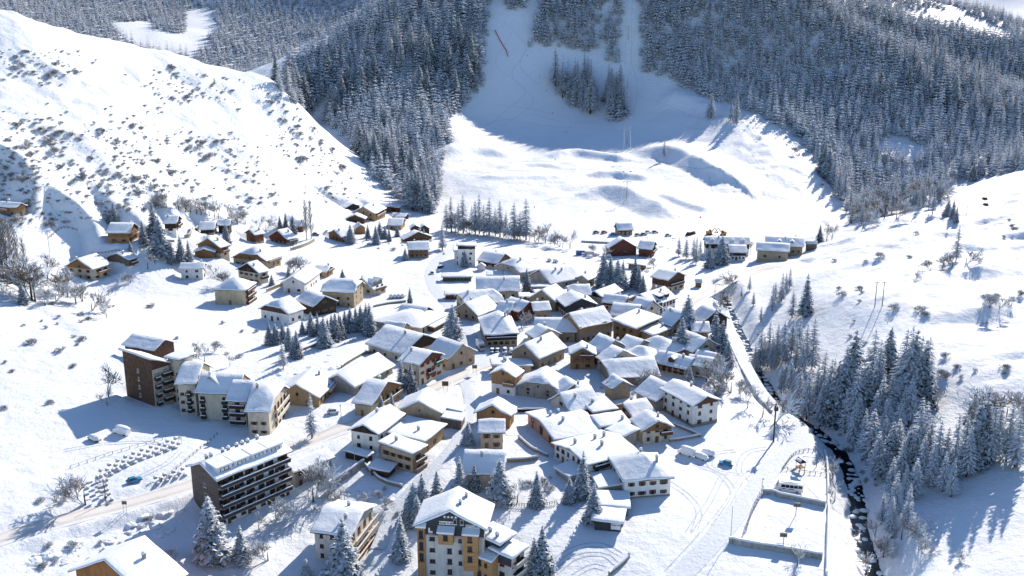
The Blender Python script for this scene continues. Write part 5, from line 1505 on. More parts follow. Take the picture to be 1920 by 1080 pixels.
# hotel huts
J2 = h('J', (1800,690), 762, (1888,600), (1555,672), 610, 'r', "charcoal flat hut with white sign board beside the conifer", name='hut', cat='hut', wall='dgrey', roof='flat', rise=.2, chim=0, wg=0, ws=0, th=.6, door=False)
s3 = panel(J2, 'g', .62, .98, .5, 2.2, 'white_paint', .12, 'sign'); letters(J2, 'g', "Hotel II ski", .3 * J2['W'], 1.8, .5, .18, 'letter_dark', s3)
h('J', (1850,575), 605, (1868,535), (1580,565), 430, 'r', "charcoal flat hut behind the one with the sign board", name='hut', cat='hut', wall='dgrey', roof='flat', rise=.2, chim=0, wg=0, ws=0, th=.6, L_=9)
# lettering on the charcoal gabled building
letters(VR, 'g', "VARS", .30 * VR['W'], 3.9, 1.5, .1)

# ---------------------------------------------------------------- the ground sheet, roads and stream, with the yards cut in
for pd in PADS: pad(*pd)
tag(link(bpy.data.objects.new("terrain", grid_mesh("terrain", GX, GY, ZZ, M['snow']))), "snow covered valley floor, hillsides and mountains", None, None, "structure")

for k, (nm, mt, lb) in enumerate([("road", 'road', "slushy main road with tan wheel tracks through the village"), ("road", 'packed', "packed snow street climbing past the parked cars"),
        ("road", 'packed', "narrow packed snow lane between the old houses"), ("road", 'road', "tan slushy road running to the ski station"),
        ("road", 'packed', "packed snow road along the river"), ("path", 'packed', "packed snow lane below the barn"), ("road", 'road', "road winding over the right hill")]):
    ribbon(nm, *ROADS[k], M[mt], 0.06, 8, label=lb)
ribbon("river", RIV, RIVZ, 6.2, M['water'], 0.0, 4, label="dark mountain stream between snowy banks")

# ---------------------------------------------------------------- trees that stand singly
def plant(kind, items, label, group, conv=None):
    for it in items:
        u, v, hp = it[:3]
        if conv: u, v, hp = conv[0] + u / conv[2], conv[1] + v / conv[2], hp / conv[2]
        k = it[3] if len(it) > 3 else kind
        p = ground(u, v)
        p.z -= 0.15
        hh = min(max(px_height(p, hp) * 1.07, 2.0), 28.0)
        kk = {'s': 'spruce', 'l': 'larch', 'b': 'bare', 'p': 'poplar'}[k]
        word = {'s': "snowy spruce", 'l': "frosted larch", 'b': "leafless frosted tree", 'p': "tall slender leafless poplar"}[k]
        tree(kk, p, hh, word + " " + label, group, seed=int(u * 7 + v * 13))
J_, I_, B_c, A_c, F_c, G_c, E_c, H_c, N_c, O_c = (720,810,4), (340,810,4), (580,560,4), (180,600,4), (400,360,4), (0,340,4), (800,400,4), (1200,360,4), (1320,560,3.177), (1320,300,3.177)
plant('s', [(570,470,290),(680,440,205),(870,512,320),(1145,552,265)], "in the row between the hotel and the hidden blue roof", "spruces behind the hotel", J_)
plant('s', [(1490,490,350)], "with a slim tall spire before the very wide white roof", None, J_)
plant('s', [(1570,675,300)], "standing beside the charcoal huts", None, J_)
plant('s', [(1390,525,190)], "bent and small at the foot of the slim tall spruce", None, J_)
plant('s', [(400,528,245),(290,605,300),(225,645,275),(165,720,215),(130,955,335),(250,700,230)], "in the clump left of the hotel", "spruces left of the hotel", J_)
plant('s', [(1185,1100,410),(1125,1105,330)], "in the pair right of the hotel", "spruces right of the hotel", J_)
plant('b', [(1000,532,180)], "in the spruce row behind the hotel", None, J_)
plant('s', [(235,945,475)], "standing before the slate gable of the balcony block", None, I_)
plant('s', [(455,965,275)], "squat and bushy on the slope below the balcony block", None, I_)
plant('s', [(1225,1095,465)], "standing before the pale grey apartment house", None, I_)
plant('s', [(940,1095,155)], "small and cut by the bottom edge", None, I_)
plant('b', [(990,525,310)], "wide crowned beside the plain grey hall", None, I_)
plant('b', [(710,650,175),(650,965,185),(580,730,130)], "on the slope below the balcony block", "bare trees below the balcony block", I_)
plant('b', [(1225,525,125),(1400,525,80),(1480,505,70),(1530,565,100),(1150,500,110)], "in the garden above the pale grey apartment house", "bare garden trees above the apartment house", I_)
plant('b', [(640,545,270)], "beside the main road at the lower left", None, (0,810,4))
plant('s', [(690,685,235),(765,695,215)], "of the pair before the shuttered house", "spruce pair before the shuttered house", B_c)
plant('s', [(540,865,145),(620,858,155)], "of the pair below the yellow house", "spruce pair below the yellow house", B_c)
plant('s', [(1190,1085,165)], "beside the tan house with the flat blue slope", None, B_c)
plant('s', [(1075,295,245)], "at the corner of the wide hip roofed hall", None, B_c)
plant('s', [(15,250,150),(65,275,165),(115,362,225),(140,280,135),(200,312,205),(170,262,145),(240,300,170),(270,252,165),(310,242,175),(350,205,145),(390,232,185),(430,242,205),(456,272,235),(225,235,130)], "in the dense grove below the stone hostel", "spruces in the grove below the hostel", B_c)
plant('s', [(1300,185,175),(1350,175,150),(1405,165,150),(1450,222,190),(1510,285,205),(1485,272,150),(1550,105,105),(1620,122,110),(1690,112,110),(1722,202,110),(1790,142,130)], "at the left end of the grove below the stone hostel", "spruces at the left end of the grove", A_c)
plant('l', [(1620,892,335)], "alone beside the main road, tall and thin", None, A_c)
plant('l', [(1405,362,190)], "brown and narrow at the left end of the spruce grove", None, A_c)
plant('b', [(815,320,130),(1005,350,90),(740,240,100),(890,230,90)], "behind the stepped apartment complex", "bare trees behind the apartment complex", A_c)
plant('b', [(95,590,250),(85,640,140)], "in the shade left of the brown tower", "bare trees left of the brown tower", A_c)
plant('s', [(500,272,95),(545,272,115),(600,312,140)], "of three beside the poplars", "spruces beside the poplars", F_c)
plant('p', [(700,362,270),(735,352,255)], "of the tall pair above the snowfield", "poplar pair above the snowfield", F_c)
plant('s', [(1030,382,140),(1160,345,100),(1220,392,140),(1250,345,125),(1320,372,110),(1380,335,90),(1290,350,90)], "between the chalets of the upper hamlet", "spruces in the upper hamlet", F_c)
plant('s', [(1580,372,95),(1440,512,95)], "beside the brown chalet by the white field", "spruces beside the brown chalet by the field", F_c)
plant('l', [(1715,432,175)], "broad and frosted beside the road at the back of the village", None, F_c)
plant('b', [(350,275,95),(395,285,100),(600,600,130),(570,590,100)], "among the hillside chalets", "bare trees among the hillside chalets", F_c)
plant('s', [(970,652,75),(565,642,85),(440,702,85),(1475,832,120)], "standing alone near the stone hostel", "lone small spruces near the hostel", F_c)
plant('s', [(1160,422,255),(1210,562,285),(1080,472,170),(860,312,150),(810,312,95),(980,542,95),(1290,622,165),(1360,602,195),(1420,602,155),(1700,472,155)], "among the left hillside chalets", "spruces among the left hillside chalets", G_c)
plant('s', [(175,917,165)], "alone at the foot of the poplars on the left edge", None, G_c)
plant('b', [(1190,192,105),(1250,197,125),(1340,217,115),(1390,228,110),(1430,237,115),(1475,244,118),(1510,252,122),(1570,262,122),(1610,270,118),(1640,282,122),(1720,282,115),(1780,322,122),(1840,322,112)], "in the long row above the hillside chalets", "bare tree row above the chalets", G_c)
plant('p', [(30,752,405),(70,747,425),(110,742,385),(150,732,335),(195,702,255),(50,740,360),(10,750,330)], "in the stand at the left edge", "poplars at the left edge", G_c)
plant('b', [(240,892,330),(265,902,280),(360,742,195),(510,872,205),(570,922,175),(690,967,175),(340,932,145),(800,1022,125),(420,900,160),(620,900,150)], "in the thicket below the cream chalet", "bare trees below the cream chalet", G_c)
plant('b', [(1110,657,135),(980,762,85),(1600,700,90),(1680,800,130)], "between the lower hillside chalets", "bare trees between the lower hillside chalets", G_c)
plant('s', [(750,592,175)], "dark beside the long grey hall", None, E_c)
plant('s', [(285,402,115)], "before the white flat roofed apartment house", None, E_c)
plant('s', [(1325,552,265),(1375,562,235),(1430,572,225),(1470,562,205),(1345,570,200),(1560,552,215),(1620,592,135),(1590,570,170),(1720,562,115),(1770,562,105),(1800,575,95)], "in the tall clump behind the old centre", "spruces behind the old centre", E_c)
plant('s', [(1668,672,285)], "of the tall double spruce, nearer one", None, (860,500,4)); plant('s', [(1712,512,295)], "of the tall double spruce, farther one", None, (860,500,4))
plant('l', [(120,282,185)], "broad and pale at the roadside behind the village", None, E_c)
plant('l', [(150,130,190),(185,142,250),(240,135,200),(275,150,270),(340,148,190),(365,160,240),(395,155,280),(430,165,215),(470,165,265),(515,172,200),(550,175,250),(595,185,190),(655,192,260),(700,195,200),(745,200,290),(215,150,150,'b'),(320,160,130,'b'),(580,180,140,'b'),(680,195,120,'b'),(450,170,120,'b')], "in the line along the stream behind the village", "larches along the stream behind the village", E_c)
plant('b', [(810,210,110),(840,215,120),(890,225,150),(960,240,110),(1000,250,110),(1075,265,140),(1020,260,90),(770,205,100)], "in the thicket along the stream behind the village", "bare trees along the stream behind the village", E_c)
plant('b', [(1340,340,90),(1560,310,80),(1620,315,85),(1650,310,80),(1220,300,70)], "beside the pair of red brown chalets", "bare trees beside the red brown chalets", E_c)
plant('l', [(290,482,135),(345,502,155),(420,542,195),(450,502,140),(400,500,150)], "left of the long dormered house", "larches left of the dormered house", H_c)
plant('s', [(515,572,175)], "slim beside the long dormered house", None, H_c); plant('s', [(610,542,215)], "full crowned before the long dormered house", None, H_c)
plant('s', [(1345,382,135)], "at the right end of the long houses", None, H_c); plant('b', [(1400,362,125),(1440,350,110)], "at the right end of the long houses", "bare trees at the end of the long houses", H_c)
plant('b', [(100,580,90),(120,560,80),(830,470,100)], "between the tan road and the long houses", "bare trees by the tan road", H_c)
plant('s', [(1240,925,300)], "large and alone on the gully slope", None, H_c)
plant('l', [(1140,945,205),(990,892,195),(1060,822,205),(1120,722,145),(820,742,115),(760,792,85),(905,972,115),(1090,760,150),(1010,830,150),(850,850,100)], "on the gully slope right of the village", "larches on the gully slope", H_c)
plant('l', [(330,432,255),(380,402,255),(430,382,225),(470,372,235),(520,332,205),(560,342,225),(600,422,265),(640,432,305),(300,432,155),(460,562,185),(510,562,205),(480,542,155),(400,420,200),(350,400,190),(545,420,190),(580,470,220)], "in the upper wood across the stream", "larches in the upper wood across the stream", N_c)
plant('l', [(560,682,265),(610,722,285),(660,702,305),(700,652,325),(740,692,325),(780,722,335,'s'),(820,702,405),(870,642,445,'s'),(890,782,375),(930,702,305),(960,742,335,'s'),(990,562,365),(1020,642,385),(1090,482,305,'s'),(1050,722,265),(1100,702,255),(1140,742,275,'s'),(1170,622,425),(1200,642,465),(1230,622,425,'s'),(1260,642,405),(1290,642,385,'s'),(1315,562,325),(1180,762,245),(620,640,230),(690,760,250),(760,600,240),(840,800,260),(910,860,280),(1010,800,250),(1080,820,240),(1150,860,250),(1215,760,300)], "in the dense middle wood across the stream", "trees in the middle wood across the stream", N_c)
plant('l', [(880,902,285),(940,962,305),(990,982,325),(1060,962,265),(1140,1002,285),(1260,1002,405),(1300,942,325),(1330,1002,305),(1380,1062,335),(1430,1052,285),(1480,1062,365),(1540,1002,305),(1600,762,205,'s'),(1610,1002,425,'s'),(1650,962,405,'s'),(1700,982,365),(1740,932,305),(1800,962,345),(1850,1002,305),(1900,802,265),(1560,1060,300),(1020,1080,290),(1170,1100,280),(1290,1090,280),(1350,1120,260),(1420,1150,240),(1470,1180,230),(1250,1180,230),(1190,1200,220),(1110,1180,240)], "in the lower wood across the stream", "trees in the lower wood across the stream", N_c)
plant('s', [(1100,1065,335)], "of the bright pair beside the stream, left one", None, N_c); plant('s', [(1200,1078,315)], "of the bright pair beside the stream, right one", None, N_c)
plant('b', [(1760,762,245),(1800,720,200),(1710,740,190),(1340,640,90),(1390,640,100)], "at the upper edge of the lower wood", "bare trees at the edge of the lower wood", N_c)
plant('s', [(1600,122,105),(1450,332,95),(1480,352,115),(1500,372,95)], "beside the road on the right hill", "spruces by the right hill road", O_c)
plant('l', [(1360,322,155)], "leaning over the ravine edge on the right hill", None, O_c); plant('l', [(1500,605,205)], "on the steep knoll of the right hill", None, O_c)
plant('b', [(1480,640,90),(1420,650,80),(1560,620,100),(1350,660,70),(1250,720,60),(1700,880,90),(1760,880,80),(1660,860,70),(1830,870,60)], "on the knolls of the right hill", "bare bushy trees on the right hill", O_c)
plant('b', [(160,600,60),(200,560,80),(100,880,120),(140,850,110),(190,760,90),(60,990,130)], "on the village side of the stream gully", "bare trees on the village side of the gully", (1320,300,3.177))
plant('s', [(60,345,280),(105,345,210),(140,400,150)], "by the river road at the edge of the village", "spruces by the river road", N_c)
plant('b', [(110,520,190),(160,560,160),(260,650,130),(420,740,180),(350,700,130),(210,560,100)], "along the river road", "bare trees along the river road", N_c)
plant('b', [(1495,1060,34),(1640,1050,50),(1625,1075,45),(1560,900,36),(1565,940,40)], "by the tennis courts and the stream", "bare trees by the courts", (0,0,1))
plant('b', [(1890,700,60),(1790,700,55),(1850,740,60),(1600,405,40)], "in the old village gardens", "bare trees in the old village gardens", (860,500,4)); plant('b', [(505,440,130),(470,460,110),(1370,900,120),(1420,890,130),(1470,880,120),(1340,910,100),(1800,830,180),(1860,860,170),(1770,800,140)], "in the old village gardens", "bare trees in the old village gardens", (860,500,4))
plant('s', [(1730,890,150)], "small between the long cream house and the large white house", None, (860,500,4))
# loose wood at the mouth of the ravine
rs = np.random.RandomState(31); n_ = 0
P = [(1575,400),(1600,432),(1640,425),(1690,412),(1755,392),(1775,365),(1700,372),(1640,385),(1600,390)]
while n_ < 62:
    u, v = rs.uniform(1570, 1780), rs.uniform(360, 434)
    if in_poly([u], [v], P)[0]:
        plant('l' if rs.rand() < .5 else 'b', [(u, v, rs.uniform(26, 46))], "in the loose wood at the mouth of the ravine", "trees at the mouth of the ravine"); n_ += 1

# ---------------------------------------------------------------- shrubs
def shrubs(poly, n, hmin, hmax, label, group, seed, clump=0.0, near=None):
    rs = np.random.RandomState(seed); k = 0; tries = 0
    us = [p[0] for p in poly]; vs = [p[1] for p in poly]
    while k < n and tries < n * 60:
        tries += 1
        u, v = rs.uniform(min(us), max(us)), rs.uniform(min(vs), max(vs))
        if not in_poly([u], [v], poly)[0]: continue
        p = ground(u, v)
        if clump and float(fbm(np.array([p.x * 1.4]), np.array([p.y]), 34, 3)[0]) < clump * rs.rand(): continue
        p.z -= 0.1
        shrub(p, hmin + (hmax - hmin) * rs.rand() ** 2, label, group, seed=int(rs.randint(1e6))); k += 1
LEFT = [(0,90),(200,95),(480,155),(560,205),(640,300),(690,372),(600,382),(450,392),(380,385),(280,405),(190,405),(100,425),(0,440)]
shrubs(LEFT, 165, 1.6, 4.2, "low frosted shrub on the open left hillside", "shrubs on the left hillside", 41, 0.16)
shrubs([(0,570),(480,575),(500,640),(420,690),(220,640),(140,760),(0,780)], 30, 1.2, 2.6, "frosted shrub in the snowfield above the apartment complex", "shrubs in the left snowfield", 42)
shrubs([(1560,480),(1700,440),(1915,360),(1915,760),(1780,740),(1640,700),(1560,600)], 42, 1.2, 3.0, "frosted shrub on the right hill", "shrubs on the right hill", 43, 0.2)
shrubs([(1370,560),(1410,640),(1470,720),(1520,770),(1560,800),(1600,860),(1635,960),(1660,1070),(1690,1070),(1650,900),(1600,800),(1480,680),(1420,600)], 24, 1.0, 2.4, "frosted shrub on the stream bank", "shrubs on the stream bank", 44)
shrubs([(40,940),(190,930),(240,965),(330,960),(380,1040),(300,1060),(100,1075),(20,1060),(20,1040),(150,985)], 16, 1.0, 2.4, "frosted shrub below the main road at the lower left", "shrubs below the main road", 45)
shrubs([(640,440),(830,460),(850,480),(700,470),(600,430)], 10, 0.8, 2.0, "frosted shrub at the foot of the upper hamlet", "shrubs at the upper hamlet", 46)
shrubs([(1480,250),(1500,290),(1570,390),(1590,400),(1560,340),(1520,280)], 10, 0.8, 2.6, "frosted shrub on the ravine edge beside the ski plain", "shrubs on the ravine edge", 47)
shrubs([(560,900),(720,900),(760,960),(700,1000),(620,960),(560,960)], 10, 1.0, 2.2, "frosted garden shrub beside the lane below the balcony block", "shrubs by the lane", 48)
# low scrub that nobody could count
rs = np.random.RandomState(51); pts = []
while len(pts) < 1600:
    u, v = rs.uniform(0, 700), rs.uniform(90, 440)
    if not in_poly([u], [v], LEFT)[0]: continue
    p = ground(u, v)
    if float(fbm(np.array([p.x * 1.4]), np.array([p.y]), 34, 3)[0]) < 0.3 * rs.rand() - .26: continue
    pts.append((p.x, p.y, p.z - .05))
sc_ = (.14 + .7 * rs.rand(len(pts), 1) ** 3) * np.array([[1.5, 1.5, .8]])
scatter_mass("scrub", pts, sc_, rs.randint(0, 5, len(pts)), SHRUB, "low scrub poking through the snow of the left hillside", "scrub")

shrubs([(985,560),(1060,600),(1000,625),(960,590)], 10, 1.0, 2.4, "frosted garden shrub behind the cream gabled house", "shrubs behind the cream gabled house", 49)
shrubs([(1120,690),(1140,760),(1200,800),(1180,820),(1120,790)], 8, 0.8, 2.0, "frosted garden shrub beside the narrow lane", "shrubs beside the lane", 50)
shrubs([(1290,690),(1360,690),(1370,760),(1345,745)], 12, 1.0, 2.6, "frosted garden shrub between the village and the river road", "shrubs by the river road", 52)
shrubs([(970,880),(1030,880),(1040,935),(960,935)], 8, 0.8, 2.0, "frosted garden shrub behind the hotel spruces", "shrubs behind the hotel", 53)

plant('l', [(1333,222,44),(1328,220,30)], "of the pair on the right edge of the piste", "larch pair on the piste edge"); plant('l', [(1380,229,54),(1370,226,34)], "beside the forest on the right edge of the piste", "larches on the piste edge by the forest")
plant('l', [(1245,293,30)], "alone in the middle of the ski plain", None); plant('b', [(1485,290,16),(1496,300,14)], "on the corner of the ski plain above the ravine", "bare trees on the corner of the ski plain")

plant('l', [(1668,1002,72),(1652,984,62),(1690,1012,52,'b'),(1722,1032,32,'b'),(1656,1045,46,'b'),(1800,1046,26,'b'),(1640,1010,40,'b'),(1700,985,80),(1676,965,84)], "in the thicket where the lower wood meets the stream", "trees in the thicket by the stream")

# ---------------------------------------------------------------- vehicles
def car_meshes(L, W, H_, hood, boot, mat):
    """side profile swept across the width, narrowed at the cabin"""
    hl = L / 2; b = MB()
    prof = [(-hl, .35), (-hl + .05, .75), (-hl + boot, .86), (hl - hood, .88), (hl - .1, .72), (hl, .35)]
    lo = [(x, -W / 2, z) for x, z in prof]; hi = [(x, W / 2, z) for x, z in prof]
    b.prism(lo, hi)
    g = MB(); c0, c1 = -hl + boot * .55, hl - hood
    q0 = [(c0, -W / 2 + .08, .84), (c1, -W / 2 + .08, .86), (c1, W / 2 - .08, .86), (c0, W / 2 - .08, .84)]
    q1 = [(c0 + .45, -W / 2 + .22, H_ - .08), (c1 - .75, -W / 2 + .22, H_ - .08), (c1 - .75, W / 2 - .22, H_ - .08), (c0 + .45, W / 2 - .22, H_ - .08)]
    g.prism(q0, q1)
    r = MB(); q2 = [(x, y, z + .003) for x, y, z in q1]; r.prism(q2, [(x * .96, y * .95, H_) for x, y, z in q1])
    for sx in (c0 + .45, (c0 + c1) / 2 - .1, c1 - .75):
        for sy in (-1, 1): r.tube((sx, sy * (W / 2 - .2), H_ - .06), (sx + (.0 if abs(sx) < 1 else (.55 if sx > 0 else -.35)), sy * (W / 2 - .07), .86), .05, .05, 4)
    return b.mesh("body", M[mat]), g.mesh("window", M['glass']), r.mesh("roof", M[mat])
_w = MB(); _w.tube((0, -.1, 0), (0, .1, 0), .32, .32, 12); WHEEL = _w.mesh("wheel", M['tyre'])
_w = MB(); _w.tube((0, -.115, 0), (0, .115, 0), .18, .18, 8); RIM = _w.mesh("rim", M['metal'])
_l = MB(); _l.box(-.05, .05, -.18, .18, -.08, .08); LAMP = _l.mesh("headlight", M['white_paint'])
CARM = {}
for cm in ('white_paint', 'metal_dark', 'blue_car', 'red_paint', 'metal'): CARM[cm] = car_meshes(4.2, 1.75, 1.48, 1.15, .75, cm)
def snow_blob(sx, sy, sz, seed, lump=.25, n=10):
    """rounded snow load with a flat underside"""
    v, f = [], []; rows = 5
    for i in range(rows):
        t = i / (rows - 1); r = math.cos(t * math.pi / 2) ** .6; z = sz * math.sin(t * math.pi / 2)
        for k in range(n):
            a = 2 * math.pi * k / n; c, s = math.cos(a), math.sin(a)
            cx, cy = math.copysign(abs(c) ** .6, c), math.copysign(abs(s) ** .6, s)
            q = 1 + lump * mnoise.noise(Vector((cx * 1.5 + seed, cy * 1.5, t * 2)))
            v.append((sx * r * cx * q, sy * r * cy * q, z * q))
    for i in range(rows - 1):
        for k in range(n): f.append((i * n + k, i * n + (k + 1) % n, (i + 1) * n + (k + 1) % n, (i + 1) * n + k))
    f.append(tuple(reversed(range(n))))
    me = bpy.data.meshes.new("snow"); me.from_pydata(v, [], f); me.materials.append(M['roof_snow']); me.polygons.foreach_set("use_smooth", [True] * len(me.polygons)); me.update()
    return me
SNOW_TOP = snow_blob(1.25, .72, .3, 3.3, .15); SNOW_HOOD = snow_blob(.55, .75, .16, 5.1, .15); SNOW_BIG = snow_blob(2.25, 1.05, 1.2, 9.1, .2)
def terrain_tilt(p, ang, L=3.0, W=1.6):
    dx, dy = math.cos(ang), math.sin(ang)
    a = math.atan2(gz(p.x + dx * L / 2, p.y + dy * L / 2) - gz(p.x - dx * L / 2, p.y - dy * L / 2), L)
    return (0, -a, ang)
def car(u, v, deg, mat, label, snow=1, group=None):
    p = ground(u, v); ang = R(deg)
    e = empty("parked_car", p); e.rotation_euler = terrain_tilt(p, ang)
    e.location.z += .1
    bo, gl, ro = CARM[mat]
    put("body", bo, e); put("window", gl, e); put("roof", ro, e)
    for x in (-1.3, 1.3):
        for y in (-.78, .78):
            w = put("wheel", WHEEL, e, (x, y, .32)); put("rim", RIM, w)
    for y in (-.6, .6): put("headlight", LAMP, e, (2.06, y, .62))
    if snow: put("snow", SNOW_TOP, e, (-.25, 0, 1.46)); 
    if snow: put("snow", SNOW_HOOD, e, (1.45, 0, .8))
    if snow > 1: put("snow", SNOW_BIG, e, (0, 0, .55))
    return tag(e, label, "car", group)
for k, (x, m_) in enumerate([(490, 'blue_car'), (530, 'metal_dark'), (585, 'white_paint'), (632, 'metal_dark'), (669, 'white_paint')]):
    car(800 + x / 4, 400 + (1046 - (k == 2) * 4) / 4, 262 + 3 * k, m_, ["blue car at the left end of the row below the inn", "dark car second from the left below the inn", "white car in the middle of the row below the inn", "dark car second from the right below the inn", "white car at the right end of the row below the inn"][k], 1, "cars parked below the inn")
car(1361, 872, 165, 'blue_car', "bright blue car standing in the open snow square", 0)
car(252, 904, 38, 'blue_car', "dark blue car on the lane above the main road", 0)
car(177, 826, 150, 'metal_dark', "snow buried car in the sunny field at the left", 2)
car(1314, 860, 140, 'white_paint', "snow buried car beside the snowy van, nearer one", 2); car(1328, 853, 150, 'white_paint', "snow buried car beside the snowy van, farther one", 2)
for k, u in enumerate((735, 742, 749, 756)): car(u, 558 - k * .3, 80, 'metal', ["leftmost", "second", "third", "rightmost"][k] + " snow covered car in the row below the twin gabled house", 2, "snowy cars below the twin gabled house")
car(592, 441, 20, 'metal_dark', "dark car at the end of the poplar terrace", 1)
car(810, 514, 100, 'white_paint', "white snowy car on the street at the village back", 1)
car(826, 503, 60, 'metal_dark', "dark car beside the road near the flat roofed apartments", 1)
car(625, 775, 10, 'white_paint', "snowy car before the tan gabled house", 1)
car(1846, 374, 95, 'metal_dark', "upper of two cars driving on the right hill road", 0); car(1848, 385, 95, 'metal_dark', "lower of two cars driving on the right hill road", 0)
for k, (u, v, d, m_) in enumerate([(1118,437,10,'metal_dark'),(1133,437,20,'red_paint'),(1150,441,0,'blue_car'),(1196,442,15,'metal'),(1207,441,5,'metal_dark'),(1215,437,0,'white_paint'),(1228,437,10,'metal_dark'),(1253,443,0,'metal')]):
    car(u, v, d, m_, ["dark vehicle at the left end of the lift car park", "red vehicle in the lift car park", "blue vehicle beside the lift station", "grey vehicle right of the lift station", "dark vehicle second right of the lift station", "white vehicle right of the lift station", "dark vehicle at the right end of the lift car park", "grey vehicle alone right of the lift car park"][k], 1, "vehicles at the lift station")
for k, (u, v) in enumerate([(1095,478),(1105,484),(1118,480),(1132,486),(1142,482),(1030,490),(1042,492)]):
    car(u, v, 20 + 15 * k, 'metal', ["leftmost", "second", "third", "fourth", "rightmost", "farther", "nearer"][k] + (" snow buried vehicle in the yard behind the tall spruces" if k < 5 else " snow buried vehicle in the yard behind the long grey hall"), 2, "snow buried vehicles in the yard")

def van(u, v, deg, label, L=5.2, buried=True):
    p = ground(u, v); e = empty("van", p); e.rotation_euler = terrain_tilt(p, R(deg)); e.location.z += .1
    b = MB(); pr = [(-L/2, .35), (-L/2, 2.0), (-L/2 + .2, 2.25), (L/2 - 1.5, 2.25), (L/2 - .8, 1.35), (L/2 - .05, 1.1), (L/2, .35)]
    b.prism([(x, -.95, z) for x, z in pr], [(x, .95, z) for x, z in pr]); b.build("body", M['white_paint'], e)
    g = MB(); g.prism([(L/2 - 1.47, -.85, 2.16), (L/2 - .82, -.85, 1.4), (L/2 - .82, .85, 1.4), (L/2 - 1.47, .85, 2.16)], [(L/2 - 1.44, -.85, 2.2), (L/2 - .76, -.85, 1.43), (L/2 - .76, .85, 1.43), (L/2 - 1.44, .85, 2.2)]); g.build("windscreen", M['glass'], e)
    for x in (-L/2 + 1, L/2 - 1):
        for y in (-.85, .85): put("wheel", WHEEL, e, (x, y, .32))
    if buried: put("snow", snow_blob(L/2 - .2, .95, .55, 2.2, .15), e, (-.3, 0, 2.22))
    return tag(e, label, "van")
van(1287, 853, 140, "white van with thick snow on its roof at the edge of the square")
van(228, 814, 160, "white van in the blue shade below the apartment complex")

def truck(u, v, deg):
    p = ground(u, v); e = empty("box_truck", p); e.rotation_euler = terrain_tilt(p, R(deg)); e.location.z += .1
    b = MB(); b.box(-3.2, 1.4, -1.15, 1.15, .9, 3.2); b.build("cargo_box", M['white_paint'], e)
    c = MB(); c.prism([(1.5, -1.05, .5), (3.2, -1.05, .5), (3.2, 1.05, .5), (1.5, 1.05, .5)], [(1.5, -1.05, 2.4), (2.7, -1.05, 2.4), (2.7, 1.05, 2.4), (1.5, 1.05, 2.4)]); c.build("cab", M['metal'], e)
    g = MB(); g.prism([(2.98, -.95, 1.35), (3.02, -.95, 1.38), (3.02, .95, 1.38), (2.98, .95, 1.35)], [(2.72, -.95, 2.3), (2.78, -.95, 2.33), (2.78, .95, 2.33), (2.72, .95, 2.3)]); g.build("windscreen", M['glass'], e)
    s = MB(); s.box(-3.1, 2.9, -.5, .5, .5, .9); s.build("chassis", M['metal_dark'], e)
    for x in (-2.2, 2.4):
        for y in (-.95, .95): put("wheel", WHEEL, e, (x, y, .42), (0, 0, 0), (1.3, 1.3, 1.3))
    put("snow", snow_blob(2.2, 1.1, .25, 4.4, .1), e, (-.9, 0, 3.2))
    tag(e, "white box truck parked on the shaded street by the inn", "truck")
truck(901, 655, 285)

def minibus(u, v, deg):
    p = ground(u, v); e = empty("minibus", p); e.rotation_euler = terrain_tilt(p, R(deg)); e.location.z += .1
    L, W = 7.6, 2.2
    b = MB(); pr = [(-L/2, .4), (-L/2, 2.55), (-L/2 + .15, 2.75), (L/2 - 1.1, 2.75), (L/2 - .9, 2.6), (L/2 - .5, 1.4), (L/2 - .05, 1.15), (L/2, .4)]
    b.prism([(x, -W/2, z) for x, z in pr], [(x, W/2, z) for x, z in pr]); b.build("body", M['white_paint'], e)
    for s in (-1, 1):
        for k in range(5):
            g = MB(); x0 = -L/2 + .35 + k * 1.15; g.box(x0, x0 + 1.05, s * W/2 - .02, s * W/2 + .02, 1.45, 2.3); g.build("window", M['glass'], e)
        t = MB(); t.box(-1.4, .1, s * W/2 - .015, s * W/2 + .02, .95, 1.15); t.box(1.0, 1.9, s * W/2 - .015, s * W/2 + .02, .95, 1.15); t.build("stripe", M['letter_dark'], e)
    g = MB(); g.prism([(L/2 - .88, -.95, 2.5), (L/2 - .5, -.95, 1.45), (L/2 - .5, .95, 1.45), (L/2 - .88, .95, 2.5)], [(L/2 - .84, -.95, 2.52), (L/2 - .46, -.95, 1.47), (L/2 - .46, .95, 1.47), (L/2 - .84, .95, 2.52)]); g.build("windscreen", M['glass'], e)
    for x in (-2.2, 2.5):
        for y in (-.98, .98): w = put("wheel", WHEEL, e, (x, y, .4), (0, 0, 0), (1.2, 1.2, 1.2)); put("rim", RIM, w)
    for y in (-.8, .8): put("headlight", LAMP, e, (L/2 - .02, y, .8))
    put("snow", snow_blob(3.1, 1.0, .22, 6.6, .1), e, (-.4, 0, 2.74)); h_ = MB(); h_.box(-.9, .6, -.4, .4, 2.9, 3.05); h_.build("roof_hatch", M['metal'], e)
    tag(e, "white minibus parked on the terrace above the tennis courts", "minibus")
minibus(1478, 921, 170)

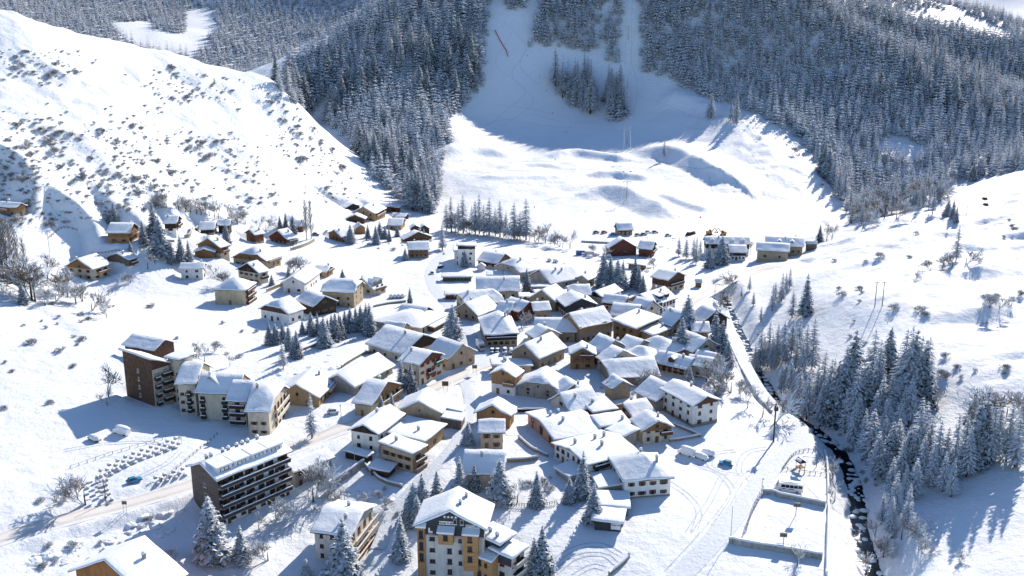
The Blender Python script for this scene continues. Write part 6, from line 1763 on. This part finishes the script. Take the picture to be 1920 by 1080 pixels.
def excavator(u, v, deg, label):
    p = ground(u, v); e = empty("excavator", p, R(deg))
    t = MB()
    for y in (-1.1, 1.1): t.prism([(-1.8, y - .3, .0), (1.8, y - .3, .0), (1.8, y + .3, .0), (-1.8, y + .3, .0)], [(-1.5, y - .3, .8), (1.5, y - .3, .8), (1.5, y + .3, .8), (-1.5, y + .3, .8)])
    t.build("tracks", M['metal_dark'], e)
    b = MB(); b.box(-1.9, 1.2, -1.2, 1.2, .9, 1.7); b.box(-1.9, -.2, -1.2, 1.2, 1.7, 2.3); b.build("body", M['yellow_paint'], e)
    c = MB(); c.box(-.1, 1.2, .1, 1.15, 1.7, 3.0); c.build("cab", M['glass'], e)
    a = MB(); a.tube((1.0, -.4, 1.6), (3.2, -.4, 4.2), .28, .22); a.tube((3.2, -.4, 4.2), (5.0, -.4, 1.8), .22, .16); a.build("boom", M['yellow_paint'], e)
    k = MB(); k.prism([(4.5, -.9, .9), (5.3, -.9, 1.1), (5.3, .1, 1.1), (4.5, .1, .9)], [(4.7, -.9, 1.9), (5.2, -.9, 1.9), (5.2, .1, 1.9), (4.7, .1, 1.9)]); k.build("bucket", M['metal_dark'], e)
    put("snow", snow_blob(.9, 1.1, .3, 1.2), e, (-1.0, 0, 2.3))
    tag(e, label, "excavator")
excavator(1330, 440, 10, "yellow excavator below the ski plain, left one"); excavator(1356, 441, 170, "yellow excavator below the ski plain, right one")

# ---------------------------------------------------------------- ski lift
LS = h('E', (1548,125), 162, (1562,108), (1435,128), 72, 'l', "lift station with snowy roof, dark fascia and tan base at the foot of the piste", name='lift_station', cat='building', wall='tan', top='wood_dark', topz=2.2, wg=0, ws=(3,1), chim=0, W_=10)
PY = []
def pylon(u, v, hp, label):
    p = ground(u, v); hh = max(9.0, px_height(p, hp))
    e = empty("lift_pylon", p)
    m_ = MB(); m_.tube((0, 0, -1), (0, 0, hh), .35, .22, 8); m_.build("mast", M['metal'], e)
    c = MB(); c.box(-3.0, 3.0, -.18, .18, hh - .1, hh + .25); c.build("crossarm", M['metal'], e)
    for s in (-1, 1):
        w = MB()
        for k in range(4): w.tube((s * 2.8 - .08, -.9 + .6 * k, hh - .3), (s * 2.8 + .08, -.9 + .6 * k, hh - .3), .22, .22, 8)
        w.box(s * 2.8 - .05, s * 2.8 + .05, -1.1, 1.1, hh - .3, hh - .12); w.build("sheave_train", M['metal'], e)
    l_ = MB(); l_.box(-.2, -.14, -.42, -.36, 0, hh); l_.box(.14, .2, -.42, -.36, 0, hh); l_.build("ladder", M['metal'], e)
    tag(e, label, "lift pylon", "chairlift pylons"); PY.append(Vector((p.x, p.y, p.z + hh - .1)))
pylon(1175, 372, 30, "lowest grey lift pylon, on the ski plain"); pylon(1175.5, 270, 25, "second lift pylon from below, beside the frosted tree column"); pylon(1177, 166, 24, "third lift pylon from below, in the shaded lift cutting"); pylon(1178, 74, 24, "highest lift pylon in view, between the forest edges")
top_ = Vector((PY[-1].x + 4, 1090, gz(PY[-1].x + 4, 1090) + 9)); base_ = LS['C'] + Vector((0, 3, 7.5))
for s, nm in ((-1, "left"), (1, "right")):
    mb = MB(); chain = [base_] + PY + [top_]
    for a, b in zip(chain, chain[1:]):
        prev = None
        for k in range(9):
            t = k / 8; q = a.lerp(b, t) + Vector((s * 2.8, 0, -(b - a).length * .02 * 4 * t * (1 - t)))
            if prev is not None: mb.tube(prev, q, .05, .05, 4)
            prev = q
    tag(mb.build("lift_cable", M['metal']), nm + " haul cable of the chairlift running up the piste", "cable")
CH = MB(); CH.tube((0, 0, 0), (0, 0, -2.6), .05, .05, 4); CH.box(-.9, .9, -.25, .25, -3.1, -2.98); CH.box(-.9, .9, .2, .27, -3.0, -2.3); CHAIR = CH.mesh("lift_chair", M['metal'])
kk = 0
for a, b in zip(PY, PY[1:]):
    for t in (.3, .72):
        for s in (-1, 1):
            q = a.lerp(b, t) + Vector((s * 2.8, 0, -(b - a).length * .02 * 4 * t * (1 - t)))
            tag(put("lift_chair", CHAIR, None, q), "empty chair hanging from the chairlift cable", "chair", "chairs on the chairlift")

# ---------------------------------------------------------------- poles and wires
def pole(u, v, hp, label, wood=True, r=.16, cross=0, box=False, lamp=False, group=None, cat="pole", name="utility_pole"):
    p = ground(u, v); hh = px_height(p, hp); e = empty(name, p)
    m_ = MB(); m_.tube((0, 0, -1), (0, 0, hh), r, r * .7, 7); m_.build("post", M['bark' if wood else 'metal'], e)
    if cross:
        c = MB(); c.box(-cross, cross, -.08, .08, hh - .5, hh - .34)
        c.build("crossarm", M['metal_dark'], e)
        for x in (-cross * .9, 0, cross * .9):
            i = MB(); i.tube((x, 0, hh - .34), (x, 0, hh - .05), .09, .06, 6); i.build("insulator", M['metal'], e)
    if box:
        b = MB(); b.box(-.6, .6, -.9, -.15, hh - 2.2, hh - 1.0); b.box(-.5, -.3, -.6, -.4, hh - 1.0, hh - .7); b.box(.3, .5, -.6, -.4, hh - 1.0, hh - .7); b.build("transformer", M['metal_dark'], e)
    if lamp:
        l_ = MB(); l_.tube((0, 0, hh), (0, -.9, hh + .15), .05, .05, 5); l_.box(-.12, .12, -1.3, -.8, hh + .08, hh + .2); l_.build("lamp_head", M['metal_dark'], e)
    tag(e, label, cat, group)
    return Vector((p.x, p.y, p.z + hh))
P1 = pole(1450, 828, 74, "tall pole with transformer beside the bend of the river road", True, .3, 1.3, True)
P2 = pole(1640, 576, 48, "left one of the two tall poles on the right hill", True, .18, .9); P3 = pole(1654, 574, 46, "right one of the two tall poles on the right hill", True, .18, .9)
P4 = pole(1812, 402, 16, "pole beside the road on the right hill", True, .14, .8)
for k, (a, b) in enumerate([(P1, P2), (P2, P4)]):
    for s in (-1, 0, 1):
        mb = MB(); prev = None
        for i in range(13):
            t = i / 12; q = a.lerp(b, t) + Vector((s * 1.1, 0, -.1 - (b - a).length * .012 * 4 * t * (1 - t)))
            if prev is not None: mb.tube(prev, q, .035, .035, 4)
            prev = q
        tag(mb.build("power_line", M['metal']), ["left", "middle", "right"][s + 1] + " power line " + ("from the transformer pole up to the right hill" if k == 0 else "over the plateau of the right hill"), "cable")
pole(640, 790, 32, "street lamp beside the main road by the tan gabled house", False, .1, 0, False, True, None, "street lamp", "street_lamp")
pole(666, 884, 42, "thin post beside the garden wall of the white house", False, .09)
pole(1370, 1010, 64, "thin tall mast beside the tennis court", False, .1)
pole(1428, 925, 30, "street lamp at the corner of the minibus terrace", False, .1, 0, False, True, None, "street lamp", "street_lamp")
pole(1340, 560, 26, "slim pole beside the tan road", True, .1); pole(1333, 520, 18, "pole beside the tan road near the long houses", True, .1)
pole(94, 480, 42, "thin wooden pole on the left slope above the poplars", True, .1)
pole(199, 944, 40, "wooden post beside the block wall at the main road", True, .14)
pole(1702, 690, 26, "thin pole on the right slope, left one", True, .1); pole(1735, 660, 22, "thin pole on the right slope, right one", True, .1)

def sign(u, v, hp, w, mat, label, hh=None):
    p = ground(u, v); hh = px_height(p, hp); e = empty("road_sign", p)
    m_ = MB(); m_.tube((-w * .3, 0, -.5), (-w * .3, 0, hh), .06, .06, 5); m_.tube((w * .3, 0, -.5), (w * .3, 0, hh), .06, .06, 5); m_.build("post", M['metal'], e)
    b = MB(); b.box(-w / 2, w / 2, -.06, .0, hh - w * .75, hh); b.build("board", M[mat], e)
    put("snow", snow_blob(w / 2, .12, .16, 1.7), e, (0, -.03, hh))
    tag(e, label, "sign")
sign(235, 962, 24, 1.3, 'wood_grey', "dark road sign on the verge of the main road")
sign(835, 733, 18, 2.2, 'wood_brown', "brown information board beside the main road before the beige barn")
sign(890, 702, 18, 1.8, 'wood_grey', "grey notice board beside the main road near the tall narrow chalet")
sign(338, 832, 14, 1.2, 'white_paint', "small white sign in the shade below the apartment complex")
sign(1313, 414, 8, 1.2, 'red_paint', "small red sign on the ski plain")

# ---------------------------------------------------------------- walls, fences, courts
def wall_line(pix, height, thick, mat, label, name="stone_wall", cap=.35, down=1.5, cat="wall", level=False):
    line = resample([ground(*p) for p in pix], 1.2)
    tn = np.gradient(line, axis=0); tn /= np.hypot(tn[:, 0], tn[:, 1])[:, None]; nm = np.stack([-tn[:, 1], tn[:, 0]], 1)
    z = sample(line[:, 0], line[:, 1])
    if level: z[:] = np.median(z)
    mb, sb = MB(), MB()
    def strip(b, z0, z1, t, wob=0.0):
        n = len(line); i0 = len(b.v)
        for i in range(n):
            w = wob * (mnoise.noise(Vector((line[i][0] * .5, line[i][1] * .5, 3))) if wob else 0)
            for sx, zz in ((-1, z0), (-1, z1), (1, z1), (1, z0)):
                q = line[i] + nm[i] * sx * t / 2 * (1.0 if zz == z0 or not wob else .55); b.v.append((q[0], q[1], z[i] + zz + (w if zz == z1 else 0)))
        for i in range(n - 1):
            a = i0 + 4 * i
            for k in range(4): b.f.append((a + k, a + (k + 1) % 4, a + 4 + (k + 1) % 4, a + 4 + k))
        b.f.append((i0, i0 + 1, i0 + 2, i0 + 3)); a = i0 + 4 * (n - 1); b.f.append((a + 3, a + 2, a + 1, a))
    strip(mb, -down, height, thick); o = mb.build(name, M[mat])
    strip(sb, height + .005, height + cap, thick + .25, .15); sb.build("snow", M['roof_snow'], o, True)
    tag(o, label, cat)
    return o
wall_line([(617,917),(650,897),(684,874)], 2.2, .5, 'concrete', "grey retaining wall of the garden below the white house", "retaining_wall")
wall_line([(684,874),(700,890),(716,903),(760,918)], 1.0, .4, 'stone', "low stone garden wall above the lane to the hotel")
wall_line([(1430,926),(1490,938),(1550,951)], 1.3, .5, 'concrete', "grey concrete wall between the minibus terrace and the upper court", "retaining_wall")
wall_line([(1366,1019),(1450,1033),(1542,1049)], 1.6, .5, 'concrete', "grey concrete wall along the lower end of the upper court", "retaining_wall")
wall_line([(1546,850),(1551,880),(1553,950),(1552,1010),(1550,1080)], .9, .5, 'white', "white capped wall along the stream side of the courts")
wall_line([(1245,792),(1280,805),(1318,822)], .9, .5, 'stone', "dark dry stone wall in the garden beside the large white house")
wall_line([(1255,828),(1285,824),(1315,818)], .8, .4, 'stone', "low stone wall below the cream house with the corner balcony")
wall_line([(970,773),(1000,772),(1035,774)], 1.0, .4, 'wood_dark', "dark garden fence wall behind the pink house")
wall_line([(950,867),(985,865),(1015,860)], 1.1, .5, 'stone', "dark stone wall above the garden left of the very wide roof")
wall_line([(972,822),(1000,845),(1030,858)], .9, .4, 'stone', "stone wall running down left of the pink house")
wall_line([(346,446),(358,438),(372,428)], 1.6, .4, 'stone_tan', "tan terrace wall below the dark chalets on the hillside", "retaining_wall")
wall_line([(262,466),(290,458),(330,455)], 1.0, .4, 'stone_tan', "tan terrace wall behind the tall hillside spruces", "retaining_wall")
wall_line([(545,470),(568,463),(590,452)], 1.6, .5, 'stone_tan', "tan retaining wall below the red brown chalet terrace", "retaining_wall")
wall_line([(500,548),(520,540),(545,532)], 1.4, .4, 'stone_tan', "tan stone wall along the lane above the hostel", "retaining_wall")
wall_line([(700,576),(730,570),(765,566)], .8, .4, 'stone', "low wall below the snowy parked cars")
wall_line([(640,690),(680,666),(735,640)], 1.0, .5, 'stone', "stone wall on the slope below the spruce grove")
wall_line([(560,660),(600,646),(640,640)], .8, .5, 'stone', "dry stone wall under the left end of the grove")
wall_line([(1345,590),(1362,635),(1388,690),(1418,742),(1448,775)], .8, .5, 'stone_tan', "parapet wall between the river road and the stream", "parapet_wall")
wall_line([(1150,772),(1165,785),(1185,800)], .8, .4, 'stone', "stone wall beside the lower end of the narrow lane")
wall_line([(1180,1045),(1165,1060),(1140,1080)], .9, .5, 'stone', "snowy stone wall right of the hotel yard")
wall_line([(1090,454),(1125,456),(1160,458)], .8, .5, 'concrete', "long low concrete wall before the lift car park")

def fence(pix, label, step=1.6, hh=1.0, mat='wood_grey', rails=2, cat="fence"):
    line = resample([ground(*p) for p in pix], step)
    e = empty("fence", (line[0][0], line[0][1], gz(*line[0])))
    pm = MB(); pm.box(-.07, .07, -.07, .07, -.4, hh); me = pm.mesh("post", M[mat])
    P = [Vector((x, y, gz(x, y))) - e.location for x, y in line]
    for p in P: put("post", me, e, p)
    for k in range(rails):
        z = hh * (.95 - .45 * k)
        rm = MB()
        for a, b in zip(P, P[1:]): rm.tube(a + Vector((0, 0, z)), b + Vector((0, 0, z)), .05, .05, 4)
        rm.build("rail", M[mat], e)
    tag(e, label, cat)
fence([(132,878),(190,858),(250,840),(317,821)], "long guard rail above the block wall at the lower left", 2.5, .8, 'wood_grey', 1, "guard rail")
fence([(304,903),(345,868),(385,835),(412,812)], "guard rail beside the lane running up to the apartment complex", 2.2, .9, 'wood_dark', 1, "guard rail")
fence([(945,948),(975,950),(1010,951),(1045,945)], "dark picket fence behind the hotel yard", .7, 1.1, 'wood_dark', 2)
fence([(1466,882),(1490,853),(1520,845),(1533,850)], "wooden fence on the road side of the playground", 1.6, 1.0, 'wood_dark', 2)
fence([(1533,850),(1545,870),(1551,893)], "wooden fence on the stream side of the playground", 1.6, 1.0, 'wood_dark', 2)
fence([(1466,882),(1500,888),(1551,896)], "wooden fence on the terrace side of the playground", 1.6, 1.0, 'wood_dark', 2)
fence([(1430,926),(1412,960),(1398,1000)], "green mesh fence on the left side of the upper court", 2.0, 2.6, 'metal', 3)
fence([(92,447),(120,428),(150,414)], "hillside rail fence running up to the left", 2.0, 1.0, 'wood_grey', 2)
fence([(173,477),(200,475),(226,472)], "wooden fence behind the grey boarded barn", 1.8, 1.0, 'wood_grey', 2)

def hoop(u, v, deg, label):
    p = ground(u, v); e = empty("basketball_hoop", p, R(deg))
    m_ = MB(); m_.tube((0, 0, -.5), (0, 0, 3.4), .09, .09, 7); m_.tube((0, 0, 3.2), (0, -.9, 3.5), .06, .06, 5); m_.build("post", M['metal_dark'], e)
    b = MB(); b.box(-.9, .9, -.98, -.92, 2.9, 4.0); b.build("backboard", M['wood_grey'], e)
    r_ = MB()
    for k in range(10):
        a0, a1 = 2 * math.pi * k / 10, 2 * math.pi * (k + 1) / 10
        r_.tube((.23 * math.cos(a0), -1.25 + .23 * math.sin(a0), 3.05), (.23 * math.cos(a1), -1.25 + .23 * math.sin(a1), 3.05), .02, .02, 4)
    r_.build("rim", M['red_paint'], e)
    put("snow", snow_blob(.9, .08, .14, 2.9), e, (0, -.95, 4.0))
    tag(e, label, "basketball hoop")
hoop(1468, 1030, 170, "basketball hoop at the near end of the upper court"); hoop(1492, 966, -8, "basketball hoop at the far end of the upper court")
def goal(u, v, deg, label):
    p = ground(u, v); e = empty("goal", p, R(deg)); m_ = MB()
    for x in (-1.5, 1.5): m_.tube((x, 0, -.3), (x, 0, 2), .06, .06, 5)
    m_.tube((-1.5, 0, 2), (1.5, 0, 2), .06, .06, 5); m_.build("frame", M['metal'], e); tag(e, label, "goal")
goal(1466, 1033, 172, "small goal frame under the near hoop")
def playground():
    p = ground(1500, 884); e = empty("play_tower", p, R(20))
    m_ = MB()
    for x in (-.9, .9):
        for y in (-.9, .9): m_.tube((x, y, -.3), (x, y, 3.2), .09, .09, 6)
    m_.build("posts", M['wood'], e)
    f_ = MB(); f_.box(-1, 1, -1, 1, 1.4, 1.55); f_.build("platform", M['wood'], e)
    r_ = MB(); r_.prism([(-1.2, -1.2, 3.1), (1.2, -1.2, 3.1), (1.2, 1.2, 3.1), (-1.2, 1.2, 3.1)], [(-.05, -1.2, 4.1), (.05, -1.2, 4.1), (.05, 1.2, 4.1), (-.05, 1.2, 4.1)]); r_.build("roof", M['wood_dark'], e)
    s = MB(); s.prism([(-1, -.4, 1.35), (-1, .4, 1.35), (-4, .4, .1), (-4, -.4, .1)], [(-1, -.4, 1.5), (-1, .4, 1.5), (-4, .4, .25), (-4, -.4, .25)]); s.build("slide", M['metal'], e)
    put("snow", snow_blob(1.1, 1.2, .5, 4.1), e, (0, 0, 3.5)); tag(e, "wooden play tower with slide in the fenced playground", "play tower")
    p = ground(1518, 872); e = empty("swing", p, R(-15)); m_ = MB()
    for x in (-2, 2): m_.tube((x, -.8, -.3), (x, 0, 2.6), .07, .07, 5); m_.tube((x, .8, -.3), (x, 0, 2.6), .07, .07, 5)
    m_.tube((-2, 0, 2.6), (2, 0, 2.6), .07, .07, 5); m_.build("frame", M['wood_dark'], e)
    for x in (-.8, .8):
        s = MB(); s.tube((x - .2, 0, 2.6), (x - .2, 0, .6), .02, .02, 4); s.tube((x + .2, 0, 2.6), (x + .2, 0, .6), .02, .02, 4); s.box(x - .25, x + .25, -.12, .12, .55, .6); s.build("seat", M['metal_dark'], e)
    tag(e, "wooden swing frame in the fenced playground", "swing")
playground()

def block_wall(pix, rows, label):
    """crib wall of staggered snowy blocks stepping back up the slope"""
    line = resample([ground(*p) for p in pix], 1.3)
    tn = np.gradient(line, axis=0); tn /= np.hypot(tn[:, 0], tn[:, 1])[:, None]; nm = np.stack([-tn[:, 1], tn[:, 0]], 1)
    e = empty("block_wall", (line[0][0], line[0][1], gz(*line[0]))); O = e.location
    bm_ = MB(); bm_.box(-.42, .42, -.35, .35, 0, .55); me = bm_.mesh("block", M['concrete'])
    sn = snow_blob(.5, .42, .3, 7.7, .2, 8)
    for r in range(rows):
        for i in range(0, len(line)):
            if (i + r) % 2: continue
            q = line[i] + nm[i] * r * .75
            z = gz(*line[i]) + r * .62 - .1
            a = math.atan2(tn[i][1], tn[i][0])
            b = put("block", me, e, Vector((q[0], q[1], z)) - O, (0, 0, a)); put("snow", sn, b, (0, 0, .55))
    tag(e, label, "block wall")
block_wall([(210,938),(200,915),(205,895),(235,878),(275,860),(310,848),(344,836)], 4, "terraced concrete block wall filled with snow at the lower left")
block_wall([(296,908),(320,900),(352,890)], 3, "short terraced block wall left of the balcony block")

# ---------------------------------------------------------------- stream boulders, snow heaps, tracks
def rock_mesh(seed, top):
    bm = bmesh.new(); bmesh.ops.create_icosphere(bm, subdivisions=2, radius=1.0)
    for v in bm.verts:
        v.co *= 1 + .35 * mnoise.noise(v.co * 1.3 + Vector((seed, 0, 0))); v.co.z *= .7
        if top: v.co.z = max(v.co.z, -.05)
    me = bpy.data.meshes.new("boulder"); bm.to_mesh(me); bm.free(); me.materials.append(M['roof_snow' if top else 'rock']); me.polygons.foreach_set("use_smooth", [True] * len(me.polygons)); me.update(); return me
ROCKS = [(rock_mesh(i * 3.1, False), rock_mesh(i * 3.1, True)) for i in range(4)]
rs = np.random.RandomState(77)
tnr = np.gradient(RIV, axis=0); tnr /= np.hypot(tnr[:, 0], tnr[:, 1])[:, None]
for k in range(230):
    i = rs.randint(0, len(RIV)); off = rs.normal(0, 1.6); q = RIV[i] + np.array([-tnr[i][1], tnr[i][0]]) * off
    s = rs.uniform(.35, 1.15); a, b = ROCKS[rs.randint(4)]
    e = put("boulder", a, None, (q[0], q[1], RIVZ[i] - .1), (0, 0, rs.rand() * 6.28), (s * 1.2, s, s * .65)); put("snow", b, e, (0, 0, .22), (0, 0, 0), (1.05, 1.05, .95))
    tag(e, "snow capped boulder lying in the dark stream", "boulder", "boulders in the stream")
HEAP = [snow_blob(2.0, 1.5, .8, 11.0 + 7 * i, .45, 14) for i in range(4)]
def heaps(poly, n, seed, smin=.4, smax=1.3, label="", group=""):
    rs = np.random.RandomState(seed); us = [p[0] for p in poly]; vs = [p[1] for p in poly]; pts = []
    while len(pts) < n:
        u, v = rs.uniform(min(us), max(us)), rs.uniform(min(vs), max(vs))
        if in_poly([u], [v], poly)[0]: p = ground(u, v); pts.append((p.x, p.y, p.z - .3))
    return pts
hp_ = []
for i_, (poly, n) in enumerate([([(40,1040),(330,945),(360,975),(280,1010),(120,1070),(40,1075)], 60), ([(560,930),(720,900),(740,960),(600,1000)], 30),
        ([(850,470),(1100,470),(1120,500),(880,480)], 40), ([(480,690),(640,660),(660,700),(540,730)], 30), ([(1120,430),(1260,440),(1330,470),(1180,470)], 30)]):
    hp_ += heaps(poly, n, 90 + i_)
rs = np.random.RandomState(78)
scatter_mass("snow_heaps", hp_, np.repeat(rs.uniform(.25, 1.0, (len(hp_), 1)), 3, 1) * np.array([[1, 1, .8]]), rs.randint(0, 4, len(hp_)), HEAP, "lumps and ploughed heaps of snow along roads and gardens", "snow heaps")

def track(pix, w=.32, pair=1.5, mat='rut_shade'):
    line = resample([ground(*p) for p in pix], .9)
    tn = np.gradient(line, axis=0); tn /= np.hypot(tn[:, 0], tn[:, 1])[:, None] + 1e-9; nm = np.stack([-tn[:, 1], tn[:, 0]], 1)
    for s in ((-.5, .5) if pair else (0,)):
        ribbon("tyre_track" if mat == 'rut_shade' else "ski_track", line + nm * s * pair, None, w, M[mat], .05, 1, label="tyre track pressed into the snow" if mat == 'rut_shade' else "ski track across the piste")
for tp_ in [[(1290,1000),(1330,940),(1350,900),(1365,878)], [(1340,985),(1375,930),(1350,890),(1300,870)], [(1250,1075),(1310,1010),(1360,950),(1390,900),(1430,870)], [(1390,890),(1350,885),(1330,870),(1345,850),(1380,845)], [(1400,905),(1385,880),(1400,850),(1440,840)],
           [(1040,1075),(1080,1045),(1130,1040),(1160,1060)], [(1030,1060),(1075,1030),(1125,1022),(1165,1040)], [(1075,1080),(1110,1062),(1140,1068)], [(1250,905),(1290,930),(1310,960),(1300,1000)], [(1430,880),(1400,930),(1350,1000),(1290,1070)], [(1360,960),(1310,1030),(1270,1080)],
           [(240,905),(270,890),(310,870),(340,845)], [(120,845),(200,832),(280,830),(330,840)], [(700,1000),(725,960),(770,920)]]:
    track(tp_)
for tp_ in [[(1330,300),(1380,340),(1410,370),(1400,390)], [(1240,330),(1300,350),(1370,380)], [(1000,380),(1060,370),(1120,375)], [(880,330),(960,320),(1040,325)], [(1410,290),(1440,330),(1432,370),(1460,400)], [(1330,330),(1345,380),(1360,400)], [(1290,240),(1360,250),(1430,270)], [(1180,300),(1250,310),(1340,315)], [(1500,900),(1530,930),(1545,945)]]:
    track(tp_, .5, 0)

for tp_ in [[(945,40),(985,90),(960,140),(1000,190),(950,230)], [(960,60),(930,120),(985,170),(940,215),(900,240)], [(975,30),(1000,70),(975,120),(1010,160)], [(1000,215),(1060,228),(1120,232),(1180,240)], [(930,195),(1000,205),(1070,222)], [(1190,60),(1183,110),(1195,160),(1188,220)],
           [(880,235),(940,225),(1000,232),(1080,240)], [(1200,180),(1260,200),(1320,225),(1380,250)], [(860,300),(930,305),(1000,302),(1080,312)], [(1100,300),(1090,330),(1110,360),(1095,400)], [(1420,320),(1380,350),(1350,400),(1300,420)], [(1250,420),(1300,400),(1360,385),(1430,380)]]:
    track(tp_, .5, 0, 'packed')
# red safety net on the piste
line = resample([ground(*p) for p in [(928,58),(938,78),(950,98),(953,110)]], 2.0); e = empty("safety_net", (line[0][0], line[0][1], gz(*line[0])))
pm = MB(); pm.tube((0, 0, -.3), (0, 0, 1.9), .06, .06, 5); me = pm.mesh("post", M['red_paint']); nb = MB()
P_ = [Vector((x, y, gz(x, y))) - e.location for x, y in line]
for p in P_: put("post", me, e, p)
for a, b in zip(P_, P_[1:]): nb.prism([a + Vector((0, -.02, .2)), b + Vector((0, -.02, .2)), b + Vector((0, .02, .2)), a + Vector((0, .02, .2))], [a + Vector((0, -.02, 1.8)), b + Vector((0, -.02, 1.8)), b + Vector((0, .02, 1.8)), a + Vector((0, .02, 1.8))])
nb.build("net", M['red_paint'], e); tag(e, "red safety net along the left side of the shaded piste", "safety net")

# log pile, container
def logs(u, v, deg):
    p = ground(u, v); e = empty("log_pile", p, R(deg)); m_ = MB(); m_.tube((-4, 0, 0), (4, 0, 0), .3, .26, 8); me = m_.mesh("log", M['bark'])
    for r_, n in ((0, 5), (1, 4), (2, 3), (3, 2)):
        for i in range(n): put("log", me, e, (0, (i - (n - 1) / 2) * .62, .28 + r_ * .53))
    put("snow", snow_blob(4, 1.0, .4, 3.0), e, (0, 0, 1.9)); tag(e, "long dark log pile at the edge of the ski plain", "log pile")
logs(1295, 440, 50)
def container(u, v, deg, mat, label):
    p = ground(u, v); e = empty("container", p, R(deg)); m_ = MB(); m_.box(-2.4, 2.4, -1.2, 1.2, -.2, 2.5)
    for k in range(12): m_.box(-2.3 + k * .4, -2.1 + k * .4, -1.26, -1.2, .1, 2.4)
    m_.build("body", M[mat], e); d = MB(); d.box(-2.46, -2.4, -1.1, 1.1, .1, 2.4); d.build("door", M['metal'], e)
    put("snow", snow_blob(2.4, 1.2, .4, 3.7, .1), e, (0, 0, 2.5)); tag(e, label, "container")
container(1088, 478, 5, 'blue_paint', "blue container behind the tall spruces"); container(1105, 480, 10, 'metal', "grey container right of the blue container")

# ---------------------------------------------------------------- skiers
def skier_mesh(seed, mat):
    v, e_, rad = [], [], []
    def add(p, r, par):
        v.append(p); rad.append(r)
        if par is not None: e_.append((par, len(v) - 1))
        return len(v) - 1
    pel = add((0, 0, .88), .15, None); ch = add((.05, 0, 1.3), .17, pel); nk = add((.1, 0, 1.5), .07, ch); hd = add((.13, 0, 1.68), .115, nk)
    for s in (-1, 1):
        hip = add((0, s * .1, .82), .11, pel); kn = add((.12, s * .13, .48), .08, hip); an = add((-.02, s * .13, .1), .06, kn); add((.16, s * .13, .05), .05, an)
        sh = add((.05, s * .2, 1.4), .075, ch); el = add((.0, s * .3, 1.15), .055, sh); add((.25, s * .28, 1.02), .045, el)
    me = bpy.data.meshes.new("body"); me.from_pydata(v, e_, []); me.materials.append(M[mat])
    o = bpy.data.objects.new("body", me); COL.objects.link(o); sk = o.modifiers.new("skin", 'SKIN')
    for i, r_ in enumerate(rad): me.skin_vertices[0].data[i].radius = (r_, r_)
    me.skin_vertices[0].data[0].use_root = True
    o.modifiers.new("sub", 'SUBSURF').levels = 1
    m2 = bpy.data.meshes.new_from_object(o.evaluated_get(bpy.context.evaluated_depsgraph_get())); bpy.data.objects.remove(o); m2.name = "body"
    return m2
SKI = {m_: skier_mesh(1, m_) for m_ in ('red_paint', 'metal_dark', 'blue_paint')}
sk = MB(); sk.box(-.8, .85, -.18, -.08, 0, .03); sk.box(-.8, .85, .08, .18, 0, .03); SKIS = sk.mesh("skis", M['metal_dark'])
po = MB(); po.tube((.27, -.3, 1.02), (.1, -.34, .0), .012, .012, 4); po.tube((.27, .3, 1.02), (.1, .34, .0), .012, .012, 4); POLES = po.mesh("ski_poles", M['metal_dark'])
for (u, v, m_, lb) in [(1012,145,'metal_dark',"skier in dark clothes beside the tree island"), (1025,171,'metal_dark',"skier in dark clothes below the tree island"), (989,105,'red_paint',"skier in red high on the shaded piste"), (1036,214,'metal_dark',"skier in dark clothes where the piste widens"), (1062,249,'red_paint',"skier in red at the edge of the sunlight"), (1069,240,'blue_paint',"skier in blue at the edge of the sunlight"), (1041,300,'metal_dark',"skier in dark clothes on the sunlit ski plain"), (1002,390,'red_paint',"skier in red at the foot of the piste")]:
    p = ground(u, v); e = empty("person", p, R(-100 + (u * 7) % 60)); put("body", SKI[m_], e); put("skis", SKIS, e); put("ski_poles", POLES, e); tag(e, lb, "person")
